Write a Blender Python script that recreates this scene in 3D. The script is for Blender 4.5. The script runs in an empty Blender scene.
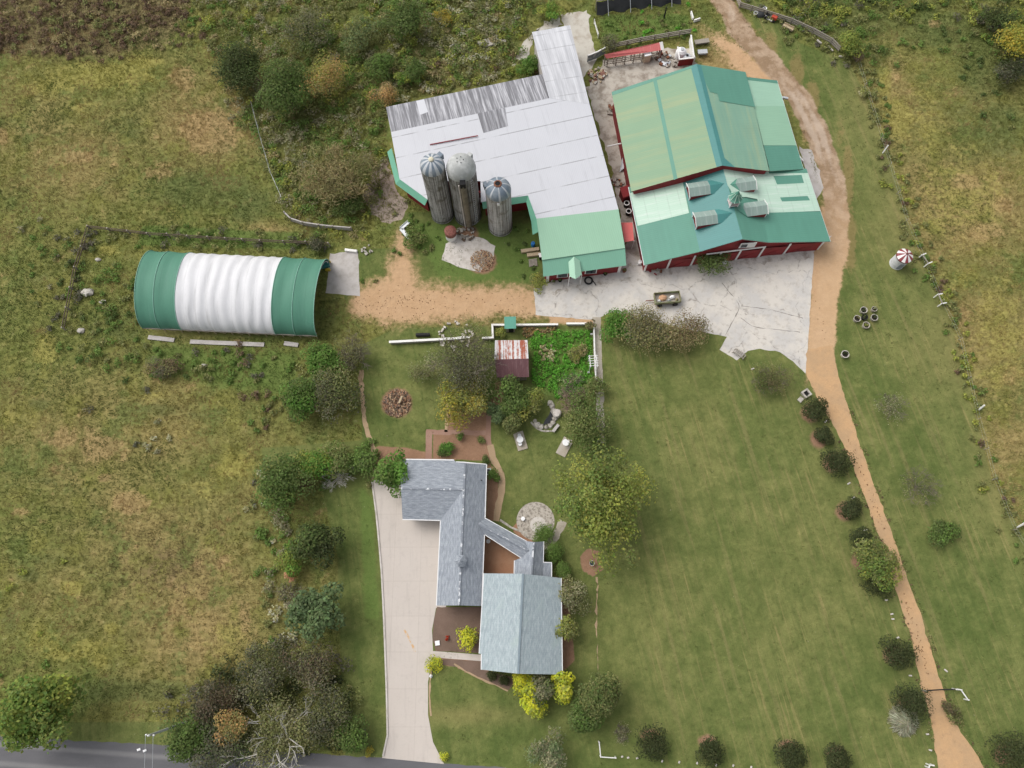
import bpy, math, random
import numpy as np
from mathutils import Vector
random.seed(7); RNG = np.random.default_rng(11)
SC = bpy.context.scene; COL = SC.collection
# ------------------------------------------------------------------ camera (drone, 93 m up, looking steeply down)
FPX, HCAM = 711.0, 93.0
TILT, ROLL = math.radians(17.1), math.radians(-3.7)
def _rx(a): return np.array([[1,0,0],[0,math.cos(a),-math.sin(a)],[0,math.sin(a),math.cos(a)]])
def _rz(a): return np.array([[math.cos(a),-math.sin(a),0],[math.sin(a),math.cos(a),0],[0,0,1]])
RC = _rx(TILT) @ _rz(ROLL); CP = np.array([0.0,0.0,HCAM])
def ray(px, py): return RC @ np.array([(px-512)/FPX, (384-py)/FPX, -1.0])
def P(px, py, z=0.0):
    d = ray(px, py); return CP + d*((z-HCAM)/d[2])          # survey point read off the photo, at height z
def plane3(a, b, c):
    A, B, C_ = P(*a), P(*b), P(*c); n = np.cross(B-A, C_-A); n /= np.linalg.norm(n)
    if n[2] < 0: n = -n
    return A, n
def onp(px, py, pl):
    d = ray(px, py); return CP + d*(np.dot(pl[0]-CP, pl[1])/np.dot(d, pl[1]))
def mpp(p): return float(-(RC.T @ (np.asarray(p)-CP))[2])/FPX      # metres per photo pixel at p
def to_px(xy):
    q = (np.column_stack([xy, np.zeros(len(xy))]) - CP) @ RC
    dz = np.where(-q[:,2] > 1, -q[:,2], 1.0)
    u, v = 512+FPX*q[:,0]/dz, 384-FPX*q[:,1]/dz
    bad = -q[:,2] <= 1
    u[bad] = 1e5; v[bad] = 1e5
    return u, v
cam = bpy.data.cameras.new('camera'); cam.sensor_fit = 'HORIZONTAL'; cam.sensor_width = 36
cam.lens = FPX*36/1024; cam.clip_start = 0.5; cam.clip_end = 6000
co = bpy.data.objects.new('camera', cam); COL.objects.link(co); SC.camera = co
co.location = (0,0,HCAM)
from mathutils import Matrix
co.rotation_euler = Matrix(RC.tolist()).to_euler()
# ------------------------------------------------------------------ scene tree helpers
def tag(o, label=None, cat=None, group=None, kind=None):
    if label: o['label'] = label
    if cat: o['category'] = cat
    if group: o['group'] = group
    if kind: o['kind'] = kind
    return o
def thing(name, label, cat, loc, group=None):
    o = bpy.data.objects.new(name, None); COL.objects.link(o); o.location = tuple(float(v) for v in loc); o.empty_display_size = .3
    return tag(o, label, cat, group)
def finish(me, name, mats, parent, loc):
    if not isinstance(mats, (list, tuple)): mats = [mats]
    for m in mats: me.materials.append(m)
    o = bpy.data.objects.new(name, me); COL.objects.link(o)
    if parent: o.parent = parent
    elif loc is not None: o.location = tuple(float(v) for v in loc)
    return o
def base_of(parent, loc):
    if parent is None: return np.array(loc if loc is not None else (0,0,0), float)
    b = np.zeros(3)
    while parent: b += np.array(parent.location); parent = parent.parent
    return b
class MB:
    def __init__(s): s.v=[]; s.f=[]; s.m=[]; s.uv=[]; s.sm=[]
    def face(s, pts, uv=None, m=0, smooth=False):
        i = len(s.v); s.v += [tuple(float(c) for c in p) for p in pts]; n = len(pts)
        s.f.append(tuple(range(i, i+n))); s.m.append(m); s.sm.append(smooth)
        s.uv += [(float(a),float(b)) for a,b in uv] if uv is not None else [(float(p[0]+p[1]*.3), float(p[2])) for p in pts]
    def grid(s, G, UV=None, m=0, smooth=True, closed=False):
        G = np.asarray(G, float); a, b = G.shape[:2]; i0 = len(s.v)
        s.v += [tuple(p) for p in G.reshape(-1,3)]
        bb = b if closed else b-1
        for i in range(a-1):
            for j in range(bb):
                j2 = (j+1) % b
                s.f.append((i0+i*b+j, i0+i*b+j2, i0+(i+1)*b+j2, i0+(i+1)*b+j))
                mm = m(i,j) if callable(m) else m
                s.m.append(mm); s.sm.append(smooth)
                if UV is None: s.uv += [(0,0)]*4
                else:
                    ju = j+1
                    s.uv += [UV[i][j], UV[i][ju if ju < len(UV[i]) else j2], UV[i+1][ju if ju < len(UV[i]) else j2], UV[i+1][j]]
    def box(s, c, d, rz=0.0, m=0, tilt=None):
        c = np.array(c, float); hx, hy, hz = [v/2 for v in d]; R_ = _rz(rz)
        if tilt is not None: R_ = R_ @ _rx(tilt)
        q = [c + R_ @ np.array([sx*hx, sy*hy, sz*hz]) for sz in (-1,1) for sy in (-1,1) for sx in (-1,1)]
        for a in ((0,2,3,1),(4,5,7,6),(0,1,5,4),(2,6,7,3),(0,4,6,2),(1,3,7,5)): s.face([q[k] for k in a], m=m)
    def beam(s, a, b, w, h, m=0):                       # box from a to b, w wide, h high
        a, b = np.array(a,float), np.array(b,float); d = b-a; L = np.linalg.norm(d); d = d/L
        side = np.cross(d, (0,0,1)); 
        side = np.array([1.,0,0]) if np.linalg.norm(side) < 1e-5 else side/np.linalg.norm(side)
        up = np.cross(side, d)
        q = [p + side*sx*w/2 + up*sz*h/2 for p in (a,b) for sz in (-1,1) for sx in (-1,1)]
        for k in ((0,1,3,2),(4,6,7,5),(0,4,5,1),(2,3,7,6),(0,2,6,4),(1,5,7,3)): s.face([q[i] for i in k], m=m)
    def tube(s, a, b, r0, r1=None, n=8, m=0, caps=True, smooth=True):
        r1 = r0 if r1 is None else r1
        a, b = np.array(a,float), np.array(b,float); d = b-a; L = np.linalg.norm(d)
        if L < 1e-6: return
        d = d/L; t = np.cross(d, (0,0,1)); t = np.array([1.,0,0]) if np.linalg.norm(t) < 1e-4 else t/np.linalg.norm(t); u = np.cross(d, t)
        A = [a + (t*math.cos(k*2*math.pi/n)+u*math.sin(k*2*math.pi/n))*r0 for k in range(n)]
        B = [b + (t*math.cos(k*2*math.pi/n)+u*math.sin(k*2*math.pi/n))*r1 for k in range(n)]
        s.grid([A,B], m=m, smooth=smooth, closed=True)
        if caps: s.face(A[::-1], m=m); s.face(B, m=m)
    def lathe(s, c, prof, n=32, m=0, smooth=False):       # prof: (r, z) pairs
        c = np.array(c, float); G=[]; UV=[]
        for r, z in prof:
            G.append([c + np.array([r*math.cos(k*2*math.pi/n), r*math.sin(k*2*math.pi/n), z]) for k in range(n)])
            UV.append([(k*2*math.pi/n*2.0, z) for k in range(n+1)])
        s.grid(G, UV, m=m, smooth=smooth, closed=True)
    def slab(s, pts, th, udir=None, m=0, ms=None):       # sloping sheet of thickness th; UV in metres
        pts = [np.array(p, float) for p in pts]; n = np.zeros(3)
        for i in range(len(pts)): n += np.cross(pts[i]-pts[0], pts[(i+1)%len(pts)]-pts[0])
        n /= np.linalg.norm(n)
        if n[2] < 0: pts = pts[::-1]; n = -n
        if udir is None: udir = np.cross((0,0,1), n)
        u = np.array(udir, float); u -= n*np.dot(u,n)
        u = np.array([1.,0,0]) if np.linalg.norm(u) < 1e-4 else u/np.linalg.norm(u)
        v = np.cross(n, u); o = pts[0]
        s.face(pts, [(np.dot(p-o,u), np.dot(p-o,v)) for p in pts], m=m)
        lo = [p - n*th for p in pts]; ms = m if ms is None else ms
        s.face(lo[::-1], m=ms)
        for i in range(len(pts)):
            j = (i+1) % len(pts); s.face([lo[i], lo[j], pts[j], pts[i]], m=ms)
    def build(s, name, mats, parent=None, loc=None):
        off = base_of(parent, loc); me = bpy.data.meshes.new(name)
        V = np.array(s.v, float) - off
        me.from_pydata(V.tolist(), [], s.f)
        me.polygons.foreach_set('material_index', s.m); me.polygons.foreach_set('use_smooth', s.sm)
        ul = me.uv_layers.new(name='UVMap'); ul.data.foreach_set('uv', np.array(s.uv, np.float32).ravel())
        me.update(); return finish(me, name, mats, parent, loc)
def cloud(name, verts, k, cols, mats, parent=None, loc=None):
    """mesh of many k-gons (k verts each, consecutive) with one colour per face"""
    off = base_of(parent, loc); V = (np.asarray(verts, np.float64) - off).astype(np.float32); nf = len(V)//k
    me = bpy.data.meshes.new(name); me.vertices.add(len(V)); me.vertices.foreach_set('co', V.ravel())
    me.loops.add(len(V)); me.loops.foreach_set('vertex_index', np.arange(len(V), dtype=np.int32))
    me.polygons.add(nf); me.polygons.foreach_set('loop_start', np.arange(0, len(V), k, dtype=np.int32))
    me.polygons.foreach_set('loop_total', np.full(nf, k, np.int32))
    at = me.attributes.new('Col', 'FLOAT_COLOR', 'POINT')
    c4 = np.ones((len(V),4), np.float32); c4[:,:3] = np.repeat(cols, k, axis=0); at.data.foreach_set('color', c4.ravel())
    me.update(calc_edges=True); return finish(me, name, mats, parent, loc)
# ------------------------------------------------------------------ node helpers
class NT:
    def __init__(s, name):
        s.mat = bpy.data.materials.new(name); s.mat.use_nodes = True; s.t = s.mat.node_tree; s.t.nodes.clear()
        s.out = s.n('ShaderNodeOutputMaterial'); s.b = s.n('ShaderNodeBsdfPrincipled'); s.l(s.b.outputs[0], s.out.inputs['Surface'])
    def n(s, t): return s.t.nodes.new(t)
    def l(s, a, b): s.t.links.new(a, b)
    def put(s, sock, v):
        if hasattr(v, 'is_linked') or hasattr(v, 'links'): s.l(v, sock)
        elif isinstance(v, (tuple, list)): sock.default_value = (*v, 1.0) if len(v) == 3 and sock.type == 'RGBA' else v
        else: sock.default_value = v
    def math(s, op, a, b=0.0, c=0.0, clamp=False):
        m = s.n('ShaderNodeMath'); m.operation = op; m.use_clamp = clamp
        s.put(m.inputs[0], a); s.put(m.inputs[1], b); s.put(m.inputs[2], c); return m.outputs[0]
    def mix(s, f, a, b, mode='MIX'):
        m = s.n('ShaderNodeMix'); m.data_type = 'RGBA'; m.blend_type = mode; m.clamp_factor = True
        s.put(m.inputs[0], f); s.put(m.inputs[6], a); s.put(m.inputs[7], b); return m.outputs[2]
    def sstep(s, lo, hi, x):
        m = s.n('ShaderNodeMapRange'); m.interpolation_type = 'SMOOTHSTEP'
        s.put(m.inputs[0], x); m.inputs[1].default_value = lo; m.inputs[2].default_value = hi; return m.outputs[0]
    def coord(s, which='Object', scale=(1,1,1), rot=0.0):
        t = s.n('ShaderNodeTexCoord'); m = s.n('ShaderNodeMapping'); s.l(t.outputs[which], m.inputs[0])
        m.inputs['Scale'].default_value = scale; m.inputs['Rotation'].default_value = (0,0,rot); return m.outputs[0]
    def noise(s, vec, scale, detail=4, rough=.55, dist=0.0):
        m = s.n('ShaderNodeTexNoise'); s.l(vec, m.inputs['Vector']); m.inputs['Scale'].default_value = scale
        m.inputs['Detail'].default_value = detail; m.inputs['Roughness'].default_value = rough; m.inputs['Distortion'].default_value = dist
        return m.outputs[0]
    def hsv(s, col, val):
        m = s.n('ShaderNodeHueSaturation'); s.put(m.inputs['Color'], col); s.put(m.inputs['Value'], val); return m.outputs[0]
    def gain(s, col, x, amt):                            # multiply by 1 + amt*(x-.5)*2
        return s.hsv(col, s.math('MULTIPLY_ADD', x, 2*amt, 1-amt))
    def bump(s, h, strength=.3, dist=.05):
        m = s.n('ShaderNodeBump'); m.inputs['Strength'].default_value = strength; m.inputs['Distance'].default_value = dist
        s.l(h, m.inputs['Height']); s.l(m.outputs[0], s.b.inputs['Normal'])
    def done(s, col, rough=.7, metal=0.0, spec=.3):
        s.put(s.b.inputs['Base Color'], col); s.put(s.b.inputs['Roughness'], rough); s.b.inputs['Metallic'].default_value = metal
        s.b.inputs['Specular IOR Level'].default_value = spec; return s.mat
def srgb(r, g, b): return tuple(((c/255)/12.92 if c/255 <= .04045 else ((c/255+.055)/1.055)**2.4) for c in (r,g,b))
def M_plain(name, col, rough=.65, scale=2.0, amt=.15, metal=0.0, fine=14.0, spec=.3):
    t = NT(name); v = t.coord(); a = t.noise(v, scale, 5); b = t.noise(v, fine, 3)
    c = t.gain(t.gain(col, a, amt), b, amt*.6); t.bump(b, .15, .02); return t.done(c, rough, metal, spec)
def M_worn(name, col, col2, scale=1.5, lo=.45, hi=.6, rough=.7, fine=10.0, amt=.15, metal=0.0, stretch=(1,1,1)):
    t = NT(name); v = t.coord(scale=stretch); a = t.noise(v, scale, 6, .65); b = t.noise(t.coord(), fine, 4)
    c = t.gain(t.mix(t.sstep(lo, hi, a), col, col2), b, amt); t.bump(b, .2, .03); return t.done(c, rough, metal)
def M_metalroof(name, col, col2=None, rib=.3, lap=0.0, ribamt=.08, stain=.12, lo=.5, hi=.75, rough=.5, lapdark=.3, sx=1.6, sy=.12):
    t = NT(name); uv = t.coord('UV'); sep = t.n('ShaderNodeSeparateXYZ'); t.l(uv, sep.inputs[0])
    st = t.noise(t.coord('UV', (sx, sy, 1)), 1.0, 6, .7); big = t.noise(uv, .25, 4); fine = t.noise(uv, 6, 3)
    c = col
    if col2 is not None: c = t.mix(t.sstep(lo, hi, st), col, col2)
    c = t.gain(t.gain(t.gain(c, st, stain), big, stain*.7), fine, .04)
    fr = t.math('FRACT', t.math('DIVIDE', sep.outputs[0], rib)); ridge = t.math('PINGPONG', fr, .5)
    c = t.hsv(c, t.math('MULTIPLY_ADD', t.sstep(0.0, .14, ridge), ribamt, 1-ribamt))
    if lap:
        fl = t.math('FRACT', t.math('DIVIDE', t.math('ADD', sep.outputs[1], 100*lap), lap))
        ln = t.math('MULTIPLY', t.math('LESS_THAN', fl, .14/lap), t.sstep(.33, .6, t.noise(t.coord('UV',(.5,.5,1)), 1.0, 3)))
        c = t.hsv(c, t.math('SUBTRACT', 1.0, t.math('MULTIPLY', ln, lapdark)))
    t.bump(ridge, .35, .03); return t.done(c, rough, 0.0, .4)
def M_shingle(name, col, col2, moss=None):
    t = NT(name); uv = t.coord('UV'); a = t.noise(t.coord('UV', (.9, 3.2, 1)), 1.3, 5, .7); b = t.noise(uv, 9, 3); big = t.noise(uv, .3, 5, .6)
    c = t.mix(t.sstep(.36, .66, a), col, col2); c = t.gain(t.gain(c, b, .12), big, .10)
    br = t.n('ShaderNodeTexBrick'); t.l(uv, br.inputs['Vector']); br.inputs['Scale'].default_value = 1.0
    br.inputs['Brick Width'].default_value = .5; br.inputs['Row Height'].default_value = .16; br.inputs['Mortar Size'].default_value = .012
    br.inputs['Color1'].default_value = (1,1,1,1); br.inputs['Color2'].default_value = (.84,.84,.85,1); br.inputs['Mortar'].default_value = (.72,.72,.74,1)
    c = t.mix(1.0, c, br.outputs['Color'], 'MULTIPLY')
    if moss: c = t.mix(t.math('MULTIPLY', t.sstep(.5, .72, big), .45), c, moss)
    t.bump(b, .3, .02); return t.done(c, .85, 0, .2)
def M_leaf(name, trans=.45):
    t = NT(name); at = t.n('ShaderNodeAttribute'); at.attribute_name = 'Col'
    nz = t.noise(t.coord(), 1.3, 3); c = t.gain(at.outputs['Color'], nz, .22)
    t.done(c, .75, 0, .15)
    tr = t.n('ShaderNodeBsdfTranslucent'); t.l(c, tr.inputs[0]); mx = t.n('ShaderNodeMixShader'); mx.inputs[0].default_value = trans
    t.l(t.b.outputs[0], mx.inputs[1]); t.l(tr.outputs[0], mx.inputs[2]); t.l(mx.outputs[0], t.out.inputs[0]); return t.mat
MT = {}
MT['leaf'] = M_leaf('leaf'); MT['blade'] = M_leaf('blade', .2)
MT['bark'] = M_plain('bark', (.12,.09,.065), .9, 4, .3); MT['palebark'] = M_plain('pale_bark', (.50,.475,.43), .9, 4, .25)
MT['greybark'] = M_plain('grey_bark', (.17,.14,.12), .9, 4, .25)
MT['white'] = M_worn('white_paint', (.78,.77,.74), (.60,.57,.52), 1.2, .5, .75)
MT['trim'] = M_plain('white_trim', (.74,.73,.71), .55, 1.5, .1)
MT['red'] = M_worn('barn_red', (.24,.028,.03), (.16,.025,.025), .8, .4, .7)
MT['redroof'] = M_plain('red_sheet', (.50,.10,.09), .55, 1.0, .15)
MT['dark'] = M_plain('dark_opening', (.012,.012,.013), .8)
MT['glass'] = M_plain('window_glass', (.03,.04,.05), .12, spec=.6)
MT['timber'] = M_plain('grey_timber', (.30,.27,.23), .85, 3, .25); MT['log'] = M_plain('tan_timber', (.45,.36,.24), .85, 3, .25)
MT['conc'] = M_worn('old_concrete', (.56,.52,.48), (.38,.34,.29), .9, .4, .75)
MT['greyconc'] = M_worn('grey_concrete', (.46,.43,.41), (.36,.33,.30), .7, .4, .7)
MT['galv'] = M_plain('galvanised_metal', (.52,.54,.56), .4, 1.0, .15, .35)
MT['rubber'] = M_plain('black_rubber', (.02,.02,.02), .7); MT['net'] = M_plain('black_netting', (.05,.052,.055), .85, 1.2, .4)
MT['stone'] = M_worn('pale_stone', (.48,.45,.40), (.28,.25,.21), 2.5, .4, .65)
MT['rust'] = M_worn('rust', (.25,.10,.05), (.14,.06,.035), 3, .4, .6)
MT['blue'] = M_plain('blue_plastic', (.02,.18,.50), .35, 2, .1); MT['soil'] = M_worn('soil', (.13,.09,.06), (.08,.06,.045), 2, .4, .65)
MT['plaster'] = M_plain('white_plastic', (.80,.80,.80), .4, 2, .06)
MT['siding'] = M_plain('pale_siding', (.55,.53,.49), .7, 1, .1); MT['brickwall'] = M_plain('brick_wall', (.22,.11,.08), .8, 3, .2)
MT['gutter'] = M_plain('white_gutter', (.72,.72,.72), .45, 2, .06)
# ------------------------------------------------------------------ land cover (measured on the survey photo, stored on the ground as soft masks)
def poly_sd(u, v, poly):
    pts = np.array(poly, float); d = np.full(u.shape, 1e9); ins = np.zeros(u.shape, bool)
    for i in range(len(pts)):
        (x0,y0), (x1,y1) = pts[i], pts[(i+1) % len(pts)]
        dx, dy = x1-x0, y1-y0; t = np.clip(((u-x0)*dx+(v-y0)*dy)/(dx*dx+dy*dy+1e-9), 0, 1)
        d = np.minimum(d, np.hypot(u-x0-t*dx, v-y0-t*dy))
        c = ((y0 > v) != (y1 > v)) & (u < dx*(v-y0)/(dy if dy else 1e-9)+x0); ins ^= c
    return np.where(ins, -d, d)
def inpoly(u, v, poly, soft): return np.clip(.5 - poly_sd(u, v, poly)/soft, 0, 1)
def blobs(u, v, lst):
    w = np.zeros(u.shape)
    for x, y, rx, ry, a in lst: w = np.maximum(w, a*np.exp(-.9*(((u-x)/rx)**2+((v-y)/ry)**2)))
    return w
def vnoise(x, y, s, seed):
    r = np.random.default_rng(seed).random((257,257)); X, Y = x/s+1000, y/s+1000
    i, j = np.floor(X).astype(int), np.floor(Y).astype(int); a, b = X-i, Y-j; a = a*a*(3-2*a); b = b*b*(3-2*b); i %= 256; j %= 256
    return (r[i,j]*(1-a)+r[i+1,j]*a)*(1-b)+(r[i,j+1]*(1-a)+r[i+1,j+1]*a)*b
def fnoise(x, y, s, seed): return .55*vnoise(x,y,s,seed)+.3*vnoise(x,y,s/2.1,seed+1)+.15*vnoise(x,y,s/4.3,seed+2)
MOWN = [[(730,-30),(800,43),(850,62),(888,150),(916,250),(945,305),(970,390),(992,480),(1030,545),(1050,820),(420,820),(384,757),(372,480),(362,440),(362,345),(395,328),(590,324),(690,330),(760,300),(830,215),(826,150),(775,70)],
        [(402,212),(545,212),(547,290),(430,288),(345,300),(336,250),(392,248)], [(262,448),(372,440),(386,757),(345,757),(340,640),(338,560),(318,470),(262,466)], [(55,722),(190,722),(190,765),(55,765)]]
DIRT = [([(352,290),(386,276),(398,232),(410,240),(420,284),(535,287),(545,318),(480,320),(385,326),(346,312)],24), ([(700,30),(740,40),(786,80),(792,104),(735,75)],26),
        ([(808,238),(822,200),(840,210),(848,250),(838,290),(834,335),(806,385)],14), ([(548,312),(600,319),(600,324),(548,325)],8)]
LUSH = [([(531,330),(592,329),(595,388),(568,400),(531,392)],6), ([(600,14),(690,14),(690,36),(600,44)],10), ([(140,225),(300,232),(300,250),(140,246)],10),
        ([(410,222),(540,222),(540,286),(440,284)],20), ([(358,480),(374,500),(380,620),(364,620)],16), ([(140,340),(300,350),(300,400),(230,390),(150,372)],40)]
MULCH = [([(433,433),(487,433),(492,461),(433,459)],4), ([(487,462),(497,470),(499,500),(497,522),(486,519)],3), ([(485,536),(521,557),(520,574),(484,574)],3),
         ([(376,446),(408,448),(425,452),(434,459),(404,460),(398,490),(374,478)],4), ([(447,405),(487,405),(487,434),(447,432)],8), ([(490,385),(503,380),(503,405),(490,405)],6),
         ([(436,657),(482,660),(490,672),(515,679),(510,690),(470,674),(454,666),(436,664)],3), ([(588,548),(600,552),(603,570),(593,577),(582,570),(580,556)],4),
         ([(555,680),(575,660),(566,576),(553,576),(556,700)],4)]
def cover(u, v, x, y):
    """mown, dry, dirt, brown, lush, mulch weights"""
    z = np.zeros(u.shape); mown = z.copy(); dirt = z.copy(); lush = z.copy(); mul = z.copy()
    for p in MOWN: mown = np.maximum(mown, inpoly(u, v, p, 7))
    for p, s in DIRT: dirt = np.maximum(dirt, inpoly(u, v, p, s))
    for p, s in LUSH: lush = np.maximum(lush, .9*inpoly(u, v, p, s))
    for p, s in MULCH: mul = np.maximum(mul, inpoly(u, v, p, s))
    mul = np.maximum(mul, blobs(u, v, [(397,403,15,14,1.3),(482,261,14,12,1.4),(467,236,14,14,.9)]+[(x_-5,y_+3,12,12,.85) for x_,y_ in ((815,410),(824,436),(837,460),(850,508),(866,556),(898,652),(910,703),(1008,752))]+[(x_-3,y_-10,13,9,.75) for x_,y_ in ((652,745),(710,751),(790,756),(838,762))]))
    dry = blobs(u, v, [(205,120,55,40,.9),(228,92,35,30,.7),(60,160,70,60,.55),(150,300,40,40,.1),(110,430,120,60,.6),(200,620,70,80,.95),(150,520,90,60,.6),(60,600,60,60,.35),(965,210,80,60,.95),(890,105,40,50,.6),(985,335,70,60,.7),(940,110,60,40,.4),(1010,450,30,70,.8),(245,330,10,10,.2),(268,230,22,10,.8),(460,715,60,10,.55),(640,560,200,160,.12),(700,430,40,120,.2),(800,560,120,140,.15),(430,62,60,30,.5)])
    brown = np.maximum(inpoly(u, v, [(-40,-40),(205,-40),(170,40),(110,58),(-40,52)], 26), blobs(u, v, [(165,565,60,40,.5),(235,640,45,40,.35),(490,10,40,14,.3),(140,345,50,30,.3),(285,375,40,30,.45),(10,720,25,14,.5),(440,0,60,20,.35),(870,520,30,60,.25)]))
    rust = blobs(u, v, [(212,132,32,24,1),(182,78,16,18,.8),(78,157,22,8,.8),(0,137,9,12,1),(160,170,30,14,.6),(235,105,14,14,.6),(62,438,26,14,.7),(100,447,26,16,.9),(132,503,20,12,1),(104,478,8,6,.9),(88,428,16,9,.6),(55,470,14,8,.6),(20,512,14,8,.6),(236,343,6,5,1),(128,585,40,30,.3),(968,182,24,10,.8),(985,232,30,14,.7),(945,160,16,8,.5),(1005,205,18,12,.7),(935,24,7,5,1),(897,75,10,20,.5),(965,320,12,30,.6),(1010,380,14,30,.5),(158,380,10,6,.6),(225,560,20,14,.6),(245,615,10,30,.6),(840,140,8,40,.5),(812,100,9,26,.9),(752,38,20,20,.6),(848,180,7,40,.9),(797,72,9,22,.9),(770,45,9,16,.8),(850,240,8,40,.9),(720,62,26,14,.9),(806,128,6,20,.9)])
    gold = blobs(u, v, [(100,75,60,16,.9),(140,62,30,10,.8),(50,85,40,20,.6),(112,628,9,7,1),(90,645,25,9,.8),(65,655,30,10,.7),(100,660,10,12,.8),(40,640,30,20,.6),(72,588,14,9,.9),(45,350,14,18,.9),(240,465,25,24,.7),(205,490,30,20,.5),(180,430,60,20,.4),(230,640,30,40,.6),(898,120,20,30,.8),(885,85,10,30,.7),(930,90,40,30,.4),(25,420,40,20,.5),(150,395,40,12,.5),(960,280,30,20,.5),(965,200,70,70,.6),(1000,340,40,90,.6),(930,120,40,60,.5),(880,165,8,14,1),(885,195,9,14,.9),(110,250,20,8,.6),(80,105,30,14,.5)])
    deep = blobs(u, v, [(400,50,150,80,.6),(300,120,60,90,.6),(870,10,100,40,.7),(205,190,60,24,.9),(250,205,30,24,.8),(120,330,70,50,.5),(40,270,40,40,.5),(20,380,40,16,.4),(130,130,22,22,.6),(60,560,60,12,.5),(30,575,14,10,.8),(985,60,40,50,.9),(1000,130,30,40,.8),(940,30,60,24,.8),(880,60,14,24,.6),(990,270,20,14,.5),(1010,300,14,60,.4),(130,690,110,14,.8),(10,620,14,20,.6),(40,405,16,9,.7),(45,480,26,10,.5),(200,415,40,10,.5),(280,640,24,60,.4),(160,410,26,10,.7),(955,110,40,20,.6),(300,340,50,40,.5)])
    cl = np.array([P(a,b)[:2] for a,b in LANEC]); d = np.full(u.shape, 1e9)
    for i in range(len(cl)-1):
        e = cl[i+1]-cl[i]; t_ = np.clip(((x-cl[i][0])*e[0]+(y-cl[i][1])*e[1])/np.dot(e,e), 0, 1); d = np.minimum(d, np.hypot(x-cl[i][0]-t_*e[0], y-cl[i][1]-t_*e[1]))
    d = d+1.0*(fnoise(x,y,3.5,501)-.5); lane = np.clip(1.05-(d/1.75)**2*.55, 0, 1)*(v < 400); track = np.exp(-((d-.5)/.6)**2)*(v < 420)*np.clip(fnoise(x,y,6,505)*2-.35,0,1)
    return mown, dry, dirt, brown, lush, mul, rust, gold, deep, lane, track
LANEC = [(712,-30),(722,0),(737,26),(758,50),(782,76),(803,104),(820,140),(833,180),(838,215),(835,255),(827,300),(821,345),(822,376),(832,405)]
def axis(lo, hi, step, far):
    core = np.arange(lo, hi+1e-6, step); g=[]; d = step
    while d < far: d *= 1.35; g.append(d)
    g = np.cumsum(g); return np.concatenate([(lo-g)[::-1], core, hi+g])
def make_ground():
    X = axis(-96, 100, .42, 500); Y = axis(-34, 122, .42, 500)
    gx, gy = np.meshgrid(X, Y, indexing='ij'); xy = np.column_stack([gx.ravel(), gy.ravel()]); u, v = to_px(xy)
    w = cover(u, v, xy[:,0], xy[:,1]); nx, ny = gx.shape
    idx = np.arange(nx*ny).reshape(nx, ny); F = np.stack([idx[:-1,:-1], idx[1:,:-1], idx[1:,1:], idx[:-1,1:]], -1).reshape(-1,4)
    me = bpy.data.meshes.new('ground'); me.vertices.add(nx*ny)
    me.vertices.foreach_set('co', np.column_stack([xy, np.zeros(nx*ny)]).astype(np.float32).ravel())
    me.loops.add(F.size); me.loops.foreach_set('vertex_index', F.ravel().astype(np.int32)); me.polygons.add(len(F))
    me.polygons.foreach_set('loop_start', np.arange(0, F.size, 4, dtype=np.int32)); me.polygons.foreach_set('loop_total', np.full(len(F), 4, np.int32))
    for nm, tri in (('CoverA', w[:3]), ('CoverB', w[3:6]), ('CoverC', w[6:9]), ('CoverD', (w[9], w[10], w[10]*0))):
        a = me.attributes.new(nm, 'FLOAT_COLOR', 'POINT'); c = np.ones((nx*ny,4), np.float32); c[:,:3] = np.stack(tri, -1); a.data.foreach_set('color', c.ravel())
    me.update(calc_edges=True)
    o = finish(me, 'ground', ground_mat(), None, (0,0,0)); tag(o, kind='structure')
STRIPE = math.atan2(*((P(680,560)-P(655,470))[[1,0]]))      # mowing direction on the lawn
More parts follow.
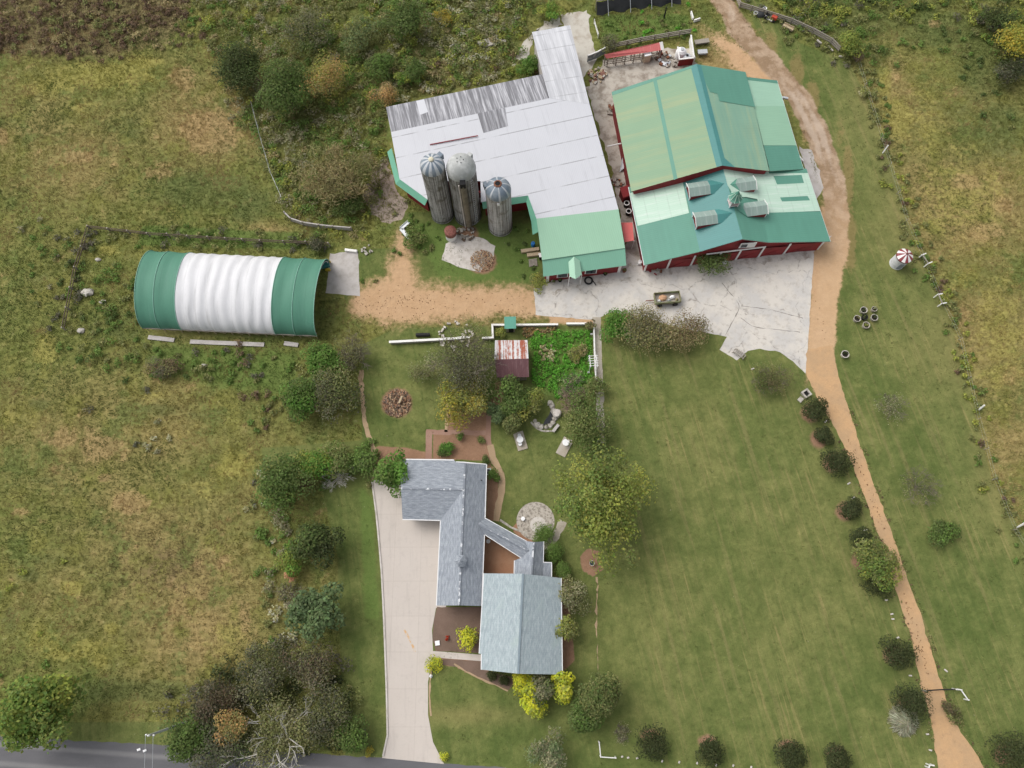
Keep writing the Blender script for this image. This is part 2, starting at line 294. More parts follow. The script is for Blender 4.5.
def ground_mat():
    t = NT('ground'); v = t.coord(); sp = []
    for nm in ('CoverA', 'CoverB', 'CoverC', 'CoverD'):
        a = t.n('ShaderNodeAttribute'); a.attribute_name = nm; s = t.n('ShaderNodeSeparateColor'); t.l(a.outputs['Color'], s.inputs[0]); sp += list(s.outputs[:3])
    mown, dry, dirt, brown, lush, mulch, rust, gold, deep, lane, track, _ = sp
    n12 = t.noise(v, .09, 3); n2 = t.noise(v, .5, 4, .6); n05 = t.noise(v, 1.8, 5, .65); n01 = t.noise(v, 7, 4, .7)
    streak = t.noise(t.coord(scale=(.5,2.2,1), rot=.6), 1.0, 5, .7)
    mask = lambda w, k=.9: t.sstep(.36, .64, t.math('ADD', w, t.math('MULTIPLY', t.math('SUBTRACT', t.math('ADD', t.math('MULTIPLY', n2, .55), t.math('MULTIPLY', n05, .45)), .5), k)))
    dd = t.math('ADD', t.math('MULTIPLY', dry, 1.0), t.math('ADD', t.math('MULTIPLY_ADD', n12, 1.1, -.52), t.math('MULTIPLY_ADD', n2, .9, -.42)), clamp=True)
    mead = t.mix(dd, (.145,.162,.044), (.295,.222,.095)); mead = t.mix(t.math('MULTIPLY', t.sstep(.58,.70, t.noise(v, .33, 5, .7)), .6), mead, (.370,.250,.120)); mead = t.mix(t.math('MULTIPLY', t.sstep(.52,.62, t.noise(v, .16, 5, .7)), .7), mead, (.115,.150,.042))
    mead = t.mix(t.sstep(.5, .68, t.noise(v, .22, 4, .6)), mead, (.185,.180,.050))
    mead = t.mix(t.math('MULTIPLY', t.sstep(.56, .7, n05), .5), mead, (.26,.245,.12))
    mead = t.mix(t.math('MULTIPLY', t.sstep(.46, .3, n05), .5), mead, (.105,.108,.036))
    mead = t.mix(t.math('MULTIPLY', mask(deep, 1.5), .6), mead, t.mix(n05, (.075,.098,.030), (.130,.150,.055)))
    mead = t.mix(t.math('MULTIPLY', mask(gold, 1.5), .7), mead, t.mix(n05, (.230,.215,.050), (.330,.290,.095)))
    mead = t.mix(t.math('MULTIPLY', mask(rust, 1.5), .62), mead, t.mix(n05, (.290,.195,.085), (.400,.280,.145)))
    mead = t.mix(t.math('MULTIPLY', mask(brown, 1.3), .6), mead, t.mix(n05, (.100,.068,.042), (.210,.150,.085)))
    mead = t.gain(t.gain(t.gain(t.gain(mead, streak, .50), n2, .26), n05, .50), n01, .50)
    # mown lawn with faint mower lines
    vs = t.coord(rot=-STRIPE, scale=(1,1,1)); m2 = t.n('ShaderNodeMapping'); t.l(vs, m2.inputs[0]); m2.inputs['Scale'].default_value = (.045,.95,1)
    st = t.noise(m2.outputs[0], 1.0, 3, .6)
    m3 = t.n('ShaderNodeMapping'); t.l(vs, m3.inputs[0]); m3.inputs['Scale'].default_value = (.08,2.3,1); st2 = t.noise(m3.outputs[0], 1.0, 3, .7)
    gp0 = t.n('ShaderNodeNewGeometry'); sx0 = t.n('ShaderNodeSeparateXYZ'); t.l(gp0.outputs['Position'], sx0.inputs[0]); east = t.sstep(9, 18, sx0.outputs[0])
    lawn = t.mix(t.sstep(.34, .70, t.math('ADD', t.math('MULTIPLY', n12, .5), t.math('MULTIPLY', n2, .5))), (.092,.126,.034), (.168,.180,.060))
    lawn = t.mix(t.math('MULTIPLY', t.math('MULTIPLY', t.sstep(.53, .70, st), east), .55), lawn, (.200,.182,.075))
    lawn = t.mix(t.math('MULTIPLY', t.sstep(.55, .66, st2), t.math('MULTIPLY', east, t.math('MULTIPLY', t.sstep(.42,.60,n12), .55))), lawn, (.280,.230,.098))
    lawn = t.mix(t.math('MULTIPLY', t.sstep(.47, .34, st), .5), lawn, (.082,.116,.032))
    lawn = t.mix(t.math('MULTIPLY', dry, .8), lawn, (.270,.225,.092))
    lawn = t.gain(t.gain(t.gain(lawn, n2, .20), n05, .34), n01, .34)
    lawn = t.mix(t.math('MULTIPLY', mask(rust, 1.3), .6), lawn, t.mix(n05, (.200,.140,.058), (.300,.215,.100)))
    c = t.mix(mask(mown, .35), mead, lawn)
    lsh = t.gain(t.mix(n05, (.080,.140,.030), (.140,.190,.052)), n01, .3)
    c = t.mix(t.math('MULTIPLY', mask(lush, 1.1), .8), c, lsh)
    mul = t.gain(t.gain(t.mix(n05, (.225,.125,.075), (.330,.205,.135)), n01, .3), n2, .2)
    c = t.mix(mask(mulch, .5), c, mul)
    drt = t.gain(t.gain(t.mix(n2, (.420,.260,.140), (.540,.370,.225)), n01, .22), n05, .2)
    dm = t.math('ADD', t.math('MULTIPLY', dirt, .9), t.math('MULTIPLY', t.math('SUBTRACT', t.math('ADD', t.math('MULTIPLY', n2, .5), t.math('MULTIPLY', n05, .5)), .5), 1.7)); c = t.mix(t.math('MULTIPLY', t.sstep(.12, .5, dm), .45), c, (.250,.195,.085)); c = t.mix(t.sstep(.30, .78, dm), c, drt)
    lc = t.gain(t.gain(t.mix(t.sstep(.40,.62,n2), (.270,.185,.115), (.400,.295,.205)), n05, .25), n01, .25)
    lc = t.mix(t.math('MULTIPLY', t.sstep(.3,.8,t.math('MULTIPLY', track, t.math('ADD', n05, .5))), .6), lc, (.500,.405,.325))
    gp = t.n('ShaderNodeNewGeometry'); sy = t.n('ShaderNodeSeparateXYZ'); t.l(gp.outputs['Position'], sy.inputs[0]); lo = t.sstep(60, 40, t.math('MULTIPLY_ADD', n2, 8, t.math('SUBTRACT', sy.outputs[1], 4)))
    lc = t.mix(t.math('MULTIPLY', lo, .92), lc, t.gain(t.gain(t.mix(n2, (.480,.315,.175), (.540,.365,.220)), n05, .15), n01, .15))
    c = t.mix(mask(lane, 1.0), c, lc)
    speck = t.noise(v, 2.6, 2, .5); c = t.mix(t.math('MULTIPLY', t.sstep(.73, .77, speck), .55), c, (.30,.27,.17))
    t.bump(t.math('ADD', n05, t.math('MULTIPLY', n01, .5)), .5, .15); return t.done(c, .95, 0, .1)
make_ground()
# ------------------------------------------------------------------ flat surfaces: drive, yard, lane, road, paths
def ragged(pts, amp, step=.6, seed=3):
    r = np.random.default_rng(seed); out=[]
    for i in range(len(pts)):
        a, b = np.array(pts[i]), np.array(pts[(i+1) % len(pts)]); n = max(1, int(np.linalg.norm(b-a)/step)); d = (b-a)/max(1e-6, np.linalg.norm(b-a)); nn = np.array([-d[1], d[0], 0])
        for k in range(n): out.append(a+(b-a)*k/n + nn*r.normal(0, amp))
    return out
def sheet(name, px, z, mats, amp=.0, extra=None, kind='structure', seed=3, label=None, cat=None):
    pts = [P(x, y, z) for x, y in px]
    if amp: pts = ragged(pts, amp, seed=seed)
    b = MB(); b.face(pts, uv=[(p[0],p[1]) for p in pts])
    if extra: extra(b)
    o = b.build(name, mats, loc=(*pts[0][:2], 0)); tag(o, label, cat, kind=kind); return o
def strip_px(b, line, wpx, z, m=0, amp=0, seed=1):
    """ribbon along a photo polyline, width in photo pixels"""
    pts = [P(x,y,z) for x,y in line]; dense=[]
    for i in range(len(pts)-1):
        n = max(1, int(np.linalg.norm(pts[i+1]-pts[i])/.5))
        dense += [pts[i]+(pts[i+1]-pts[i])*k/n for k in range(n)]
    dense.append(pts[-1]); dense = np.array(dense)
    for _ in range(3): dense[1:-1] = (dense[:-2]+dense[1:-1]*2+dense[2:])/4
    r = np.random.default_rng(seed); t = np.gradient(dense, axis=0); t /= np.linalg.norm(t, axis=1)[:,None]+1e-9; nn = np.column_stack([-t[:,1], t[:,0], 0*t[:,0]])
    w = np.array([wpx*mpp(p)/2 for p in dense])[:,None]; L = dense+nn*(w+r.normal(0,1,w.shape)*amp); R_ = dense-nn*(w+r.normal(0,1,w.shape)*amp)
    b.grid([L, R_], m=m, smooth=False); return dense
def M_yard():
    t = NT('yard_concrete'); v = t.coord(); a = t.noise(v, .28, 6, .62); b = t.noise(v, 1.3, 6, .7); f = t.noise(v, 8, 4, .7)
    c = t.mix(t.sstep(.42, .62, a), (.565,.530,.480), (.490,.470,.445)); c = t.mix(t.math('MULTIPLY', t.sstep(.48, .70, b), .6), c, (.36,.32,.275)); c = t.gain(c, f, .12)
    vo = t.n('ShaderNodeTexVoronoi'); vo.feature = 'DISTANCE_TO_EDGE'; dv = t.n('ShaderNodeVectorMath'); dv.operation = 'MULTIPLY_ADD'
    nv = t.n('ShaderNodeTexNoise'); nv.inputs['Scale'].default_value = .6; t.l(v, nv.inputs['Vector']); t.l(nv.outputs['Color'], dv.inputs[0]); dv.inputs[1].default_value = (2.2,2.2,0); t.l(v, dv.inputs[2])
    t.l(dv.outputs[0], vo.inputs['Vector']); vo.inputs['Scale'].default_value = .16
    c = t.mix(t.math('MULTIPLY', t.sstep(.014, .004, vo.outputs['Distance']), t.math('MULTIPLY', t.sstep(.4,.6,b), .6)), c, (.20,.18,.16))
    t.bump(f, .15, .02); return t.done(c, .85, 0, .2)
MT['yard'] = M_yard(); MT['joint'] = M_plain('joint', (.22,.20,.18), .9)
def M_drive():
    t = NT('drive_concrete'); v = t.coord(); a = t.noise(v, .25, 5, .6); f = t.noise(v, 6, 5, .7); b = t.noise(v, 1.1, 5, .7)
    c = t.mix(a, (.500,.448,.402), (.560,.506,.460)); c = t.mix(t.math('MULTIPLY', t.sstep(.50,.72,b), .4), c, (.42,.375,.34)); c = t.mix(t.math('MULTIPLY', t.sstep(.52,.7,t.noise(t.coord(scale=(1.2,.10,1), rot=.06), 1.0, 5, .7)), .28), c, (.36,.32,.29)); c = t.gain(c, f, .07)
    br = t.n('ShaderNodeTexBrick'); br.offset = 0; t.l(t.coord(rot=.06), br.inputs['Vector']); br.inputs['Scale'].default_value = 1; br.inputs['Brick Width'].default_value = 3.4; br.inputs['Row Height'].default_value = 4.2
    br.inputs['Mortar Size'].default_value = .03; br.inputs['Color1'].default_value = (1,1,1,1); br.inputs['Color2'].default_value = (.97,.97,.97,1); br.inputs['Mortar'].default_value = (.87,.86,.85,1)
    c = t.mix(1.0, c, br.outputs['Color'], 'MULTIPLY'); return t.done(c, .8, 0, .2)
MT['drive'] = M_drive()
MT['stain'] = M_worn('rust_stain', (.56,.35,.17), (.53,.47,.41), 2.2, .42, .62)
def M_gravel(name, c1, c2, c3):
    t = NT(name); v = t.coord(); a = t.noise(v, .35, 5, .6); f = t.noise(v, 7, 5, .75); b = t.noise(v, 1.6, 5, .7)
    c = t.mix(t.sstep(.35,.65,a), c1, c2); c = t.mix(t.math('MULTIPLY', t.sstep(.55,.72,b), .55), c, c3); c = t.gain(c, f, .22); t.bump(f, .4, .05); return t.done(c, .95, 0, .1)
def M_lane():
    t = NT('lane_dirt'); v = t.coord(); g = t.n('ShaderNodeNewGeometry'); s = t.n('ShaderNodeSeparateXYZ'); t.l(g.outputs['Position'], s.inputs[0]); a = t.noise(v, .35, 5, .6); f = t.noise(v, 7, 5, .75); b_ = t.noise(v, 1.2, 5, .7)
    k = t.sstep(36, 60, t.math('MULTIPLY_ADD', a, 14, t.math('SUBTRACT', s.outputs[1], 7))); c1 = t.mix(t.sstep(.35,.65,a), (.510,.325,.175), (.440,.295,.170)); c1 = t.mix(t.math('MULTIPLY', t.sstep(.52,.70,b_), .6), c1, (.370,.240,.140)); c1 = t.gain(c1, t.noise(v, 2.5, 4, .7), .14); c2 = t.mix(t.sstep(.40,.62,b_), (.360,.255,.175), (.500,.400,.310))
    c = t.gain(t.mix(k, c1, c2), f, .2); t.bump(f, .4, .05); return t.done(c, .95, 0, .1)
MT['lane'] = M_lane()
MT['lane2'] = M_gravel('lane_gravel', (.420,.300,.215), (.460,.345,.255), (.330,.225,.150))
MT['path'] = M_gravel('path_gravel', (.420,.300,.190), (.360,.260,.165), (.30,.21,.13))
MT['brick'] = M_gravel('brick_path', (.300,.180,.135), (.340,.215,.165), (.24,.14,.10))
MT['walk'] = M_gravel('walk_gravel', (.450,.410,.350), (.360,.315,.255), (.30,.25,.20))
MT['patio'] = M_gravel('patio_stone', (.400,.355,.30), (.300,.262,.22), (.14,.12,.10))
MT['bed'] = M_gravel('bed_mulch', (.150,.105,.080), (.185,.128,.10), (.23,.17,.13))
MT['bedr'] = M_gravel('bed_red_mulch', (.300,.160,.095), (.340,.200,.125), (.22,.12,.075))
def M_road():
    t = NT('asphalt'); v = t.coord(rot=-ROADANG, which='Object'); sep = t.n('ShaderNodeSeparateXYZ'); t.l(v, sep.inputs[0])
    f = t.noise(t.coord(), 7, 4, .7); b = t.noise(t.coord(scale=(.4,1.2,1), rot=-ROADANG), .8, 5)
    w = t.math('PINGPONG', sep.outputs[1], 1.0); c = t.mix(t.sstep(.55, .95, w), (.125,.123,.130), (.190,.186,.188)); return t.done(t.gain(t.gain(c, b, .2), f, .15), .9, 0, .2)
ROADANG = math.atan2(*((P(440,768)-P(85,741))[[1,0]])); MT['road'] = M_road()
rp = [(-160,723),(75,741),(190,746),(385,758),(445,763),(560,772),(700,785)]
rd = (P(440,768)-P(85,741)); rn = np.array([rd[1], -rd[0], 0]); rn /= np.linalg.norm(rn)
up = [P(x,y,.004) for x,y in rp]; up = [up[0]-rd*.8]+up+[up[-1]+rd*1.2]
b = MB(); rr = np.random.default_rng(5)
den=[]
for i in range(len(up)-1):
    n = max(1,int(np.linalg.norm(up[i+1]-up[i])/.8)); den += [up[i]+(up[i+1]-up[i])*k/n for k in range(n)]
den = np.array(den); b.grid([den + rn*rr.normal(0,.06,len(den))[:,None], den + rn*6.4], smooth=False)
tag(b.build('road', MT['road'], loc=(*up[2][:2],0)), kind='structure')
def yard_extra(b):
    strip_px(b, [(648,274),(690,265),(735,261),(811,253)], 11, .012, 2, .25, 7); strip_px(b, [(540,294),(580,287),(618,281),(642,277)], 5, .012, 2, .2, 8)
    for ln in ([(722,283),(741,306),(725,336)],[(741,306),(768,309),(803,318)],[(741,318),(752,327),(800,332)]): strip_px(b, ln, .55, .012, 1, .03)
sheet('concrete_yard', [(534,289),(600,262),(628,252),(640,262),(832,236),(814,252),(806,373),(797,365),(780,352),(760,349),(748,351),(737,360),(720,350),(727,337),(714,334),(690,330),(612,312),(594,320),(536,315)], .008, [MT['yard'], MT['joint'], M_worn('yard_dirt', (.53,.50,.46), (.30,.265,.225), .9, .42, .66, amt=.25)], .04, yard_extra)
MT['yard2'] = M_worn('dirty_concrete', (.47,.43,.37), (.24,.20,.16), .55, .42, .66, amt=.25)
sheet('barnyard', [(586,88),(604,62),(640,50),(692,48),(698,64),(640,110),(655,262),(628,262),(612,170)], .004, MT['yard2'], .15)
sheet('bare_ground', [(374,168),(388,160),(396,188),(408,203),(404,216),(390,224),(372,214),(362,196)], .004, M_worn('bare_ground', (.36,.29,.24), (.21,.165,.13), .8, .4, .68, amt=.25), .22)
MT['yard3'] = M_worn('pale_yard', (.50,.47,.41), (.36,.31,.25), .5, .45, .7, amt=.2)
sheet('concrete_pad', [(560,14),(587,10),(592,40),(597,60),(582,78),(564,24)], .004, MT['yard3'], .15)
sheet('concrete_pad', [(545,22),(559,15),(563,25),(536,32),(526,60),(514,60),(522,44)], .008, MT['yard3'], .15)
sheet('concrete_pad', [(330,254),(358,250),(360,296),(326,293)], .008, MT['greyconc'], .04)
sheet('concrete_pad', [(459,234),(484,238),(494,246),(494,256),(480,272),(462,268),(442,260),(446,244)], .008, MT['conc'], .06)
sheet('concrete_pad', [(799,147),(812,150),(824,188),(816,200),(806,172)], .004, MT['greyconc'], .08)
sheet('driveway', [(372,482),(400,462),(404,459),(446,459),(446,607),(436,608),(432,630),(433,651),(437,656),(431,664),(428,682),(428,715),(433,742),(444,764),(382,758),(387,735),(386,700),(381,570)], .008, [MT['drive'], MT['stain']], .0, lambda b: [strip_px(b, [(404,630),(409,637),(412,645),(415,652)], 1.7, .012, 1, .06)])
b = MB(); L_ = [P(x,y,.06) for x,y in [(372,482),(377,520),(381.5,572),(384,620),(386.5,690),(387.5,735),(383,756)]]
for i in range(len(L_)-1): b.beam(L_[i], L_[i+1], .20, .12)
tag(b.build('kerb', MT['conc'], loc=(*L_[0][:2],0)), kind='structure')
left0 = [(700,-40),(713,-5),(728,18),(745,42),(768,62),(785,82),(800,112),(813,150),(822,190),(824,225),(816,252),(811,300),(807,350),(806,372),(816,396),(836,430),(851,462),(868,506),(883,548),(899,600),(912,640),(922,690),(931,720),(938,768),(944,830)]
right0 = [(715,-40),(728,0),(745,28),(772,55),(798,82),(816,112),(836,150),(848,195),(850,225),(846,260),(838,300),(833,345),(838,376),(847,403),(861,446),(875,487),(890,527),(907,578),(920,612),(934,660),(944,692),(955,722),(985,768),(1022,830)]
left = [(811,300),(807,350)]+left0[13:]; right = [(838,300),(833,345)]+right0[12:]
sheet('gravel_lane', left[1:]+right[1:][::-1], .012, MT['lane'], .06)
MT['hoof'] = M_plain('dark_clods', (.17,.095,.045), .95)
b = MB(); rr = np.random.default_rng(8)
for line, n in (([(848,440),(870,492),(884,530)],46), ([(902,590),(914,625),(930,680)],44), ([(815,300),(826,345)],8), ([(350,305),(420,300),(530,306)],150), ([(360,318),(470,318),(540,320)],90)):
    for k in range(n):
        q = rr.random()*(len(line)-1); i = int(q); a = np.array(line[i])+(np.array(line[i+1])-line[i])*(q-i); spread = 1.3 if n < 60 else 6; c = P(*(a+rr.normal(0,spread,2)), .014); r = rr.uniform(.03,.085)
        b.lathe(c, [(r,0),(r*.7,.04),(0.01,.06)], 6, smooth=False)
tag(b.build('dirt_clods', MT['hoof'], loc=(*P(860,470)[:2],0)), kind='stuff')
def path(name, line, w, mat, z=.008, amp=.05, seed=1):
    b = MB(); strip_px(b, line, w, z, 0, amp, seed); tag(b.build(name, mat, loc=(*P(*line[0])[:2],0)), kind='structure')
path('garden_path', [(490,445),(494,462),(502,474),(502,492),(498,508),(496,521)], 6.5, MT['path'], .016)
path('garden_path', [(361,370),(362,400),(365,425),(373,446),(374,480)], 4.5, MT['path'], .008, .1)
path('garden_path', [(447,404),(446,432)], 3, MT['path'], .008, .08)
path('brick_path', [(489,402),(488,440),(490,450)], 5, MT['brick'], .012)
path('brick_path', [(426,432),(488,433)], 5, MT['brick'], .008)
path('brick_path', [(429,431),(428.6,460)], 6.4, MT['brick'], .016, .01)
path('garden_walk', [(596.5,317),(598,360),(600,400),(600.5,443)], 8, MT['walk'], .012, .05)
path('front_walk', [(430,654),(483,658)], 6.0, MT['drive'], .016, .0)
path('patio_walk', [(563,521),(556,536),(541,552)], 8, MT['walk'], .008, .08)
path('garden_path', [(525,520),(512,528),(527,541),(538,546)], 5, MT['bedr'], .008, .1)
path('lawn_edging', [(500,520),(515,530),(527,533)], 2, MT['stone'], .020, .03)
c0 = P(535.5,521); r0 = 19*mpp(c0)
MT['patio'] = M_worn('pebble_patio', (.43,.385,.33), (.20,.175,.145), 2.6, .45, .62, amt=.3)
b = MB(); b.face([c0+np.array([r0*math.cos(a),r0*math.sin(a),.012]) for a in np.linspace(0,2*math.pi,48,endpoint=False)]); b.face([c0+np.array([.3+r0*.42*math.cos(a),-.5+r0*.42*math.sin(a),.016]) for a in np.linspace(0,2*math.pi,32,endpoint=False)], m=1)
tag(b.build('stone_patio', [MT['patio'], MT['conc']], loc=(c0[0],c0[1],0)), kind='structure')
sheet('flower_bed', [(437,607),(482,607),(482,653),(436,651),(432.5,640),(433.5,622)], .020, MT['bed'], .02)
sheet('flower_bed', [(484,534),(523,556),(519,575),(484,575)], .004, MT['bedr'], .02)
sheet('flower_bed', [(437,658.5),(482,661),(483,670),(516,678),(509,690),(490,682),(470,674),(458,667),(438,664)], .004, MT['bed'], .03)
b = MB(); strip_px(b, [(454,664),(470,674),(490,683),(508,691)], 1.6, .03, 0, .04); strip_px(b, [(431,668),(429,700),(431,716)], 1.6, .02, 0, .06); tag(b.build('lawn_edging', MT['path'], loc=(*P(470,674)[:2],0)), kind='structure')
b = MB(); strip_px(b, [(597,577),(596.5,620),(598,672)], .8, .008, 0, .10); tag(b.build('lawn_edging', MT['path'], loc=(*P(597,577)[:2],0)), kind='structure')
# ------------------------------------------------------------------ buildings
MT['r_white'] = M_metalroof('white_roof', (.545,.552,.585), (.47,.475,.505), .25, 3.3, .05, .07, rough=.45, lapdark=.42)
MT['r_grey'] = M_metalroof('weathered_roof', (.17,.17,.185), (.47,.47,.50), .30, 0, .25, .3, .42, .66, .55, sx=2.4, sy=.09)
MT['r_annex'] = M_metalroof('annex_roof', (.45,.455,.48), (.57,.575,.60), .30, 3.0, .10, .16, .40, .62, .5, sx=1.3, sy=.07)
MT['r_mint'] = M_metalroof('mint_roof', (.270,.460,.325), None, .30, 0, .07, .08, rough=.45)
MT['r_mint2'] = M_metalroof('mint_lower_roof', (.180,.385,.280), None, .30, 0, .07, .08, rough=.45)
MT['r_green'] = M_metalroof('green_roof', (.205,.330,.205), (.265,.335,.190), .28, 0, .09, .10, .44, .64, .5, sx=.35, sy=.02)
MT['r_green2'] = M_metalroof('faded_green_roof', (.195,.350,.260), (.250,.355,.235), .28, 0, .08, .16, .44, .64, .5, sx=.05, sy=.9)
MT['r_teal'] = M_metalroof('teal_roof', (.098,.262,.196), None, .30, 0, .08, .14, rough=.45, sx=.1, sy=1.2)
MT['r_blue'] = M_metalroof('ridge_roof', (.064,.220,.208), None, .30, 0, .06, .12, rough=.4)
MT['r_pale'] = M_metalroof('pale_mint_roof', (.44,.60,.49), (.55,.63,.57), .30, 1.6, .06, .08, .5, .7, .4, lapdark=.12)
MT['r_mint3'] = M_metalroof('light_mint_roof', (.32,.52,.39), None, .30, 0, .07, .08, rough=.45)
MT['r_old'] = M_metalroof('dormer_sheet', (.240,.320,.285), (.31,.37,.34), .2, 0, .1, .2, .45, .65, .55)
MT['trimgreen'] = M_plain('green_trim', (.14,.36,.25), .5, 1, .1)
MT['shingle'] = M_shingle('grey_shingle', (.245,.270,.305), (.365,.395,.430)); MT['shingle2'] = M_shingle('bluegreen_shingle', (.315,.377,.395), (.415,.474,.495), (.34,.41,.38))
MT['ridgecap'] = M_worn('ridge_cap', (.20,.22,.25), (.62,.64,.66), 1.4, .52, .6)
def inset(pts, d):
    pts = [np.array(p, float) for p in pts]; n = len(pts); out = []
    A = sum(pts[i][0]*pts[(i+1)%n][1]-pts[(i+1)%n][0]*pts[i][1] for i in range(n)); sg = 1 if A > 0 else -1
    for i in range(n):
        a, p, c = pts[i-1], pts[i], pts[(i+1)%n]
        def nl(q, r): e = (r-q)[:2]; e = e/np.linalg.norm(e); return np.array([-e[1], e[0]])*sg
        n1, n2 = nl(a,p), nl(p,c); m = n1+n2; k = d/max(.35, 1+np.dot(n1,n2)); out.append(np.array([p[0]+m[0]*k, p[1]+m[1]*k, p[2]]))
    return out
def walls(b, top, drop=.15, m=0):
    for i in range(len(top)):
        a, c = top[i].copy(), top[(i+1)%len(top)].copy(); a[2] -= drop; c[2] -= drop
        b.face([(a[0],a[1],0),(c[0],c[1],0),c,a], m=m)
def cen(pts, z=0.0): m = np.mean([p[:2] for p in pts], axis=0); return (m[0], m[1], z)
def Q(*l): return [P(*t) for t in l]
def over(b, px, pl, dz, m, udir=None, th=.008):
    b.slab([onp(x,y,pl)+np.array([0,0,dz]) for x,y in px], th, udir, m)
# ---- long hoop barn with fabric cover
def M_fabric(name, c1, c2):
    t = NT(name); uv = t.coord('UV'); sp = t.n('ShaderNodeSeparateXYZ'); t.l(uv, sp.inputs[0]); st = t.noise(t.coord('UV',(1.3,.12,1)), 1.0, 6, .7); bl = t.noise(t.coord(), .5, 5, .7); f = t.noise(t.coord(), 5, 4)
    c = t.mix(t.math('MULTIPLY', t.sstep(.50,.72,st), .75), c1, c2); c = t.gain(t.gain(c, bl, .07), f, .05)  # streaks across the arch: stains, plus the folds' shading bands put into the colour
    fr = t.math('PINGPONG', t.math('FRACT', t.math('DIVIDE', sp.outputs[0], 1.62)), .5); c = t.hsv(c, t.math('MULTIPLY_ADD', t.sstep(0,.03,fr), .12, .88)); t.bump(t.math('ADD', bl, f), .25, .04); return t.done(c, .6, 0, .25)
def hoop():
    ZB = 1.3; sw, se, ne, nw = Q((143,328,ZB),(317,336,ZB),(329,261,ZB),(155,252.5,ZB))
    t = thing('hoop_barn', 'long arched fabric barn with white middle and green ends beside left field', 'barn', cen([sw,se,ne,nw]))
    R = 3.6; NA = 36
    def pt(s, a, bulge=0.0):                            # s along, a 0..pi across (north to south)
        n_ = nw+(ne-nw)*s; s_ = sw+(se-sw)*s; m = (n_+s_)/2; h = (n_-s_)/2
        return m + h*math.cos(a)*(1+bulge/6) + np.array([0,0,(R+bulge)*math.sin(a)])
    rr = np.random.default_rng(4); nb = 7; jit = rr.uniform(-.018,.018,40)
    def fab(name, s0, s1, mat, ripple):
        n = max(10,int((s1-s0)*150)); b = MB(); G = []; UV = []
        for i in range(n+1):
            s = s0+(s1-s0)*i/n; row = []
            for j in range(NA+1):
                a = math.pi*j/NA; wob = .006*math.sin(3*a+s*17)+.003*math.sin(6*a-s*23)
                k = abs(math.sin(math.pi*((s+wob)-s0)/(s1-s0)*ripple)); row.append(pt(s, a, -.15*k*k*(.6+.4*math.sin(a)) - .02*math.sin(5*a+s*30)*k))
            G.append(row); UV.append([(s*24, a_) for a_ in np.linspace(0,14,NA+1)])
        b.grid(G, UV); return b.build(name, mat, t)
    wm = M_fabric('white_fabric', (.63,.63,.645), (.43,.43,.43)); gm = M_fabric('green_fabric', (.078,.215,.150), (.105,.240,.180))
    fab('white_cover', .225, .765, wm, 8); fab('green_cover', 0, .2245, gm, 2); fab('green_cover', .7655, 1, gm, 2)
    b = MB(); hem = MB()
    for s in np.linspace(.004,.996,13):
        b = MB(); c = [pt(s, math.pi*j/20, -.32) for j in range(21)]
        for i in range(20): b.tube(c[i], c[i+1], .05, n=6, caps=False)
        b.build('arch_frame', MT['galv'], t)
    hm = M_plain('hem', (.22,.42,.33), .6)
    for s in (0.0, .105, .2248, .7652, .88, 1.0):
        hem = MB(); c = [pt(s, math.pi*j/40, .03) for j in range(41)]
        for i in range(40): hem.tube(c[i], c[i+1], .055, n=6, caps=False)
        hem.build('hem_cord', hm, t)
    for side in (0, math.pi):
        for s in np.linspace(.01,.99,11):
            q = pt(s, side, -.1); bb = MB(); bb.tube((q[0],q[1],0), q, .06, n=6)
            if s < .95: q2 = pt(s+.06, side, -.1); bb.tube((q[0],q[1],1.25), (q2[0],q2[1],.3), .035, n=5)
            bb.build('side_post', MT['log'], t)
    for a, c in ((sw,se),(nw,ne)): b = MB(); b.beam((*a[:2],ZB-.05),(*c[:2],ZB-.05),.12,.16); b.build('side_rail', MT['timber'], t)
    for k, (a, c, lab) in enumerate((((148,337),(174,340),'short grey concrete footing under the green end of the arched barn'),((190,341.5),(264,344.5),'long grey concrete footing below the white cover of the arched barn'),((284,343),(298,345),'broken grey footing stub near the round bush by the arched barn'))):
        A, B_ = P(*a,.2), P(*c,.2); q = MB(); q.beam(A-[0,0,.1],B_-[0,0,.1],.6,.2); tag(q.build('footing_wall', MT['greyconc'], loc=((A[0]+B_[0])/2,(A[1]+B_[1])/2,0)), lab, 'footing', 'footings along the arched barn')
hoop()
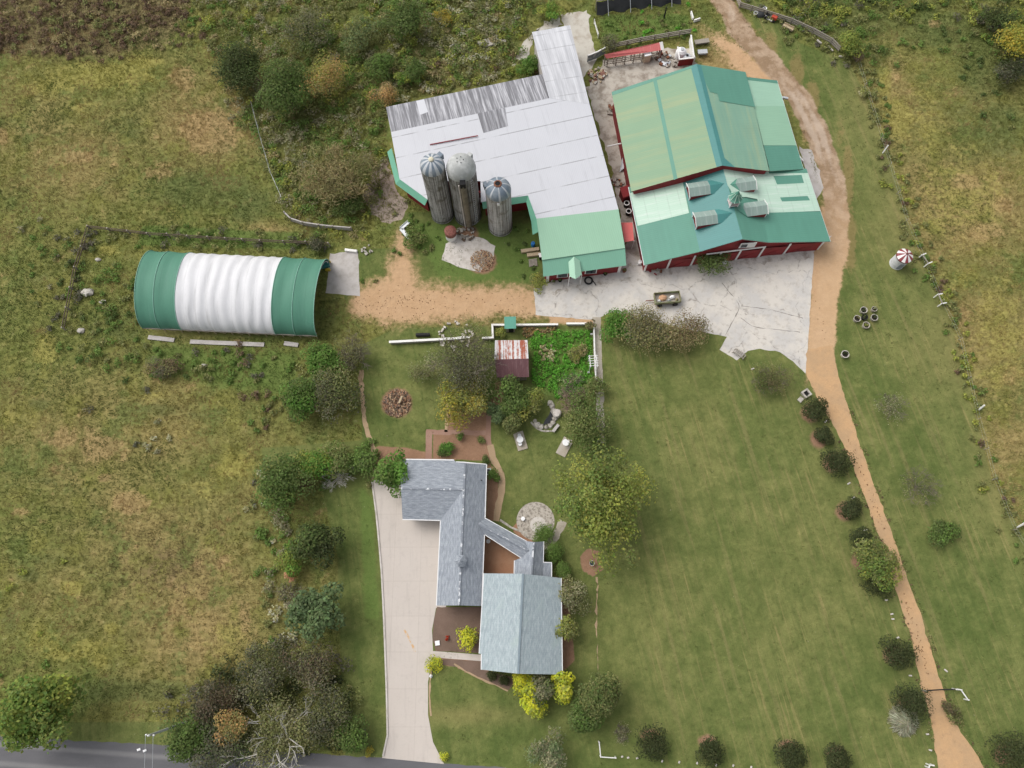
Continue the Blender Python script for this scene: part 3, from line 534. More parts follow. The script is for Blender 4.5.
# ---- white dairy barn
def dairy():
    rid = [(391,132,5.7),(549,98,5.7)]
    Sp = plane3((391,132,5.7),(549,98,5.7),(478,202.5,4.6)); Np = plane3((391,132,5.7),(545,99,5.7),(386,107,4.3))
    s = lambda x,y: onp(x,y,Sp); n_ = lambda x,y: onp(x,y,Np)
    t = thing('dairy_barn', 'sprawling low barn with white metal roof, weathered grey north strip and mint green south end', 'barn', (*P(510,160)[:2],0))
    ud = P(549,98,5)-P(391,132,5)
    main = [s(391,132),s(549,98),s(589.5,104),s(618.5,209.3),s(536.5,218.6),s(528,195.4),s(481,202),s(480.5,181),s(428.5,181),s(427.5,199.5),s(399.5,179)]
    b = MB(); b.slab(main, .12, ud); b.build('white_roof', MT['r_white'], t)
    grey = [n_(391,132),n_(386,107),n_(543,74),n_(548.4,98.4)]
    b = MB(); b.slab(grey, .12, ud); over(b, [(416,101),(424,99),(428,112),(420,115)], Np, .012, 1, ud)
    b.build('weathered_roof', [MT['r_grey'], MT['r_white']], t)
    b = MB(); over(b, [(477.5,113.5),(505,107.6),(508,126),(483.5,133)], Sp, .02, 0, ud, .016); b.build('weathered_panel', MT['r_grey'], t)
    A0, A1 = P(532,32,4.9), P(570,25,4.9); an = [A0, A1, s(589.5,104)+np.array([0,0,.015]), s(549,98)+np.array([0,0,.015])]
    b = MB(); b.slab(an, .12, P(570,25)-P(532,32)); b.build('annex_roof', MT['r_annex'], t)
    b = MB(); p0, p1 = s(430,145)+[0,0,.10], s(478,136.3)+[0,0,.16]; b.beam(p0, p1, .10, .10); b.build('red_fascia', MT['red'], t)
    # mint end
    lower_top = [s(542,260),s(625,248)]; b = MB(); b.slab([s(536.5,218.6),s(618.5,209.3),s(625,248),s(542,260)], .12, ud)
    b.build('mint_roof', MT['r_mint'], t)
    zz = lower_top[0][2]-.12; l2 = Q((542.3,259,zz),(625,247,zz),(626.3,265.5,2.7),(543.3,276.6,2.7)); b = MB(); b.slab(l2, .10, ud); b.build('mint_lower_roof', MT['r_mint2'], t)
    # skirt roof
    for sk in ([(391.5,148),(399.5,179),(427.5,199.5)],[(482,202),(528,195.4),(536.5,218.6),(538,232)]):
        b = MB(); pts = [s(*q) for q in sk]; off=[]
        for i in range(len(pts)):
            a = pts[max(0,i-1)]; c = pts[min(len(pts)-1,i+1)]; d = (c-a)[:2]; d /= np.linalg.norm(d); nn = np.array([d[1],-d[0]]); off.append(pts[i]+np.array([nn[0]*.75, nn[1]*.75, -.62])-[0,0,.02])
        for i in range(len(pts)-1): b.slab([pts[i]-[0,0,.02], pts[i+1]-[0,0,.02], off[i+1], off[i]], .05)
        b.build('skirt_roof', MT['trimgreen'], t)
    foot = inset(main[:3]+[main[3]]+main[4:], .45); b = MB(); walls(b, foot, .16); b.build('red_wall', MT['red'], t)
    b = MB(); walls(b, inset([grey[1],grey[2],grey[3],grey[0]], .35), .2); walls(b, inset(an, .35), .16); b.build('block_wall', MT['greyconc'], t)
    low = inset([s(536.5,218.6), s(618.5,209.3), l2[2], l2[3]], .4); b = MB(); walls(b, low, .16); b.build('front_wall', MT['red'], t)
    # white trim boards, windows and doors on the front
    f0, f1 = low[3].copy(), low[2].copy(); d = (f1-f0); L = np.linalg.norm(d[:2]); e = d/L; out = np.array([e[1],-e[0],0])
    def pf(x, z, o=.05): return np.array([f0[0]+e[0]*x+out[0]*o, f0[1]+e[1]*x+out[1]*o, z])
    for x0, x1, z0, z1, nm, mt in ((.1,.5,0,2.6,'corner_board','trim'),(L-.5,L-.1,0,2.6,'corner_board','trim'),(1.6,3.2,.9,2.2,'window','trim'),(5.6,7.3,.9,2.2,'window','trim'),(3.8,5.0,0,2.2,'door','trim')):
        b = MB(); b.beam(pf((x0+x1)/2,z0), pf((x0+x1)/2,z1), x1-x0, .06); fr = b.build(nm, MT[mt], t)
        if nm == 'window': g = MB(); g.beam(pf((x0+x1)/2,z0+.15,.09), pf((x0+x1)/2,z1-.15,.09), x1-x0-.3, .04); g.build('pane', MT['glass'], fr)
    # porch gable over the door
    g = Q((574,256.5,3.9),(568.4,262,3.35),(569.5,276.5,3.2),(575.5,279,3.75),(581.8,274.5,3.2),(579.8,260.5,3.35))
    b = MB(); b.slab([g[0],g[1],g[2],g[3]], .06); b.slab([g[0],g[3],g[4],g[5]], .06)
    for q in (g[2],g[4]): b.tube((q[0],q[1],0), q-[0,0,.08], .06, n=6, m=1)
    b.build('porch', [MT['r_mint3'], MT['trim']], t)
    # small red wall and white framed window by the silos
    c = P(483.5,213,0); w = MB(); w.box((c[0],c[1]+1.6,1.6),(2.4,.3,3.2)); w.build('red_wall', MT['red'], t)
    w = MB(); w.box((c[0]+.1,c[1]+1.42,1.25),(1.0,.06,1.2)); fr = w.build('window', MT['trim'], t); w = MB(); w.box((c[0]+.1,c[1]+1.37,1.2),(.6,.05,.8)); w.build('pane', MT['red'], fr)
dairy()
# ---- green roofed hay barn
def hay():
    t = thing('hay_barn', 'big red barn with patched green metal roof, dormers and cupola beside dirt lane', 'barn', (*P(720,200)[:2],0))
    ZR, ZF = 7.0, 6.0
    R0, R1 = P(696.6,64,ZR), P(722.2,165.6,ZR); L0, L1 = P(611.5,92,4.2), P(631.3,191.5,4.2); E0, E1 = P(745.5,72,5.1), P(769.3,171,5.1)
    ax = (R1-R0)/np.linalg.norm(R1-R0)
    PL = plane3((696.6,64,ZR),(722.2,165.6,ZR),(611.5,92,4.2)); PR = plane3((696.6,64,ZR),(722.2,165.6,ZR),(745.5,72,5.1))
    b = MB(); b.slab([R0,R1,L1,L0], .12, ax, 0, 4)
    over(b, [(653,80),(656.5,79),(677.5,178.5),(673.8,180)], PL, .012, 1, ax); over(b, [(690.5,66),(696.6,64),(722.2,165.6),(716.5,167)], PL, .014, 2, ax)
    over(b, [(612.3,95.5),(611.5,92),(692,65.5),(692.5,68)], PL, .016, 1, ax)
    b.build('west_roof', [MT['r_green'], MT['r_teal'], MT['r_blue'], MT['r_teal'], MT['red']], t)
    b = MB(); b.slab([R0,R1,E1,E0], .12, ax, 0, 4)
    over(b, [(697.2,64.5),(745.5,72),(755,107),(719.5,101),(717.7,93.8),(710,92)], PR, .012, 1, ax)
    over(b, [(696.8,64),(701,65),(724.5,158),(735,167.3),(722.2,165.6)], PR, .016, 2, ax)
    b.build('east_roof', [MT['r_green2'], MT['r_teal'], MT['r_blue'], MT['r_teal'], MT['red']], t)
    # lean-to on the lane side
    sh = Q((746.5,77,4.75),(777,80.5,3.3),(803.5,169,3.3),(770,171,4.75)); PS = plane3((746.5,77,4.75),(777,80.5,3.3),(803.5,169,3.3))
    b = MB(); b.slab(sh, .10, ax); over(b, [(753.6,106),(784.6,106),(796.4,145.4),(763.6,145.4)], PS, .010, 3, ax); over(b, [(763.7,145.6),(796.5,145.6),(803.5,169),(770,171)], PS, .012, 1, ax); over(b, [(746.5,77),(777,80.5),(778,83.5),(747.5,80)], PS, .014, 1, ax)
    b.build('lean_to_roof', [MT['r_mint3'], MT['r_teal'], MT['r_blue'], MT['r_mint']], t)
    # front block
    F0, F1 = P(719.0,153,ZF), P(742.5,239,ZF); B0, B1 = P(680.5,170,4.35), P(700,251.5,4.35); O0, O1 = P(628.6,187,3.0), P(644.3,265,3.0)
    C0, C1 = P(750,158,4.4), P(768.7,242.3,4.4); W0, W1 = P(806.5,169,3.0), P(830.5,241.4,3.0); C0b = P(755,161,4.4)
    fx = (F1-F0)/np.linalg.norm(F1-F0)
    pB = plane3((680.5,170,4.35),(700,251.5,4.35),(644.3,265,3.0)); pC = plane3((750,158,4.4),(768.7,242.3,4.4),(830.5,241.4,3.0)); pG = plane3((719,153,ZF),(742.5,239,ZF),(750,158,4.4))
    b = MB(); b.slab([F0,F1,B1,B0], .10, fx); b.build('front_roof', MT['r_blue'], t)
    b = MB(); b.slab([F0,F1,C1,C0], .10, fx); over(b, [(722.5,166),(751.4,164.5),(761.8,211.5),(757,199),(746,197),(735,197.5),(727.5,185)], pG, .010, 1, fx); b.build('front_roof', [MT['r_teal'], MT['r_pale']], t)
    b = MB(); b.slab([B0,B1,O1,O0], .10, fx); over(b, [(630,193.2),(681.5,176),(689,213),(637.5,226)], pB, .012, 1, fx); b.build('side_roof', [MT['r_teal'], MT['r_pale']], t)
    b = MB(); b.slab([C0,C1,W1,W0], .10, fx); over(b, [(751.8,166),(806.5,169.2),(820.3,211),(762.1,213)], pC, .012, 1, fx)
    over(b, [(773.5,176),(801.5,175),(804,183),(777,184.5)], pC, .022, 0, fx); over(b, [(780,197.5),(807.5,196),(810,200.3),(782,201.5)], pC, .022, 0, fx)
    over(b, [(768,170.5),(806.5,169.2),(808,173),(769,173.5)], pC, .024, 0, fx); b.build('side_roof', [MT['r_teal'], MT['r_pale']], t)
    # walls
    sI = fx*-.45
    south = [p+sI-[0,0,.12] for p in (O1,B1,F1,C1,W1)]; O1i = south[0]+(south[1]-south[0])/np.linalg.norm(south[1]-south[0])*.4; W1i = south[4]+(south[3]-south[4])/np.linalg.norm(south[3]-south[4])*.4
    b = MB(); a, z = O1i, W1i; b.face([(a[0],a[1],0),(z[0],z[1],0),z,south[3],south[2],south[1],a])
    O0i, W0i = O0+(B0-O0)/np.linalg.norm(B0-O0)*.4, W0+(C0-W0)/np.linalg.norm(C0-W0)*.4
    for p, q in ((O1i,O0i),(W1i,W0i)): b.face([(p[0],p[1],0),(q[0],q[1],0),q-[0,0,.12],p-[0,0,.0]])
    mi = [p-[0,0,.14] for p in (L0+ax*.4+(R0-L0)*.04, L1-ax*.12+(R0-L0)*.04, R1-ax*.12, E1-ax*.12-(E1-R1)*.05, E0+ax*.4-(E0-R0)*.05, R0+ax*.4)]
    b.face([(mi[0][0],mi[0][1],0),(mi[1][0],mi[1][1],0),mi[1],mi[0]])
    b.face([(mi[1][0],mi[1][1],0),(mi[3][0],mi[3][1],0),mi[3],mi[2],mi[1]]); b.face([(mi[3][0],mi[3][1],0),(mi[4][0],mi[4][1],0),mi[4],mi[3]]); b.face([(mi[4][0],mi[4][1],0),(mi[0][0],mi[0][1],0),mi[0],mi[5],mi[4]])
    si = inset(sh, .35); walls(b, si, .14); b.build('red_wall', MT['red'], t)
    # white posts, beam and door frames on the south front
    d = (W1i-O1i); L = np.linalg.norm(d[:2]); e = np.array([d[0]/L, d[1]/L, 0]); out = np.array([e[1],-e[0],0])
    def pf(x, z, o=.05): return np.array([O1i[0]+e[0]*x+out[0]*o, O1i[1]+e[1]*x+out[1]*o, z])
    def ztop(x):
        xs = [np.dot(q[:2]-O1i[:2], e[:2]) for q in (O1i,south[1],south[2],south[3],W1i)]; return float(np.interp(x, xs, [q[2] for q in (O1i,south[1],south[2],south[3],W1i)]))
    posts = [.15, L*.135, L*.27, L*.415, L*.525, L*.655, L*.80, L-.15]
    for x in posts: b = MB(); h = min(ztop(x)-.1, 3.0); b.beam(pf(x,0), pf(x,h), .26, .08); b.build('white_post', MT['trim'], t)
    b = MB(); b.beam(pf(L*.33,3.05,.06), pf(L*.66,3.05,.06), .09, .26); b.build('white_beam', MT['trim'], t)
    b = MB()
    for p_, q_ in zip(south[:-1], south[1:]): b.beam(p_-sI*.9+[0,0,.0], q_-sI*.9, .06, .10)
    b.build('eave_trim', MT['trim'], t)
    for i in range(len(posts)-1):
        if i in (0,2): continue
        x0, x1 = posts[i]+.3, posts[i+1]-.3; b = MB(); b.beam(pf((x0+x1)/2,.05,.03), pf((x0+x1)/2,2.4,.03), x1-x0, .05); dr = b.build('barn_door', MT['red'], t)
        g = MB(); g.beam(pf(x0,.1,.07), pf(x1,2.3,.07), .1, .03); g.build('brace', MT['red'], dr)
    xm = L*.545; b = MB(); b.beam(pf(xm,3.6,.07), pf(xm,4.9,.07), 2.2, .07); fr = b.build('loft_window', MT['trim'], t)
    for k in (-.52,.52): g = MB(); g.beam(pf(xm+k,3.85,.12), pf(xm+k,4.65,.12), .8, .04); g.build('pane', MT['glass'], fr)
    # dormers
    wl = np.cross((0,0,1), fx); wl = wl if np.dot(wl, B0-F0) > 0 else -wl; wl[2] = 0; wl /= np.linalg.norm(wl)
    dl = np.dot((B0-F0)[:2], wl[:2]); dr_ = np.dot((C0-F0)[:2], -wl[:2]); kL, kR = (ZF-4.35)/dl, (ZF-4.4)/dr_
    for px, py, side, df in ((706,186,1,.97),(712,215.5,1,.99),(750,181.7,-1,.80),(758,206.5,-1,.92)):
        zr = ZF-.12; q = P(px,py,zr); s_ = np.dot((q-F0)[:2], fx[:2]); w = wl*side; k = kL if side > 0 else kR; dd = (dl if side > 0 else dr_)*df
        o = np.array([F0[0],F0[1],0])+fx*s_; o[2] = 0; hw, ze = 1.02, zr-.46
        pt = lambda dist, along, z: o+w*dist+fx*along+np.array([0,0,z])
        back = (ZF-zr)/k+.02; ek = (ZF-ze)/k; mid = back+(dd-back)*(.42 if side > 0 else .22)
        b = MB()
        for sg in (1,-1):
            me_ = ek + (back-ek)*0; em = max(ek, mid)
            b.slab([pt(dd+.2,0,zr+.05),pt(mid,0,zr+.05),pt(em,sg*(hw+.06),ze),pt(dd+.2,sg*(hw+.06),ze)], .05, w, 0)
            tri = [pt(mid,0,zr+.05),pt(back,0,zr+.05),pt(ek,sg*(hw+.06),ze)] + ([pt(em,sg*(hw+.06),ze)] if em > ek+.05 else [])
            b.slab(tri, .05, w, 1)
        dm = b.build('dormer', [MT['r_old'], MT['r_blue'] if side > 0 else MT['r_teal']], t)
        b = MB(); zb = ZF-k*dd-.1
        b.face([pt(dd,-hw,zb),pt(dd,hw,zb),pt(dd,hw,ze),pt(dd,0,zr),pt(dd,-hw,ze)])
        for sg in (1,-1): b.face([pt(dd,sg*hw,zb),pt(dd,sg*hw,ze),pt(ek-.1,sg*hw,ze)])
        b.build('cheek_wall', MT['red'], dm)
        b = MB()
        for sg in (1,-1): b.beam(pt(dd+.06,sg*hw*.96,zb), pt(dd+.06,sg*hw*.96,ze), .14,.08); b.beam(pt(dd+.22,sg*(hw+.12),ze), pt(dd+.22,0,zr+.05), .06,.16)
        b.build('trim', MT['trim'], dm)
    # cupola
    q = P(729.5,203.5,ZF); s_ = np.dot((q-F0)[:2], fx[:2]); o = np.array([F0[0],F0[1],0])+fx*s_; o[2] = ZF; rz = math.atan2(fx[1], fx[0])
    b = MB(); b.box(o+[0,0,.62],(1.1,1.1,1.5),rz); cu = b.build('cupola', MT['red'], t)
    b = MB(); R_ = _rz(rz)
    for sx, sy in ((1,1),(1,-1),(-1,1),(-1,-1)): c = R_@np.array([sx*.56,sy*.56,0]); b.beam(o+c-[0,0,.1], o+c+[0,0,1.4], .14,.14)
    for ang in range(4):
        A = R_@_rz(ang*math.pi/2)
        b.beam(o+A@np.array([.58,-.5,1.36]), o+A@np.array([.58,.5,1.36]), .1,.12); b.beam(o+A@np.array([.58,-.5,.2]), o+A@np.array([.58,.5,.2]), .1,.12)
        for zz in (.5,.75,1.0): b.beam(o+A@np.array([.57,-.45,zz]), o+A@np.array([.57,.45,zz]), .05,.07)
    b.build('louvre', MT['trim'], cu)
    b = MB(); prof = [(.98,1.38),(.74,1.55),(.48,1.95),(.30,2.45),(.02,3.0)]; G=[]
    for r, z in prof: G.append([o+_rz(rz+math.pi/8)@np.array([r*math.cos(k*math.pi/4), r*math.sin(k*math.pi/4), z]) for k in range(8)])
    b.grid(G, smooth=False, closed=True, m=lambda i,j: 0)
    for k in range(8): 
        for i in range(3): b.beam(G[i][k], G[i+1][k], .07,.07, m=1)
    b.build('cupola_roof', [MT['r_teal'], MT['r_pale']], cu)
    for e0, e1 in ((sh[1],sh[2]),(W0,W1),(O0,O1)): b = MB(); b.beam(e0-[0,0,.1],e1-[0,0,.1],.12,.12); b.build('gutter', MT['gutter'], t)
hay()
# ---- house
def house():
    t = thing('farmhouse', 'low rambling house with grey and blue green shingle roofs beside the pale driveway', 'house', (*P(480,560)[:2],0))
    zr, ze = 4.2, 2.7
    RW0, X = P(401,488.3,zr), P(463.4,489.7,zr); RN, RS = P(465,463,zr), P(459,605.3,zr)
    NWc, Nm, Nm2, Ne = P(407,459.3,ze), P(454,460,ze), P(456,462,ze), P(464.5,462.3,ze)
    NWc = P(400,459.2,ze); SW, V = P(402.5,519.3,ze), P(440.6,520.3,ze); SWs, SEs = P(436.5,605.6,ze), P(481.5,606,ze); NE, E1 = P(486.5,464.5,ze), P(485,517,ze)
    bR = MB(); u1 = X-RW0; u2 = RS-RN
    bR.slab([RW0,X,Ne,Nm2,Nm,NWc], .12, u1); bR.slab([RW0,X,V,SW], .12, u1); bR.slab([X,RS,SWs,V], .12, u2); bR.slab([RN,RS,SEs,E1,NE], .12, u2); bR.face([RN,X,Ne-[0,0,.05]])
    bR.build('shingle_roof', MT['shingle'], t)
    b = MB(); b.beam(RW0+[0,0,.03], X+[0,0,.03], .22,.05); b.beam(RN+[0,0,.03], RS+[0,0,.03], .22,.05)
    b.build('ridge_cap', MT['ridgecap'], t)
    for p, q in ((NWc,Nm),(Nm2,Ne),(SW,V),(V,SWs),(NE,E1),(E1,SEs),(Ne,NE)): b = MB(); b.beam(p-[0,0,.05], q-[0,0,.05], .14,.13); b.build('gutter', MT['gutter'], t)
    foot = inset([NWc,Ne,NE,E1,SEs,SWs,V,SW], .45); b = MB(); walls(b, foot, .1); b.face([RN-u2/np.linalg.norm(u2)*-.4, foot[1], foot[2]]); b.build('house_wall', MT['siding'], t)
    a, c = foot[6], foot[7]
    for k, (f0, f1) in enumerate(((.1,.45),(.55,.9))):
        g = MB(); p, q = a+(c-a)*f0, a+(c-a)*f1; g.beam((*((p+q)/2)[:2],.05),(*((p+q)/2)[:2],2.2), np.linalg.norm(q-p), .3); g.build('garage_door', MT['trim'], t)
    q = P(461,561,zr); b = MB(); b.lathe(q, [(.62,-.35),(.62,.35),(.80,.38),(.35,.75),(.03,1.0)], 6, smooth=False); cp = b.build('cupola', MT['shingle'], t)
    b = MB(); b.lathe(q, [(.64,-.1),(.64,.0)], 6, smooth=False); b.build('cupola_trim', MT['ridgecap'], cp)
    q = P(481.5,480.5,3.0); b = MB(); b.tube(q-[0,0,.3], q+[0,0,.35], .07, n=8); b.build('vent_pipe', MT['rubber'], t)
    # breezeway and link block
    zc, zce = 3.6, 2.7; c0, c1 = P(478,523.5,zc), P(528.5,550.5,zc); t0, t1, s0, s1 = P(485.5,518.4,zce), P(527,541.5,zce), P(484,534,zce), P(521.5,558,zce)
    b = MB(); uc = c1-c0; b.slab([c0,c1,t1,t0], .1, uc); b.slab([c0,c1,s1,s0], .1, uc)
    zl = 3.9; k0, k1 = P(533.7,542,zl), P(531.5,575,zl); ul = k1-k0
    lp = Q((525,541,2.8),(543.7,541.5,2.8),(543.2,562.3,2.8),(551.6,562.6,2.5),(551.6,577.5,2.5),(514,577,2.5),(514.4,560.5,2.5),(522,557.5,2.8))
    b.slab([k0,k1,P(543.0,577,2.8),lp[2],lp[1]], .1, ul); b.slab([lp[2],lp[3],lp[4],P(543.0,577,2.8)], .1, ul); b.slab([k0,k1,lp[5],lp[6],lp[7],lp[0]], .1, ul)
    br = b.build('breezeway_roof', MT['shingle'], t)
    b = MB(); b.beam(c0+[0,0,.02],c1+[0,0,.02],.18,.05); b.beam(k0+[0,0,.02],k1+[0,0,.02],.2,.05); b.build('ridge_cap', MT['ridgecap'], br)
    for p, q in ((t0,t1),(s0,s1),(lp[1],lp[2]),(lp[2],lp[3]),(lp[3],lp[4]),(lp[5],lp[6])): b = MB(); b.beam(p-[0,0,.05], q-[0,0,.05], .11,.13); b.build('gutter', MT['gutter'], br)
    b = MB(); walls(b, inset(lp, .35), .12); b.build('link_wall', MT['siding'], t)
    for f_ in (.2,.5,.8):
        for A, B_ in ((t0,t1),(s0,s1)):
            p = A+(B_-A)*f_; p = p+(c0+(c1-c0)*f_-p)*.15; b = MB(); b.beam((p[0],p[1],0), (p[0],p[1],2.6), .14,.14); b.build('porch_post', MT['trim'], t)
    # big block
    zg, zge = 5.2, 3.1; g0, g1 = P(523,573.7,zg), P(518,673.7,zg); ug = g1-g0
    pw = plane3((523,573.7,zg),(518,673.7,zg),(484,573.3,zge)); pe = plane3((523,573.7,zg),(518,673.7,zg),(561,578,zge)); W = [onp(x,y,pw) for x,y in ((484,573.3),(479.2,653.5),(481.5,654),(481.3,669.6))]; E_ = [onp(x,y,pe) for x,y in ((561,578),(562.3,674.5))]
    b = MB(); b.slab([g0,g1,W[3],W[2],W[1],W[0]], .14, ug); b.slab([g0,g1,E_[1],E_[0]], .14, ug); mr = b.build('main_roof', MT['shingle2'], t)
    b = MB(); b.beam(g0+[0,0,.03],g1+[0,0,.03],.24,.06); b.build('ridge_cap', M_plain('dark_cap', (.20,.25,.28), .8, 2, .2), mr)
    for p, q in ((W[0],W[1]),(W[2],W[3]),(E_[0],E_[1])): b = MB(); b.beam(p-[0,0,.06], q-[0,0,.06], .13,.14); b.build('gutter', MT['gutter'], mr)
    fo = inset([W[0],E_[0],E_[1],W[3]], .5); b = MB(); walls(b, fo, .1)
    for gi, (p, q) in ((g0+ug/np.linalg.norm(ug)*.5,(fo[0],fo[1])),(g1-ug/np.linalg.norm(ug)*.5,(fo[3],fo[2]))): b.face([gi-[0,0,.18],p,q])
    b.build('brick_wall', MT['brickwall'], t)
    p, q = fo[3], fo[2]
    for f_ in (.22,.5,.78):
        c = p+(q-p)*f_; d = (q-p)/np.linalg.norm(q-p); o = np.array([d[1],-d[0],0]); b = MB(); b.beam((c[0]+o[0]*.04,c[1]+o[1]*.04,.9),(c[0]+o[0]*.04,c[1]+o[1]*.04,2.2),1.3,.08); fr = b.build('window', MT['trim'], t)
        b = MB(); b.beam((c[0]+o[0]*.09,c[1]+o[1]*.09,1.0),(c[0]+o[0]*.09,c[1]+o[1]*.09,2.1),1.1,.04); b.build('pane', MT['glass'], fr)
house()
# ---- silos
def M_stave(name, c1, c2, moss):
    t = NT(name); uv = t.coord('UV'); st = t.noise(t.coord('UV', (4.2,.10,1)), 1.0, 6, .75); b = t.noise(t.coord(), .55, 5, .65); f = t.noise(t.coord(), 5, 4)
    c = t.mix(t.sstep(.43,.57,st), c1, c2); c = t.mix(t.math('MULTIPLY', t.sstep(.50,.66,b), .7), c, moss)
    sep = t.n('ShaderNodeSeparateXYZ'); t.l(uv, sep.inputs[0]); rib = t.sstep(.0,.18,t.math('PINGPONG', t.math('FRACT', t.math('MULTIPLY', sep.outputs[0], 3.3)), .5)); hoopz = t.sstep(.0,.12,t.math('PINGPONG', t.math('FRACT', t.math('MULTIPLY', sep.outputs[1], 1.3)), .5))
    c = t.hsv(c, t.math('MULTIPLY', t.math('MULTIPLY_ADD', rib, .30, .70), t.math('MULTIPLY_ADD', hoopz, .16, .84))); c = t.gain(c, f, .25); t.bump(t.math('ADD', rib, hoopz), .5, .04); return t.done(c, .85, 0, .2)
MT['stave'] = M_stave('silo_stave', (.17,.164,.154), (.46,.452,.44), (.10,.088,.06)); MT['stave2'] = M_stave('dark_stave', (.125,.120,.110), (.40,.392,.38), (.085,.072,.045)); MT['stave3'] = M_stave('pale_stave', (.25,.235,.22), (.56,.545,.53), (.20,.18,.14))
MT['gore'] = M_worn('pale_gore', (.47,.49,.51), (.30,.32,.34), 1, .5,.7,.45); MT['gore2'] = M_worn('blue_gore', (.16,.20,.245), (.25,.285,.315), 1, .4,.7,.45)
MT['domem'] = M_worn('grey_dome', (.36,.37,.36), (.50,.51,.50), .9, .42,.66,.42, amt=.08)
def silo(px, py, r, h, kind, name, label):
    c = P(px, py); t = thing(name, label, 'silo', c, 'farm silos'); w = MB(); w.lathe(c, [(r*1.04,0),(r*1.04,.4)], 40, 0, True); w.lathe(c, [(r,.40),(r,h)], 40, 0, True); w.build('stave_wall', MT[{1:'stave',2:'stave2',3:'stave3'}[kind]], t)
    dh = r*(.85 if kind != 2 else 1.0); n = 40; prof = [(r*1.02,h-.12),(r*1.02,h+.02)]+[(r*1.02*math.cos(a), h+.02+dh*math.sin(a)) for a in np.linspace(.08,math.pi/2-.02,10)]
    d = MB(); d.lathe(c, prof, n, m=(0 if kind == 2 else (lambda i,j: (j//2) % 2 if kind == 1 else (0 if j % 5 == 0 else 1))), smooth=True)
    dm = d.build('dome', [MT['domem']] if kind == 2 else [MT['gore'], MT['gore2']], t)
    top = c+[0,0,h+dh]
    k = MB()
    if kind == 1: k.lathe(top, [(.34,-.08),(.34,.14),(.2,.24),(.01,.28)], 14); k.build('cap', M_plain('cream_cap', (.62,.58,.44), .6), dm)
    if kind == 2:
        for a in range(5): k.tube(top+[.45*math.cos(a*1.25),.45*math.sin(a*1.25),-.1], top+[.45*math.cos(a*1.25),.45*math.sin(a*1.25),.07], .06, n=6)
        k.build('vent', MT['rubber'], dm)
    if kind == 3:
        for a in range(16):
            x, y = math.cos(a*math.pi/8), math.sin(a*math.pi/8); k.beam(top+[x*.36,y*.36,.02], top+[x*.98,y*.98,-.34], .12,.07)
        k.lathe(top, [(.50,-.10),(.50,.07),(.36,.09),(.36,-.02)], 20); k.build('rusty_crown', MT['rust'], dm)
        k = MB(); k.lathe(top, [(.36,.03),(.01,.03)], 16); k.build('open_hole', MT['dark'], dm)
    ch = MB(); 
    if kind == 1: ch.box(c+[r*.62,r*.62,h+.35],(.9,.7,1.0),.8); ch.build('hatch', MT['gore2'], dm)
    if kind == 2: ch.box(c+[r*.6,r*.7,h+.45],(.8,.6,1.0),.9); ch.build('hatch', MT['domem'], dm)
    if kind == 3: ch.box(c+[-r*.95,r*.35,h+.1],(.5,.8,1.1),.3); ch.build('hatch', MT['gore2'], dm)
    if kind == 2:
        b = MB(); b.tube(c+[.12,-r-.32,.6], c+[.12,-r-.32,h-.3], .42, n=12); b.build('chute', M_worn('mossy_chute', (.20,.17,.125), (.13,.11,.08), 1.2,.4,.65), t)
        b = MB(); b.box(c+[.12,-r-.36,h-.15],(.72,.72,.9)); b.build('chute_hood', MT['dark'], t)
        b = MB(); b.tube(c+[-.45,-r-.30,.2], c+[-.45,-r-.30,h-.5], .09, n=8); b.build('fill_pipe', MT['conc'], t)
        b = MB()
        for z in np.arange(.6,h-.4,.5): b.box(c+[r*.66,-r*.86,z],(.42,.06,.05),.6)
        for k_ in (-.2,.2): b.beam(c+[r*.66+k_*.8,-r*.86+k_*.55,.3], c+[r*.66+k_*.8,-r*.86+k_*.55,h-.3], .05,.05)
        b.build('ladder', MT['galv'], t)
    if kind == 3:
        b = MB(); b.box(c+[-.1,-r-.08,h-.75],(.34,.2,.4)); b.build('door_plate', MT['trim'], t)
silo(442.8,214.2,1.62,12.2,1,'silo','tall narrow grey silo with striped blue and white dome, leftmost of the three')
silo(468.0,214.3,1.95,11.6,2,'silo','widest grey silo with smooth rounded dome, dark chute and pipe, in the middle')
silo(500.6,226,1.72,9.6,3,'silo','shortest silo with pale staves and a rusty open crown on its ribbed dome')
# ------------------------------------------------------------------ plants
PAL = {
 'dk': [(.026,.033,.013),(.042,.048,.019),(.034,.042,.018)], 'dkg': [(.042,.062,.018),(.058,.082,.024),(.070,.090,.032)], 'gr': [(.065,.108,.024),(.088,.135,.034),(.072,.098,.030)],
 'br': [(.058,.128,.022),(.080,.155,.030),(.055,.108,.022)], 'ol': [(.105,.115,.042),(.145,.145,.058),(.085,.090,.036)], 'yg': [(.145,.165,.036),(.195,.195,.046),(.110,.130,.032)],
 'lime': [(.340,.370,.022),(.460,.440,.030),(.290,.330,.030)], 'bg': [(.062,.088,.040),(.090,.122,.056),(.070,.098,.042)], 'tan': [(.215,.175,.095),(.170,.145,.072),(.130,.115,.055)],
 'rust': [(.290,.170,.075),(.230,.145,.060),(.190,.150,.050)], 'gy': [(.150,.144,.086),(.190,.180,.112),(.120,.115,.068)], 'gold': [(.300,.220,.030),(.240,.190,.030),(.180,.150,.030)],
 'bloom': [(.340,.320,.215),(.230,.215,.125),(.160,.155,.075)], 'brn': [(.090,.062,.040),(.125,.088,.055),(.070,.052,.034)], 'pink': [(.380,.180,.110),(.320,.160,.10),(.20,.12,.07)], 'gb': [(.075,.072,.050),(.105,.098,.068),(.058,.058,.040)],
 'lush': [(.070,.200,.020),(.105,.250,.040),(.055,.150,.020)], 'silver': [(.170,.170,.120),(.230,.230,.170),(.12,.12,.08)]}
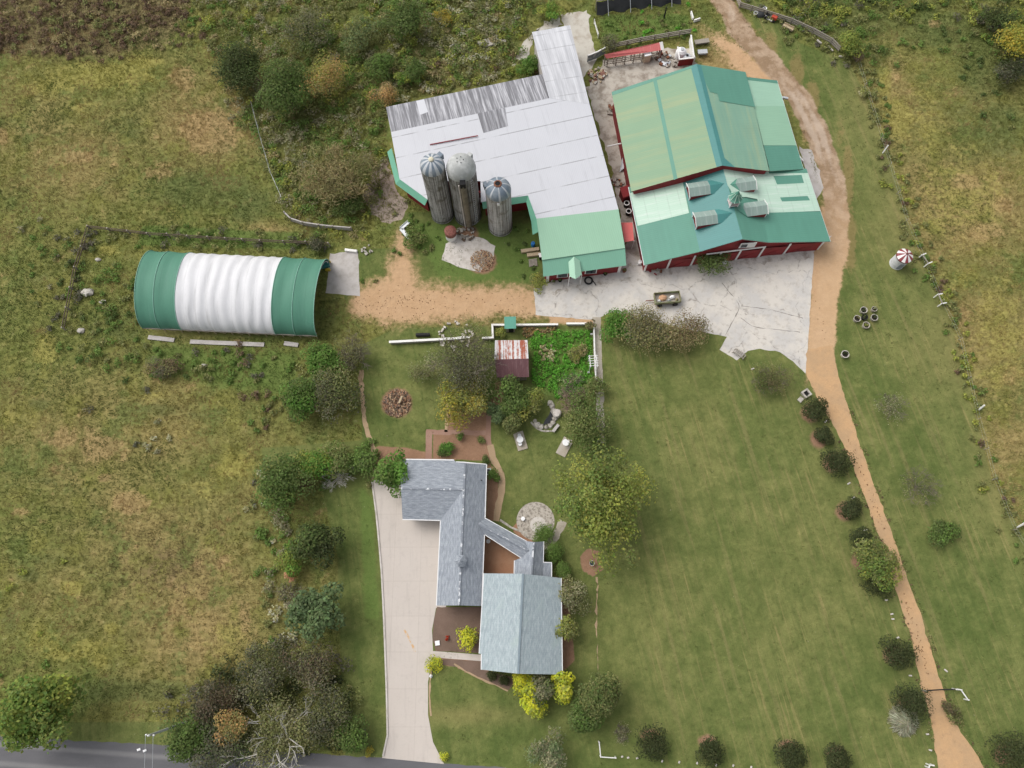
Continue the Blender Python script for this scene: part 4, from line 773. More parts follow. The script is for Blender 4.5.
LEAFGAIN = 2.2
def unit(n, r): d = r.normal(size=(n,3)); return d/np.linalg.norm(d, axis=1)[:,None]
def leaf_verts(pos, nrm, size, aspect, r, tang=None):
    n = len(pos); nrm = nrm/(np.linalg.norm(nrm, axis=1)[:,None]+1e-9)
    t = np.cross(nrm, unit(n, r)) if tang is None else tang - nrm*np.sum(tang*nrm, axis=1)[:,None]
    t /= np.linalg.norm(t, axis=1)[:,None]+1e-9; b = np.cross(nrm, t); s = np.asarray(size)[:,None]/2; a = aspect
    return np.stack([pos-t*s, pos+b*s*a, pos+t*s, pos-b*s*a], 1).reshape(-1,3)
def colours(n, pal, r, lobe=None):
    p = np.array(PAL[pal]) if isinstance(pal, str) else np.concatenate([np.array(PAL[k]) for k in pal]); c = p[r.integers(0, len(p), n)]
    if lobe is not None: lc = p[r.integers(0, len(p), lobe.max()+1)]; c = .45*c+.55*lc[lobe]
    return np.clip(c*LEAFGAIN*r.uniform(.72,1.28,(n,1))*r.uniform(.92,1.08,(n,3)), 0, .75)
def crown_leaves(c, rx, ry, rz, n, leaf, pal, r, lobes=14, lobe_r=.42, aspect=.62, spread=.5, shell=.72, cone=0.0, zmin=-.35):
    """leaves sitting on many uneven sub-crowns inside an ellipsoid"""
    rx *= 1.12; ry *= 1.12; d = unit(lobes*4, r); d = d[d[:,2] > zmin][:lobes]; k = len(d); rad = r.uniform(.10, .86, (k,1)); lc = d*rad
    if cone: lc[:,2] = r.uniform(-.8,.9,k); f = 1-cone*(lc[:,2]+.8)/1.7; a = r.uniform(0,2*math.pi,k); q = r.uniform(.25,.75,k); lc[:,0] = np.cos(a)*q*f; lc[:,1] = np.sin(a)*q*f
    lr = lobe_r*r.uniform(.65,1.3,k); lr = np.minimum(lr, 1.12-np.linalg.norm(lc,axis=1)*.75); lr = np.maximum(lr, .14)
    if cone: lr *= (1-.45*(lc[:,2]+.8)/1.7)
    w = lr**2; li = r.choice(k, n, p=w/w.sum()); dd = unit(n, r); flip = (dd[:,2] < -.25) & (r.random(n) < .8); dd[flip,2] *= -1
    q = lr[li][:,None]*r.uniform(shell, 1.12, (n,1)); pos = lc[li]+dd*q+r.normal(0,.025,(n,3))
    sc = np.array([rx,ry,rz]); pos = pos*sc+np.asarray(c); nr = dd*.75+np.array([0,0,.45])+unit(n,r)*spread
    return leaf_verts(pos, nr, leaf*r.uniform(.6,1.4,n), aspect, r), colours(n, pal, r, li), lc*sc+np.asarray(c), lr
def skeleton(b, base, tips, r0, r, bend=.25):
    base = np.array(base,float); top = np.mean(tips, axis=0); fork = base+(top-base)*.45; b.tube(base-[0,0,.05], fork, r0, r0*.72, 8)
    for t in tips:
        mid = fork+(t-fork)*.5+r.normal(0,bend,3)*[1,1,.3]; b.tube(fork, mid, r0*.45, r0*.28, 6, caps=False); b.tube(mid, t, r0*.28, r0*.07, 5, caps=False)
def twigs(b, base, h, R, r, n1=9, depth=3, r0=.09, up=.5, m=0, droop=0.0, fan=3):
    def grow(p, d, L, rad, k):
        e = p+d*L; mid = p+d*L*.5+r.normal(0,L*.05,3); b.tube(p, mid, rad, rad*.8, 4 if k < 2 else 3, m, caps=False, smooth=False); b.tube(mid, e, rad*.8, rad*.55, 4 if k < 2 else 3, m, caps=False, smooth=False)
        if k >= depth: return
        for j in range(fan+(k == 0)):
            q = p+d*L*r.uniform(.45,1.0); nd = d*.75+unit(1,r)[0]*.62+np.array([0,0,.12-droop*k]); nd /= np.linalg.norm(nd); grow(q, nd, L*r.uniform(.5,.75), max(.012, rad*.55), k+1)
    base = np.array(base,float)
    for i in range(n1):
        a = 2*math.pi*(i+r.uniform(-.3,.3))/n1; s = r.uniform(.5,1.0); d = np.array([math.cos(a)*s, math.sin(a)*s, up*r.uniform(.7,1.3)]); d /= np.linalg.norm(d)
        grow(base+[0,0,h*.12], d, R*r.uniform(.45,.65), r0, 0)
TREES = []; MT['pinkbark'] = M_plain('pink_bark', (.30,.21,.17), .9, 4, .25)
def plant(px, py, rp, h, label, cat='tree', pal='gr', name=None, kind='round', n=None, leaf=.32, ell=1.0, rot=0.0, lobes=14, lobe_r=.42, aspect=.62, seed=None, group=None, bark='bark', n1=9, depth=3, r0=.09, fan=3, up=.5, spread=.5, zc=None, lz=.4, twigpal=None, shell=.72):
    """one plant: px,py = crown centre in the survey photo, rp = crown radius there in photo pixels, h = height in metres"""
    r = np.random.default_rng(seed if seed is not None else int(px*7+py*13)); zc = h*.58 if zc is None else zc
    c = P(px, py, zc); R = rp*mpp(c); base = (c[0], c[1], 0); TREES.append((px,py,rp))
    t = thing(name or ('tree' if cat == 'tree' else 'shrub'), label, cat, base, group)
    ca, sa = math.cos(rot), math.sin(rot)
    if kind in ('round','dense','cone','sparse'):
        n = n or int(np.clip(900*R*R*(.32/leaf)**2*.9, 500, 11000))
        if kind == 'dense': V, Cc, lc, lr = crown_leaves((0,0,0), R*.98, R*ell, h*.46, n, leaf, pal, r, lobes, .55, aspect, .35, .86)
        elif kind == 'cone': V, Cc, lc, lr = crown_leaves((0,0,0), R, R*ell, h*.5, n, leaf, pal, r, lobes*2, .38, aspect, spread, .7, .6)
        else: V, Cc, lc, lr = crown_leaves((0,0,0), R, R*ell, (h*.45 if kind == 'round' else h*.42), n, leaf, pal, r, lobes, lobe_r, aspect, spread, shell)
        V[:,2] = np.maximum(V[:,2], -zc+.08); M_ = np.array([[ca,-sa,0],[sa,ca,0],[0,0,1]]); V = V@M_.T+c; lc = lc@M_.T+c
        cloud('crown' if cat == 'tree' else 'foliage', V, 4, Cc, MT['leaf'], t)
        b = MB(); tips = lc[r.permutation(len(lc))[:(9 if kind != 'dense' else 4)]]; skeleton(b, base, tips, max(.05, min(.32, R*.06)), r); b.build('trunk' if cat == 'tree' else 'stem', MT[bark], t)
    elif kind == 'bare':
        b = MB(); b.tube((base[0],base[1],0),(base[0],base[1],h*.2), r0*1.5, r0*1.2, 8); twigs(b, base, h, R*1.15, r, n1, depth, r0, up, fan=fan)
        b.build('branches', MT[bark], t)
        if n:
            V, Cc, lc, lr = crown_leaves(c, R*.95, R*ell*.95, h*lz, n, leaf, twigpal or pal, r, lobes, lobe_r, aspect, .8, .3); cloud('crown' if cat == 'tree' else 'foliage', V, 4, Cc, MT['leaf'], t)
    elif kind == 'fountain':                              # arching stems of grass or willow
        n = n or 1600; a = r.uniform(0,2*math.pi,n); q = R*np.sqrt(r.uniform(.02,1,n)); k = q/R; z = h*(1-.75*k**2)*r.uniform(.55,1,n)
        pos = np.column_stack([np.cos(a)*q, np.sin(a)*q*ell, z])+np.array([base[0],base[1],0]); tg = np.column_stack([np.cos(a)+r.normal(0,.35,n), np.sin(a)+r.normal(0,.35,n), .5-1.3*k]); nr = np.column_stack([np.cos(a)*.5, np.sin(a)*.5, np.ones(n)])+unit(n,r)*.4
        V = leaf_verts(pos, nr, leaf*r.uniform(.6,1.4,n), aspect, r, tg); cloud('foliage' if cat != 'tree' else 'crown', V, 4, colours(n, pal, r), MT['leaf'], t)
        b = MB(); skeleton(b, base, [np.array(base)+[R*.4*math.cos(x),R*.4*math.sin(x),h*.6] for x in range(5)], .1, r); b.build('trunk' if cat == 'tree' else 'stem', MT[bark], t)
    return t
G_L = 'dark round evergreens along the dirt lane'; G_B = 'dark round evergreens along the bottom lawn edge'
EV = dict(cat='shrub', name='round_evergreen', pal='dk', kind='dense', leaf=.2, lobes=22, n=2600)
plant(815,410,11,2.2,'dark round evergreen just below the square stone ring by the lane',group=G_L,**EV)
plant(824.5,436,7.5,1.3,'smallest dark evergreen of the row, between two bigger ones by the lane',group=G_L,**EV)
plant(837,459.5,13,2.4,'wide dark evergreen touching the lane, right below the smallest one',group=G_L,**EV)
plant(850.5,508,9.5,1.7,'small dark evergreen standing alone in the mulch just above the yellow green tree',group=G_L,**EV)
plant(861,539,11,2.2,'dark evergreen half hidden behind the top of the yellow green lane tree',group=G_L,**EV)
plant(898,652,14,2.5,'dark round evergreen with a bare mulch crescent above the lane chain',group=G_L,**EV)
plant(911,702,15.5,2.7,'dark round evergreen with pale grass clump at its foot by the lane chain',group=G_L,**EV)
plant(1012,752,18,3,'large dark evergreen at the bottom right corner across the lane',group=G_L,**EV)
plant(652,744.5,14.5,2.6,'biggest dark evergreen along the bottom edge, nearest the white corner rail',group=G_B,**EV)
plant(710,751,12,2.3,'dark evergreen along the bottom edge, second from the white corner rail',group=G_B,**EV)
plant(791,756,13.5,2.4,'dark evergreen along the bottom edge, third from the white corner rail',group=G_B,**EV)
plant(838,763,13,2.4,'dark evergreen cut by the bottom edge, nearest the lane',group=G_B,**EV)
plant(876,562,22,4.2,'leafy yellow green tree leaning over the lane',pal=['ol','gr','yg'],kind='round',leaf=.26,lobes=26,lobe_r=.36,n=5200)
plant(877,583,14,1.4,'dark low shrub under the lower side of the yellow green lane tree',cat='shrub',pal='dk',kind='dense',leaf=.2,n=1500)
plant(906,721,13,1.3,'pale grey ornamental grass clump beside a dark evergreen by the lane',cat='plant',name='ornamental_grass',pal='silver',kind='fountain',leaf=1.0,aspect=.10,n=900)
plant(893,405,16,2.6,'thin grey bare shrub on the grass strip right of the lane',cat='shrub',pal='gy',kind='bare',bark='greybark',n=500,leaf=.16,n1=8,r0=.03,twigpal='gy')
plant(921,485,20,3.0,'wider grey brown bare shrub above the green shrub right of the lane',cat='shrub',pal='gb',kind='bare',bark='greybark',n=750,leaf=.16,n1=9,r0=.03,twigpal=['gb','ol'])
plant(942,531,15,2.0,'green leafy shrub alone on the grass right of the lane',cat='shrub',pal=['gr','dkg'],leaf=.24,n=2400,lobes=20)
plant(772,380,19,2.8,'brownish thin leaved bush near the point of the concrete yard',cat='shrub',pal=['ol','brn','gb'],kind='bare',bark='greybark',n=2600,leaf=.17,n1=9,r0=.03,twigpal=['ol','brn','dkg'])
plant(619,326,17,3.4,'bright dark green bush at the left end of the hedge by the yard',cat='shrub',pal='br',leaf=.26,n=3600,lobes=20)
plant(649,332,29,4.5,'large brown olive tree in the middle of the hedge by the yard',pal=['ol','tan','gb'],leaf=.22,n=6200,lobes=24,kind='round',shell=.55)
plant(688,334,23,3.4,'brown tree at the right end of the hedge by the yard',pal=['brn','ol','tan'],leaf=.2,n=4200,lobes=20,shell=.5)
plant(711,257,18,3.2,'dark green bush against the red barn front',cat='shrub',pal='dkg',leaf=.24,n=2800,lobes=18)
# the big yard tree and garden
plant(602,505,49,10.5,'big spreading yellow green tree right of the house',pal=['yg','yg','ol','gr'],leaf=.34,n=11000,lobes=64,lobe_r=.20,kind='sparse',shell=.4,ell=1.32,rot=.12)
plant(515,396,19,4.0,'round green tree just below the rusty roofed shed',pal=['gr','dkg'],leaf=.28,n=3800,lobes=20)
plant(532,404,17,3.4,'olive feathery tree between the green tree and the pond',pal=['ol','yg'],leaf=.24,n=2800,lobes=18,kind='sparse',shell=.5)
plant(513.5,421.5,10.5,2.8,'dark glossy tree above the table slab with three white chairs',pal=['dkg','ol'],leaf=.26,n=2400,lobes=14)
plant(499,413,11,2.4,'blue green shrub right of the brick path',cat='shrub',pal='bg',leaf=.24,n=1900,lobes=14)
plant(487,391,10,2.2,'green dome shaped shrub at the top of the brick path',cat='shrub',pal='gr',kind='dense',leaf=.18,n=2000)
plant(460,400,24,4.6,'yellow olive tree in flower bed left of the brick path',pal=['yg','ol','gold'],leaf=.27,n=4600,lobes=24,shell=.55)
plant(469,361,37,6.5,'large grey brown half bare tree left of the rusty roofed shed',pal='gb',kind='bare',bark='greybark',n=8000,leaf=.2,n1=13,depth=4,r0=.07,twigpal=['gb','ol','gb'],fan=3,up=.9)
plant(427,372,19,2.8,'thin pale green small tree beside the brush pile',pal=['ol','gy'],kind='sparse',leaf=.18,n=1500,lobes=16,shell=.4)
plant(572,402,17,3.4,'reddish grey bare tree right of the pond',pal='tan',kind='bare',bark='pinkbark',n1=14,depth=4,r0=.05,fan=3,up=.7)
plant(588,419,22,4.2,'dark green tree overhanging the lower garden walk',pal=['dkg','gr','ol'],leaf=.26,n=4800,lobes=24,ell=1.5)
plant(572,383,13,2.4,'grey leafless shrub at the lower edge of the vegetable garden',cat='shrub',pal='gy',kind='bare',bark='greybark',n1=9,r0=.03,n=350,leaf=.15,twigpal='gy')
plant(595,386,13,2.4,'olive bush leaning over the garden walk',cat='shrub',pal=['ol','gr'],leaf=.22,n=1500,kind='sparse')
plant(395,472,20,4.6,'rounded green tree overlapping the left roof corner of the house',pal=['gr','br'],leaf=.34,n=3600,lobes=26,lobe_r=.36)
plant(447,447,7.5,1.2,'bright green bushy shrub in the red mulch above the house',cat='shrub',pal='br',leaf=.2,n=900)
plant(442.5,453.5,4.5,.9,'small dark round shrub beside the bright green one above the house',cat='shrub',pal='dkg',kind='dense',leaf=.15,n=600)
plant(460,436.5,4,.7,'small green shrub at the brick path edge above the house',cat='shrub',pal='gr',leaf=.15,n=450)
plant(481.5,440.5,4,.6,'pale green small shrub next to the gravel garden path',cat='shrub',pal=['gr','ol'],leaf=.15,n=350)
plant(485.5,460,4.2,.8,'dark ball shrub at the top right corner of the house',cat='shrub',pal='dkg',kind='dense',leaf=.15,n=600)
plant(493.5,474.5,6,1.2,'green rounded shrub behind the air conditioner',cat='shrub',pal='gr',kind='dense',leaf=.17,n=900)
G_T = 'clipped green globes beside the patio'
for x, y, r_, lb in ((543,533,9.5,'clipped green globe shrub on the edge of the round patio'),(553.5,552.5,8.5,'clipped green globe shrub in the middle of the three beside the link roof'),(563.5,570.5,7,'smallest clipped green globe shrub at the big roof corner')):
    plant(x,y,r_,2.0,lb,cat='shrub',name='globe_shrub',pal='gr',kind='dense',leaf=.13,n=3600,lobes=40,group=G_T)
plant(572,597,18,3.8,'grey olive tree against the right side of the big roof',pal=['gy','ol'],leaf=.22,n=3600,lobes=22,shell=.5)
plant(563,627,14,3.8,'yellow green bush overlapping the right edge of the big roof',pal=['yg','ol'],leaf=.26,n=2400,lobes=18)
plant(468,636,10,2.0,'yellow green shrub in the front bed between the roofs',cat='shrub',pal=['yg','lime'],leaf=.22,n=1500,ell=1.5,lobes=20)
plant(434,663.5,7.5,1.2,'lime green ball shrub at the driveway corner',cat='shrub',pal=['lime','yg'],kind='dense',leaf=.15,n=1300)
plant(444,756,4,.7,'tiny lime shrub at the foot of the driveway',cat='shrub',pal=['lime','yg'],kind='dense',leaf=.13,n=500)
plant(492.5,676,5,1.0,'dark clipped shrub under the front eave, left one',cat='shrub',pal='dk',kind='dense',leaf=.14,n=800)
plant(504,679,5.5,1.0,'dark clipped shrub under the front eave, right one',cat='shrub',pal='dk',kind='dense',leaf=.14,n=900)
plant(523,685,13,3.4,'lime yellow leafy tree at the front left corner of the dark round tree',pal=['lime','lime','yg'],leaf=.34,n=1500,lobes=16)
plant(534,703,15,2.6,'lime yellow low foliage wrapping the front of the dark round tree',cat='shrub',pal=['lime','yg'],leaf=.32,n=1500,lobes=16,ell=.7,rot=-.5)
plant(543,690,14,3.8,'dark grey green round tree between two lime yellow trees',pal=['dkg','gy'],leaf=.28,n=2600,lobes=18)
plant(563,686,13,3.6,'lime yellow tree at the front right corner of the big roof',pal=['lime','lime','yg'],leaf=.34,n=1500,lobes=16)
plant(601,694,22,5.5,'dark green tree right of the lime yellow trees',pal=['dkg','ol'],leaf=.28,n=5200,lobes=24)
plant(583,714,18,4.2,'mid green tree in front of the dark green tree',pal=['gr','dkg'],leaf=.26,n=3400,lobes=20)
plant(549,752,18,3.6,'blue green feathery tree at the bottom edge of the front lawn',pal=['bg','gy'],leaf=.24,n=2800,lobes=20,shell=.45)
# left side
plant(37,716,43,8.5,'large yellow green tree beside the road in the bottom left corner',pal=['yg','gr'],leaf=.42,n=9500,lobes=34,lobe_r=.30,ell=.9)
plant(316,611,29,6.0,'large blue green tree left of the driveway',pal='bg',leaf=.42,n=4600,lobes=32,lobe_r=.28)
plant(317,543,21,5.0,'dark glossy green tree left of the driveway',pal=['dkg','dk'],leaf=.34,n=4200,lobes=22)
plant(294,556,15,3.2,'lime tinted green shrub against the dark glossy tree',cat='shrub',pal=['yg','br'],leaf=.26,n=2200,lobes=16)
plant(290,574,6.5,1.8,'small orange red shrub at the edge of the left field',cat='shrub',pal='pink',leaf=.2,n=600)
plant(289,594,14,2.4,'pale grey bare shrub between the orange shrub and the blue green tree',cat='shrub',pal='gy',kind='bare',bark='greybark',n1=12,r0=.03,n=250,leaf=.14,twigpal='gy')
plant(283,482,26,5.5,'dense green tree at the left end of the clump above the lawn strip',pal=['gr','dkg'],leaf=.3,n=5200,lobes=26)
plant(312,464,20,3.8,'bright green bushy tree in the middle of the clump',pal=['br','yg'],leaf=.3,n=2800,lobes=18)
plant(338,459,17,3.4,'olive green tree behind the pale bare shrub',pal=['ol','gr'],leaf=.26,n=2200,lobes=16)
plant(362,463,17,3.4,'dark green bush at the right end of the clump by the gravel path',cat='shrub',pal=['dkg','gr'],leaf=.26,n=2400,lobes=18)
plant(336,476,15,2.2,'pale whitish bare shrub in front of the green clump',cat='shrub',pal='gy',kind='bare',bark='palebark',n1=16,depth=3,r0=.05,up=.35)
plant(307,482,10,1.8,'reddish brown bare shrub in the green clump',cat='shrub',pal='brn',kind='bare',bark='bark',n1=10,r0=.04,n=300,leaf=.15,twigpal='brn')
plant(325,357,20,4.2,'bright green tree touching the right end of the arched barn',pal=['br','gr'],leaf=.3,n=4200,lobes=22)
plant(302,400,20,4.2,'deep green tree at the field corner below the arched barn',pal=['gr','dkg','br'],leaf=.3,n=4600,lobes=22)
plant(335,392,27,4.6,'large grey olive tree right of the deep green tree',pal=['ol','gb','dkg'],leaf=.24,n=5600,lobes=26,shell=.55)
plant(352,352,20,4.0,'grey brown twiggy tree beside the top of the gravel path',pal='gb',kind='bare',bark='greybark',n1=11,depth=4,r0=.05,n=1800,leaf=.18,twigpal=['gb','ol'],up=.8)
plant(355,735,17,3.4,'deep green shrub at the driveway foot beside the thicket',cat='shrub',pal=['dkg','gr'],leaf=.26,n=3000,lobes=18)
plant(368,751,5,.9,'small golden shrub at the left foot of the driveway',cat='shrub',pal=['gold','yg'],leaf=.17,n=500)
plant(190,738,22,5.0,'green crowned tree at the left end of the roadside thicket',pal=['gr','dkg'],leaf=.28,n=4600,lobes=22)
plant(215,703,26,5.0,'dark brown twiggy tree at the upper left of the roadside thicket',pal='gb',kind='bare',bark='bark',n1=13,depth=4,r0=.06,n=4200,leaf=.22,twigpal=['gb','brn','dk'],up=.8)
plant(262,676,28,4.8,'dark olive brown tree at the top of the roadside thicket',pal=['gb','dk','ol'],leaf=.22,n=5600,lobes=26,shell=.5)
plant(312,668,26,4.6,'brown green tree at the right shoulder of the roadside thicket',pal=['gb','ol','brn'],leaf=.22,n=5000,lobes=26,shell=.5)
plant(325,712,24,4.4,'tangled dark olive tree right of the white limbed tree',pal=['gb','dk','ol'],leaf=.22,n=4600,lobes=24,shell=.5)
plant(220,752,26,4.6,'dark green bushy tree overhanging the road below the thicket',pal=['dkg','gb'],leaf=.24,n=4800,lobes=24)
plant(237,726,17,5.2,'orange tinted tree left of the white limbed tree',pal=['rust','ol'],leaf=.24,n=2600,lobes=16)
plant(280,735,44,7.6,'tree with bare whitish limbs over olive leaves beside the road',pal='ol',kind='bare',bark='palebark',n1=8,depth=4,r0=.10,n=6800,leaf=.24,lobes=26,twigpal=['ol','ol','gy'],up=.85,fan=2,zc=2.6,lz=.20)
plant(338,181,38,5.5,'broad tan green willowy tree left of the white barn',pal=['tan','ol','tan'],kind='round',leaf=.75,aspect=.13,n=9500,lobes=40,lobe_r=.3,spread=1.0,shell=.35)
plant(348,204,17,3.0,'dark green hollow shrub at the foot of the tan willowy tree',cat='shrub',pal='dkg',leaf=.24,n=2200)
plant(240,66,25,5.5,'dark olive tree at the left of the top tree group',pal=['dk','dkg'],kind='round',lobes=30,leaf=.28,n=9000,shell=.82)
plant(288,90,28,6.5,'deep green tree in the middle of the top tree group',pal=['gr','dkg','dkg'],kind='round',lobes=30,leaf=.30,n=9500,shell=.82)
plant(325,80,20,5.5,'orange and yellow autumn tree right of the deep green tree',pal=['rust','yg','ol'],leaf=.26,n=4200,ell=1.4,rot=-.5,lobes=24)
plant(387,93,13.5,3.4,'small orange brown tree at the white barn corner',pal=['rust','tan'],leaf=.22,n=2400,lobes=16)
plant(306,30,25,4.4,'dark brown olive tree near the top edge',pal=['gb','dkg','ol'],leaf=.24,n=4800,lobes=26,shell=.55)
plant(408,19,22,5.5,'dark green tree near the top edge above the white barn',pal=['dkg','dkg','gr'],leaf=.28,n=5200,lobes=22)
plant(360,35,20,4.2,'grey green bush left of the top dark green tree',cat='shrub',pal=['bg','ol'],leaf=.24,n=3000,lobes=18)
plant(383,62,16,3.4,'mid green tree below the top dark green tree',pal=['gr','dkg'],leaf=.25,n=2600,lobes=16)
plant(402,79,7.5,2.4,'lime green small tree beside the orange brown one',pal=['yg','br'],leaf=.2,n=1100)
plant(415,70,13,2.8,'dark green shrub behind the lime green small tree',cat='shrub',pal=['dkg','gr'],leaf=.24,n=2000)
plant(444,17,9,2.0,'golden green shrub right of the top dark green tree',cat='shrub',pal=['gold','ol'],leaf=.2,n=1000)
plant(530,66,11,2.4,'bright green bush in the notch of the white barn roof',cat='shrub',pal=['br','gr'],leaf=.24,n=2200)
plant(551,12,11,2.2,'yellow green bush at the edge of the top concrete pad',cat='shrub',pal=['yg','br'],leaf=.24,n=1800)
plant(606,44,10,2.0,'olive brown shrub between the pad and the red roofed shelter',cat='shrub',pal=['gb','ol'],leaf=.2,n=1600)
plant(1016,41,22,5.0,'golden orange tree on the right edge near the top',pal=['gold','yg'],leaf=.3,n=4600,lobes=24)
plant(997,20,17,3.4,'dark shrub above the golden tree',cat='shrub',pal=['dk','dkg'],leaf=.24,n=2200)
plant(1014,75,16,3.0,'dark grey brown shrub below the golden tree',cat='shrub',pal=['gb','dk'],leaf=.22,n=2200)
plant(851,44,14,3.2,'green rounded bush at the bend of the grey board fence',cat='shrub',pal=['gr','yg'],leaf=.26,n=2600)
plant(858,56,7,1.8,'brown shrub under the green bush at the fence bend',cat='shrub',pal=['brn','gb'],leaf=.18,n=800)
plant(864,93,5.5,1.2,'pale yellow round shrub on the field fence line',cat='shrub',pal=['yg','bloom'],leaf=.17,n=700)
plant(316,244,9,2.0,'dark twiggy shrub behind the right end of the arched barn',cat='shrub',pal=['gb','dk'],leaf=.18,n=1500)
plant(165,367,16,1.6,'brown and pale tangled shrub below the arched barn',cat='shrub',pal=['gb','ol','brn'],leaf=.2,n=1900,ell=.7)
plant(539,283,8,1.2,'olive shrub at the left corner of the mint green barn end',cat='shrub',pal=['ol','yg'],leaf=.2,n=1200,ell=1.3)
plant(412,235,13,1.6,'green bush beside the bent grey pipe and tall silo',cat='shrub',pal=['gr','ol'],leaf=.22,n=1500)
plant(953,712,15,1.3,'dark trailing shrub along the lane right of the chain',cat='shrub',pal=['dkg','ol','brn'],leaf=.2,n=1600,ell=.5,rot=-1.0)
plant(590,326,6,1.4,'brown shrub at the top right corner of the vegetable garden',cat='shrub',pal=['brn','ol'],leaf=.18,n=700)
plant(577,353,8.5,1.2,'yellowing bushy plant in the vegetable garden',cat='plant',name='garden_plant',pal=['yg','tan','ol'],leaf=.2,n=1500,ell=1.3)
plant(500,332.5,5,.8,'yellow green plant in the walled corner beside the green outhouse',cat='plant',name='garden_plant',pal=['yg','ol'],leaf=.18,n=600)
plant(621,733,10,1.0,'low grey lavender shrub near the white corner rail',cat='shrub',pal='gy',kind='bare',bark='greybark',n1=10,r0=.02,n=400,leaf=.12,twigpal='gy')
# ------------------------------------------------------------------ ground cover nobody could count
def region(n_per_m2, x0, x1, y0, y1, seed):
    r = np.random.default_rng(seed); n = int((x1-x0)*(y1-y0)*n_per_m2); xy = np.column_stack([r.uniform(x0,x1,n), r.uniform(y0,y1,n)]); u, v = to_px(xy); return r, xy, u, v
HARD = [[(386,106),(543,73),(532,31),(570,24),(619,209),(630,278),(540,282),(536,220),(432,212),(392,185)],[(611,90),(697,62),(784,78),(833,243),(644,274)],[(150,256),(318,262),(316,338),(150,334)],
        [(534,288),(832,236),(816,252),(806,373),(780,352),(737,360),(715,334),(594,320),(536,315)],[(372,480),(404,459),(487,462),(487,600),(430,660),(444,768),(382,768)],[(480,570),(564,576),(565,678),(480,672)],[(-200,738),(190,745),(445,763),(700,785),(700,900),(-200,900)],
        [(329,253),(359,249),(361,297),(325,294)],[(520,44),(587,8),(604,62),(692,46),(700,64),(640,110),(655,262),(612,262),(570,40),(526,62)],left0+right0[::-1]]
def hard(u, v, m=2.0):
    w = np.zeros(u.shape, bool)
    for p in HARD: w |= poly_sd(u, v, p) < m
    return w
def tufts(name, seed, dens, wfun, h0, h1, colf, blades=7, w0=.09, label=None):
    r, xy, u, v = region(dens, -115, 118, -30, 138, seed); k = (u > -170) & (u < 1200) & (v > -120) & (v < 830) & ~hard(u, v); xy, u, v = xy[k], u[k], v[k]
    W = cover(u, v, xy[:,0], xy[:,1]); p = wfun(u, v, xy, W); k = r.random(len(p)) < p; xy, u, v = xy[k], u[k], v[k]; W = [w[k] for w in W]; col = colf(r, u, v, xy, W); n = len(xy)
    B = blades; a = (5.0*fnoise(xy[:,0],xy[:,1],9,seed+70)[:,None]+r.normal(0,.75,(n,B))); h = r.uniform(h0,h1,(n,B))*(.6+.8*fnoise(xy[:,0],xy[:,1],2.2,seed+40)[:,None]); lean = r.uniform(.15,1.0,(n,B))*h; wd_ = w0*r.uniform(.6,1.5,(n,B))
    bx = xy[:,0:1]+r.normal(0,.13,(n,B)); by = xy[:,1:2]+r.normal(0,.13,(n,B)); wind = np.array([.35,-.15])
    tx = bx+np.cos(a)*lean+wind[0]*h; ty = by+np.sin(a)*lean+wind[1]*h; px_, py_ = -np.sin(a)*wd_/2, np.cos(a)*wd_/2; z = np.zeros_like(h)
    V = np.stack([np.stack([bx-px_,by-py_,z],-1), np.stack([bx+px_,by+py_,z],-1), np.stack([tx,ty,h],-1)], 2).reshape(-1,3)
    C_ = np.clip(np.repeat(col, B, axis=0)*r.uniform(.7,1.3,(n*B,1)), 0, .7); o = cloud(name, V, 3, C_, MT['blade'], None, (0,0,0)); tag(o, label, None, kind='stuff'); return n
def lerp(a, b, t): return np.asarray(a)*(1-t[:,None])+np.asarray(b)*t[:,None]
def meadow_col(r, u, v, xy, W):
    mown, dry, dirt, brown, lush, mul, rust, gold, deep, lane, track = W; x, y = xy[:,0], xy[:,1]
    d = np.clip(dry+1.2*(fnoise(x,y,11,3)-.5)+1.0*(fnoise(x,y,2.3,9)-.5)+.1, 0, 1); c = lerp((.215,.235,.066),(.425,.330,.148), d)
    c = lerp(c, (.290,.285,.080), np.clip((fnoise(x,y,5,21)-.55)*6,0,.8)); nj = fnoise(x,y,1.4,91)-.5; c = lerp(c, (.135,.170,.052), np.clip(deep*1.1+nj,0,1)*(deep > .12)*.75); c = lerp(c, (.370,.340,.085), np.clip(gold*1.1+nj,0,1)*(gold > .12)*.8); c = lerp(c, (.430,.300,.145), np.clip(rust*1.1+1.6*nj,0,1)*(rust > .12)*.7); b = np.clip(brown*1.3+.5*(fnoise(x,y,1.6,31)-.5),0,1)*(brown > .1); bc = lerp((.150,.105,.066),(.280,.205,.125), r.random(len(x))); c = c*(1-b[:,None])+bc*b[:,None]
    l = np.clip(lush*1.0,0,.85); c = lerp(c, (.130,.215,.050), l); pk = np.clip((fnoise(x,y,3.2,77)-.60)*8,0,.8); c = lerp(c, (.460,.320,.160), pk*.8); gk = np.clip((fnoise(x,y,7,78)-.56)*8,0,.7); c = lerp(c, (.130,.175,.050), gk); return c*r.uniform(.80,1.20,(len(x),1))
tufts('meadow_grass', 51, 12.0, lambda u,v,xy,W: np.clip(1-1.3*W[0],0,1)*np.clip(1-1.2*W[2],0,1)*np.clip(1-W[5],0,1)*np.clip(1-1.2*W[9],0,1)*(.7+.3*(fnoise(xy[:,0],xy[:,1],1.8,61) > .42)), .06, .28, meadow_col, 6, .065)
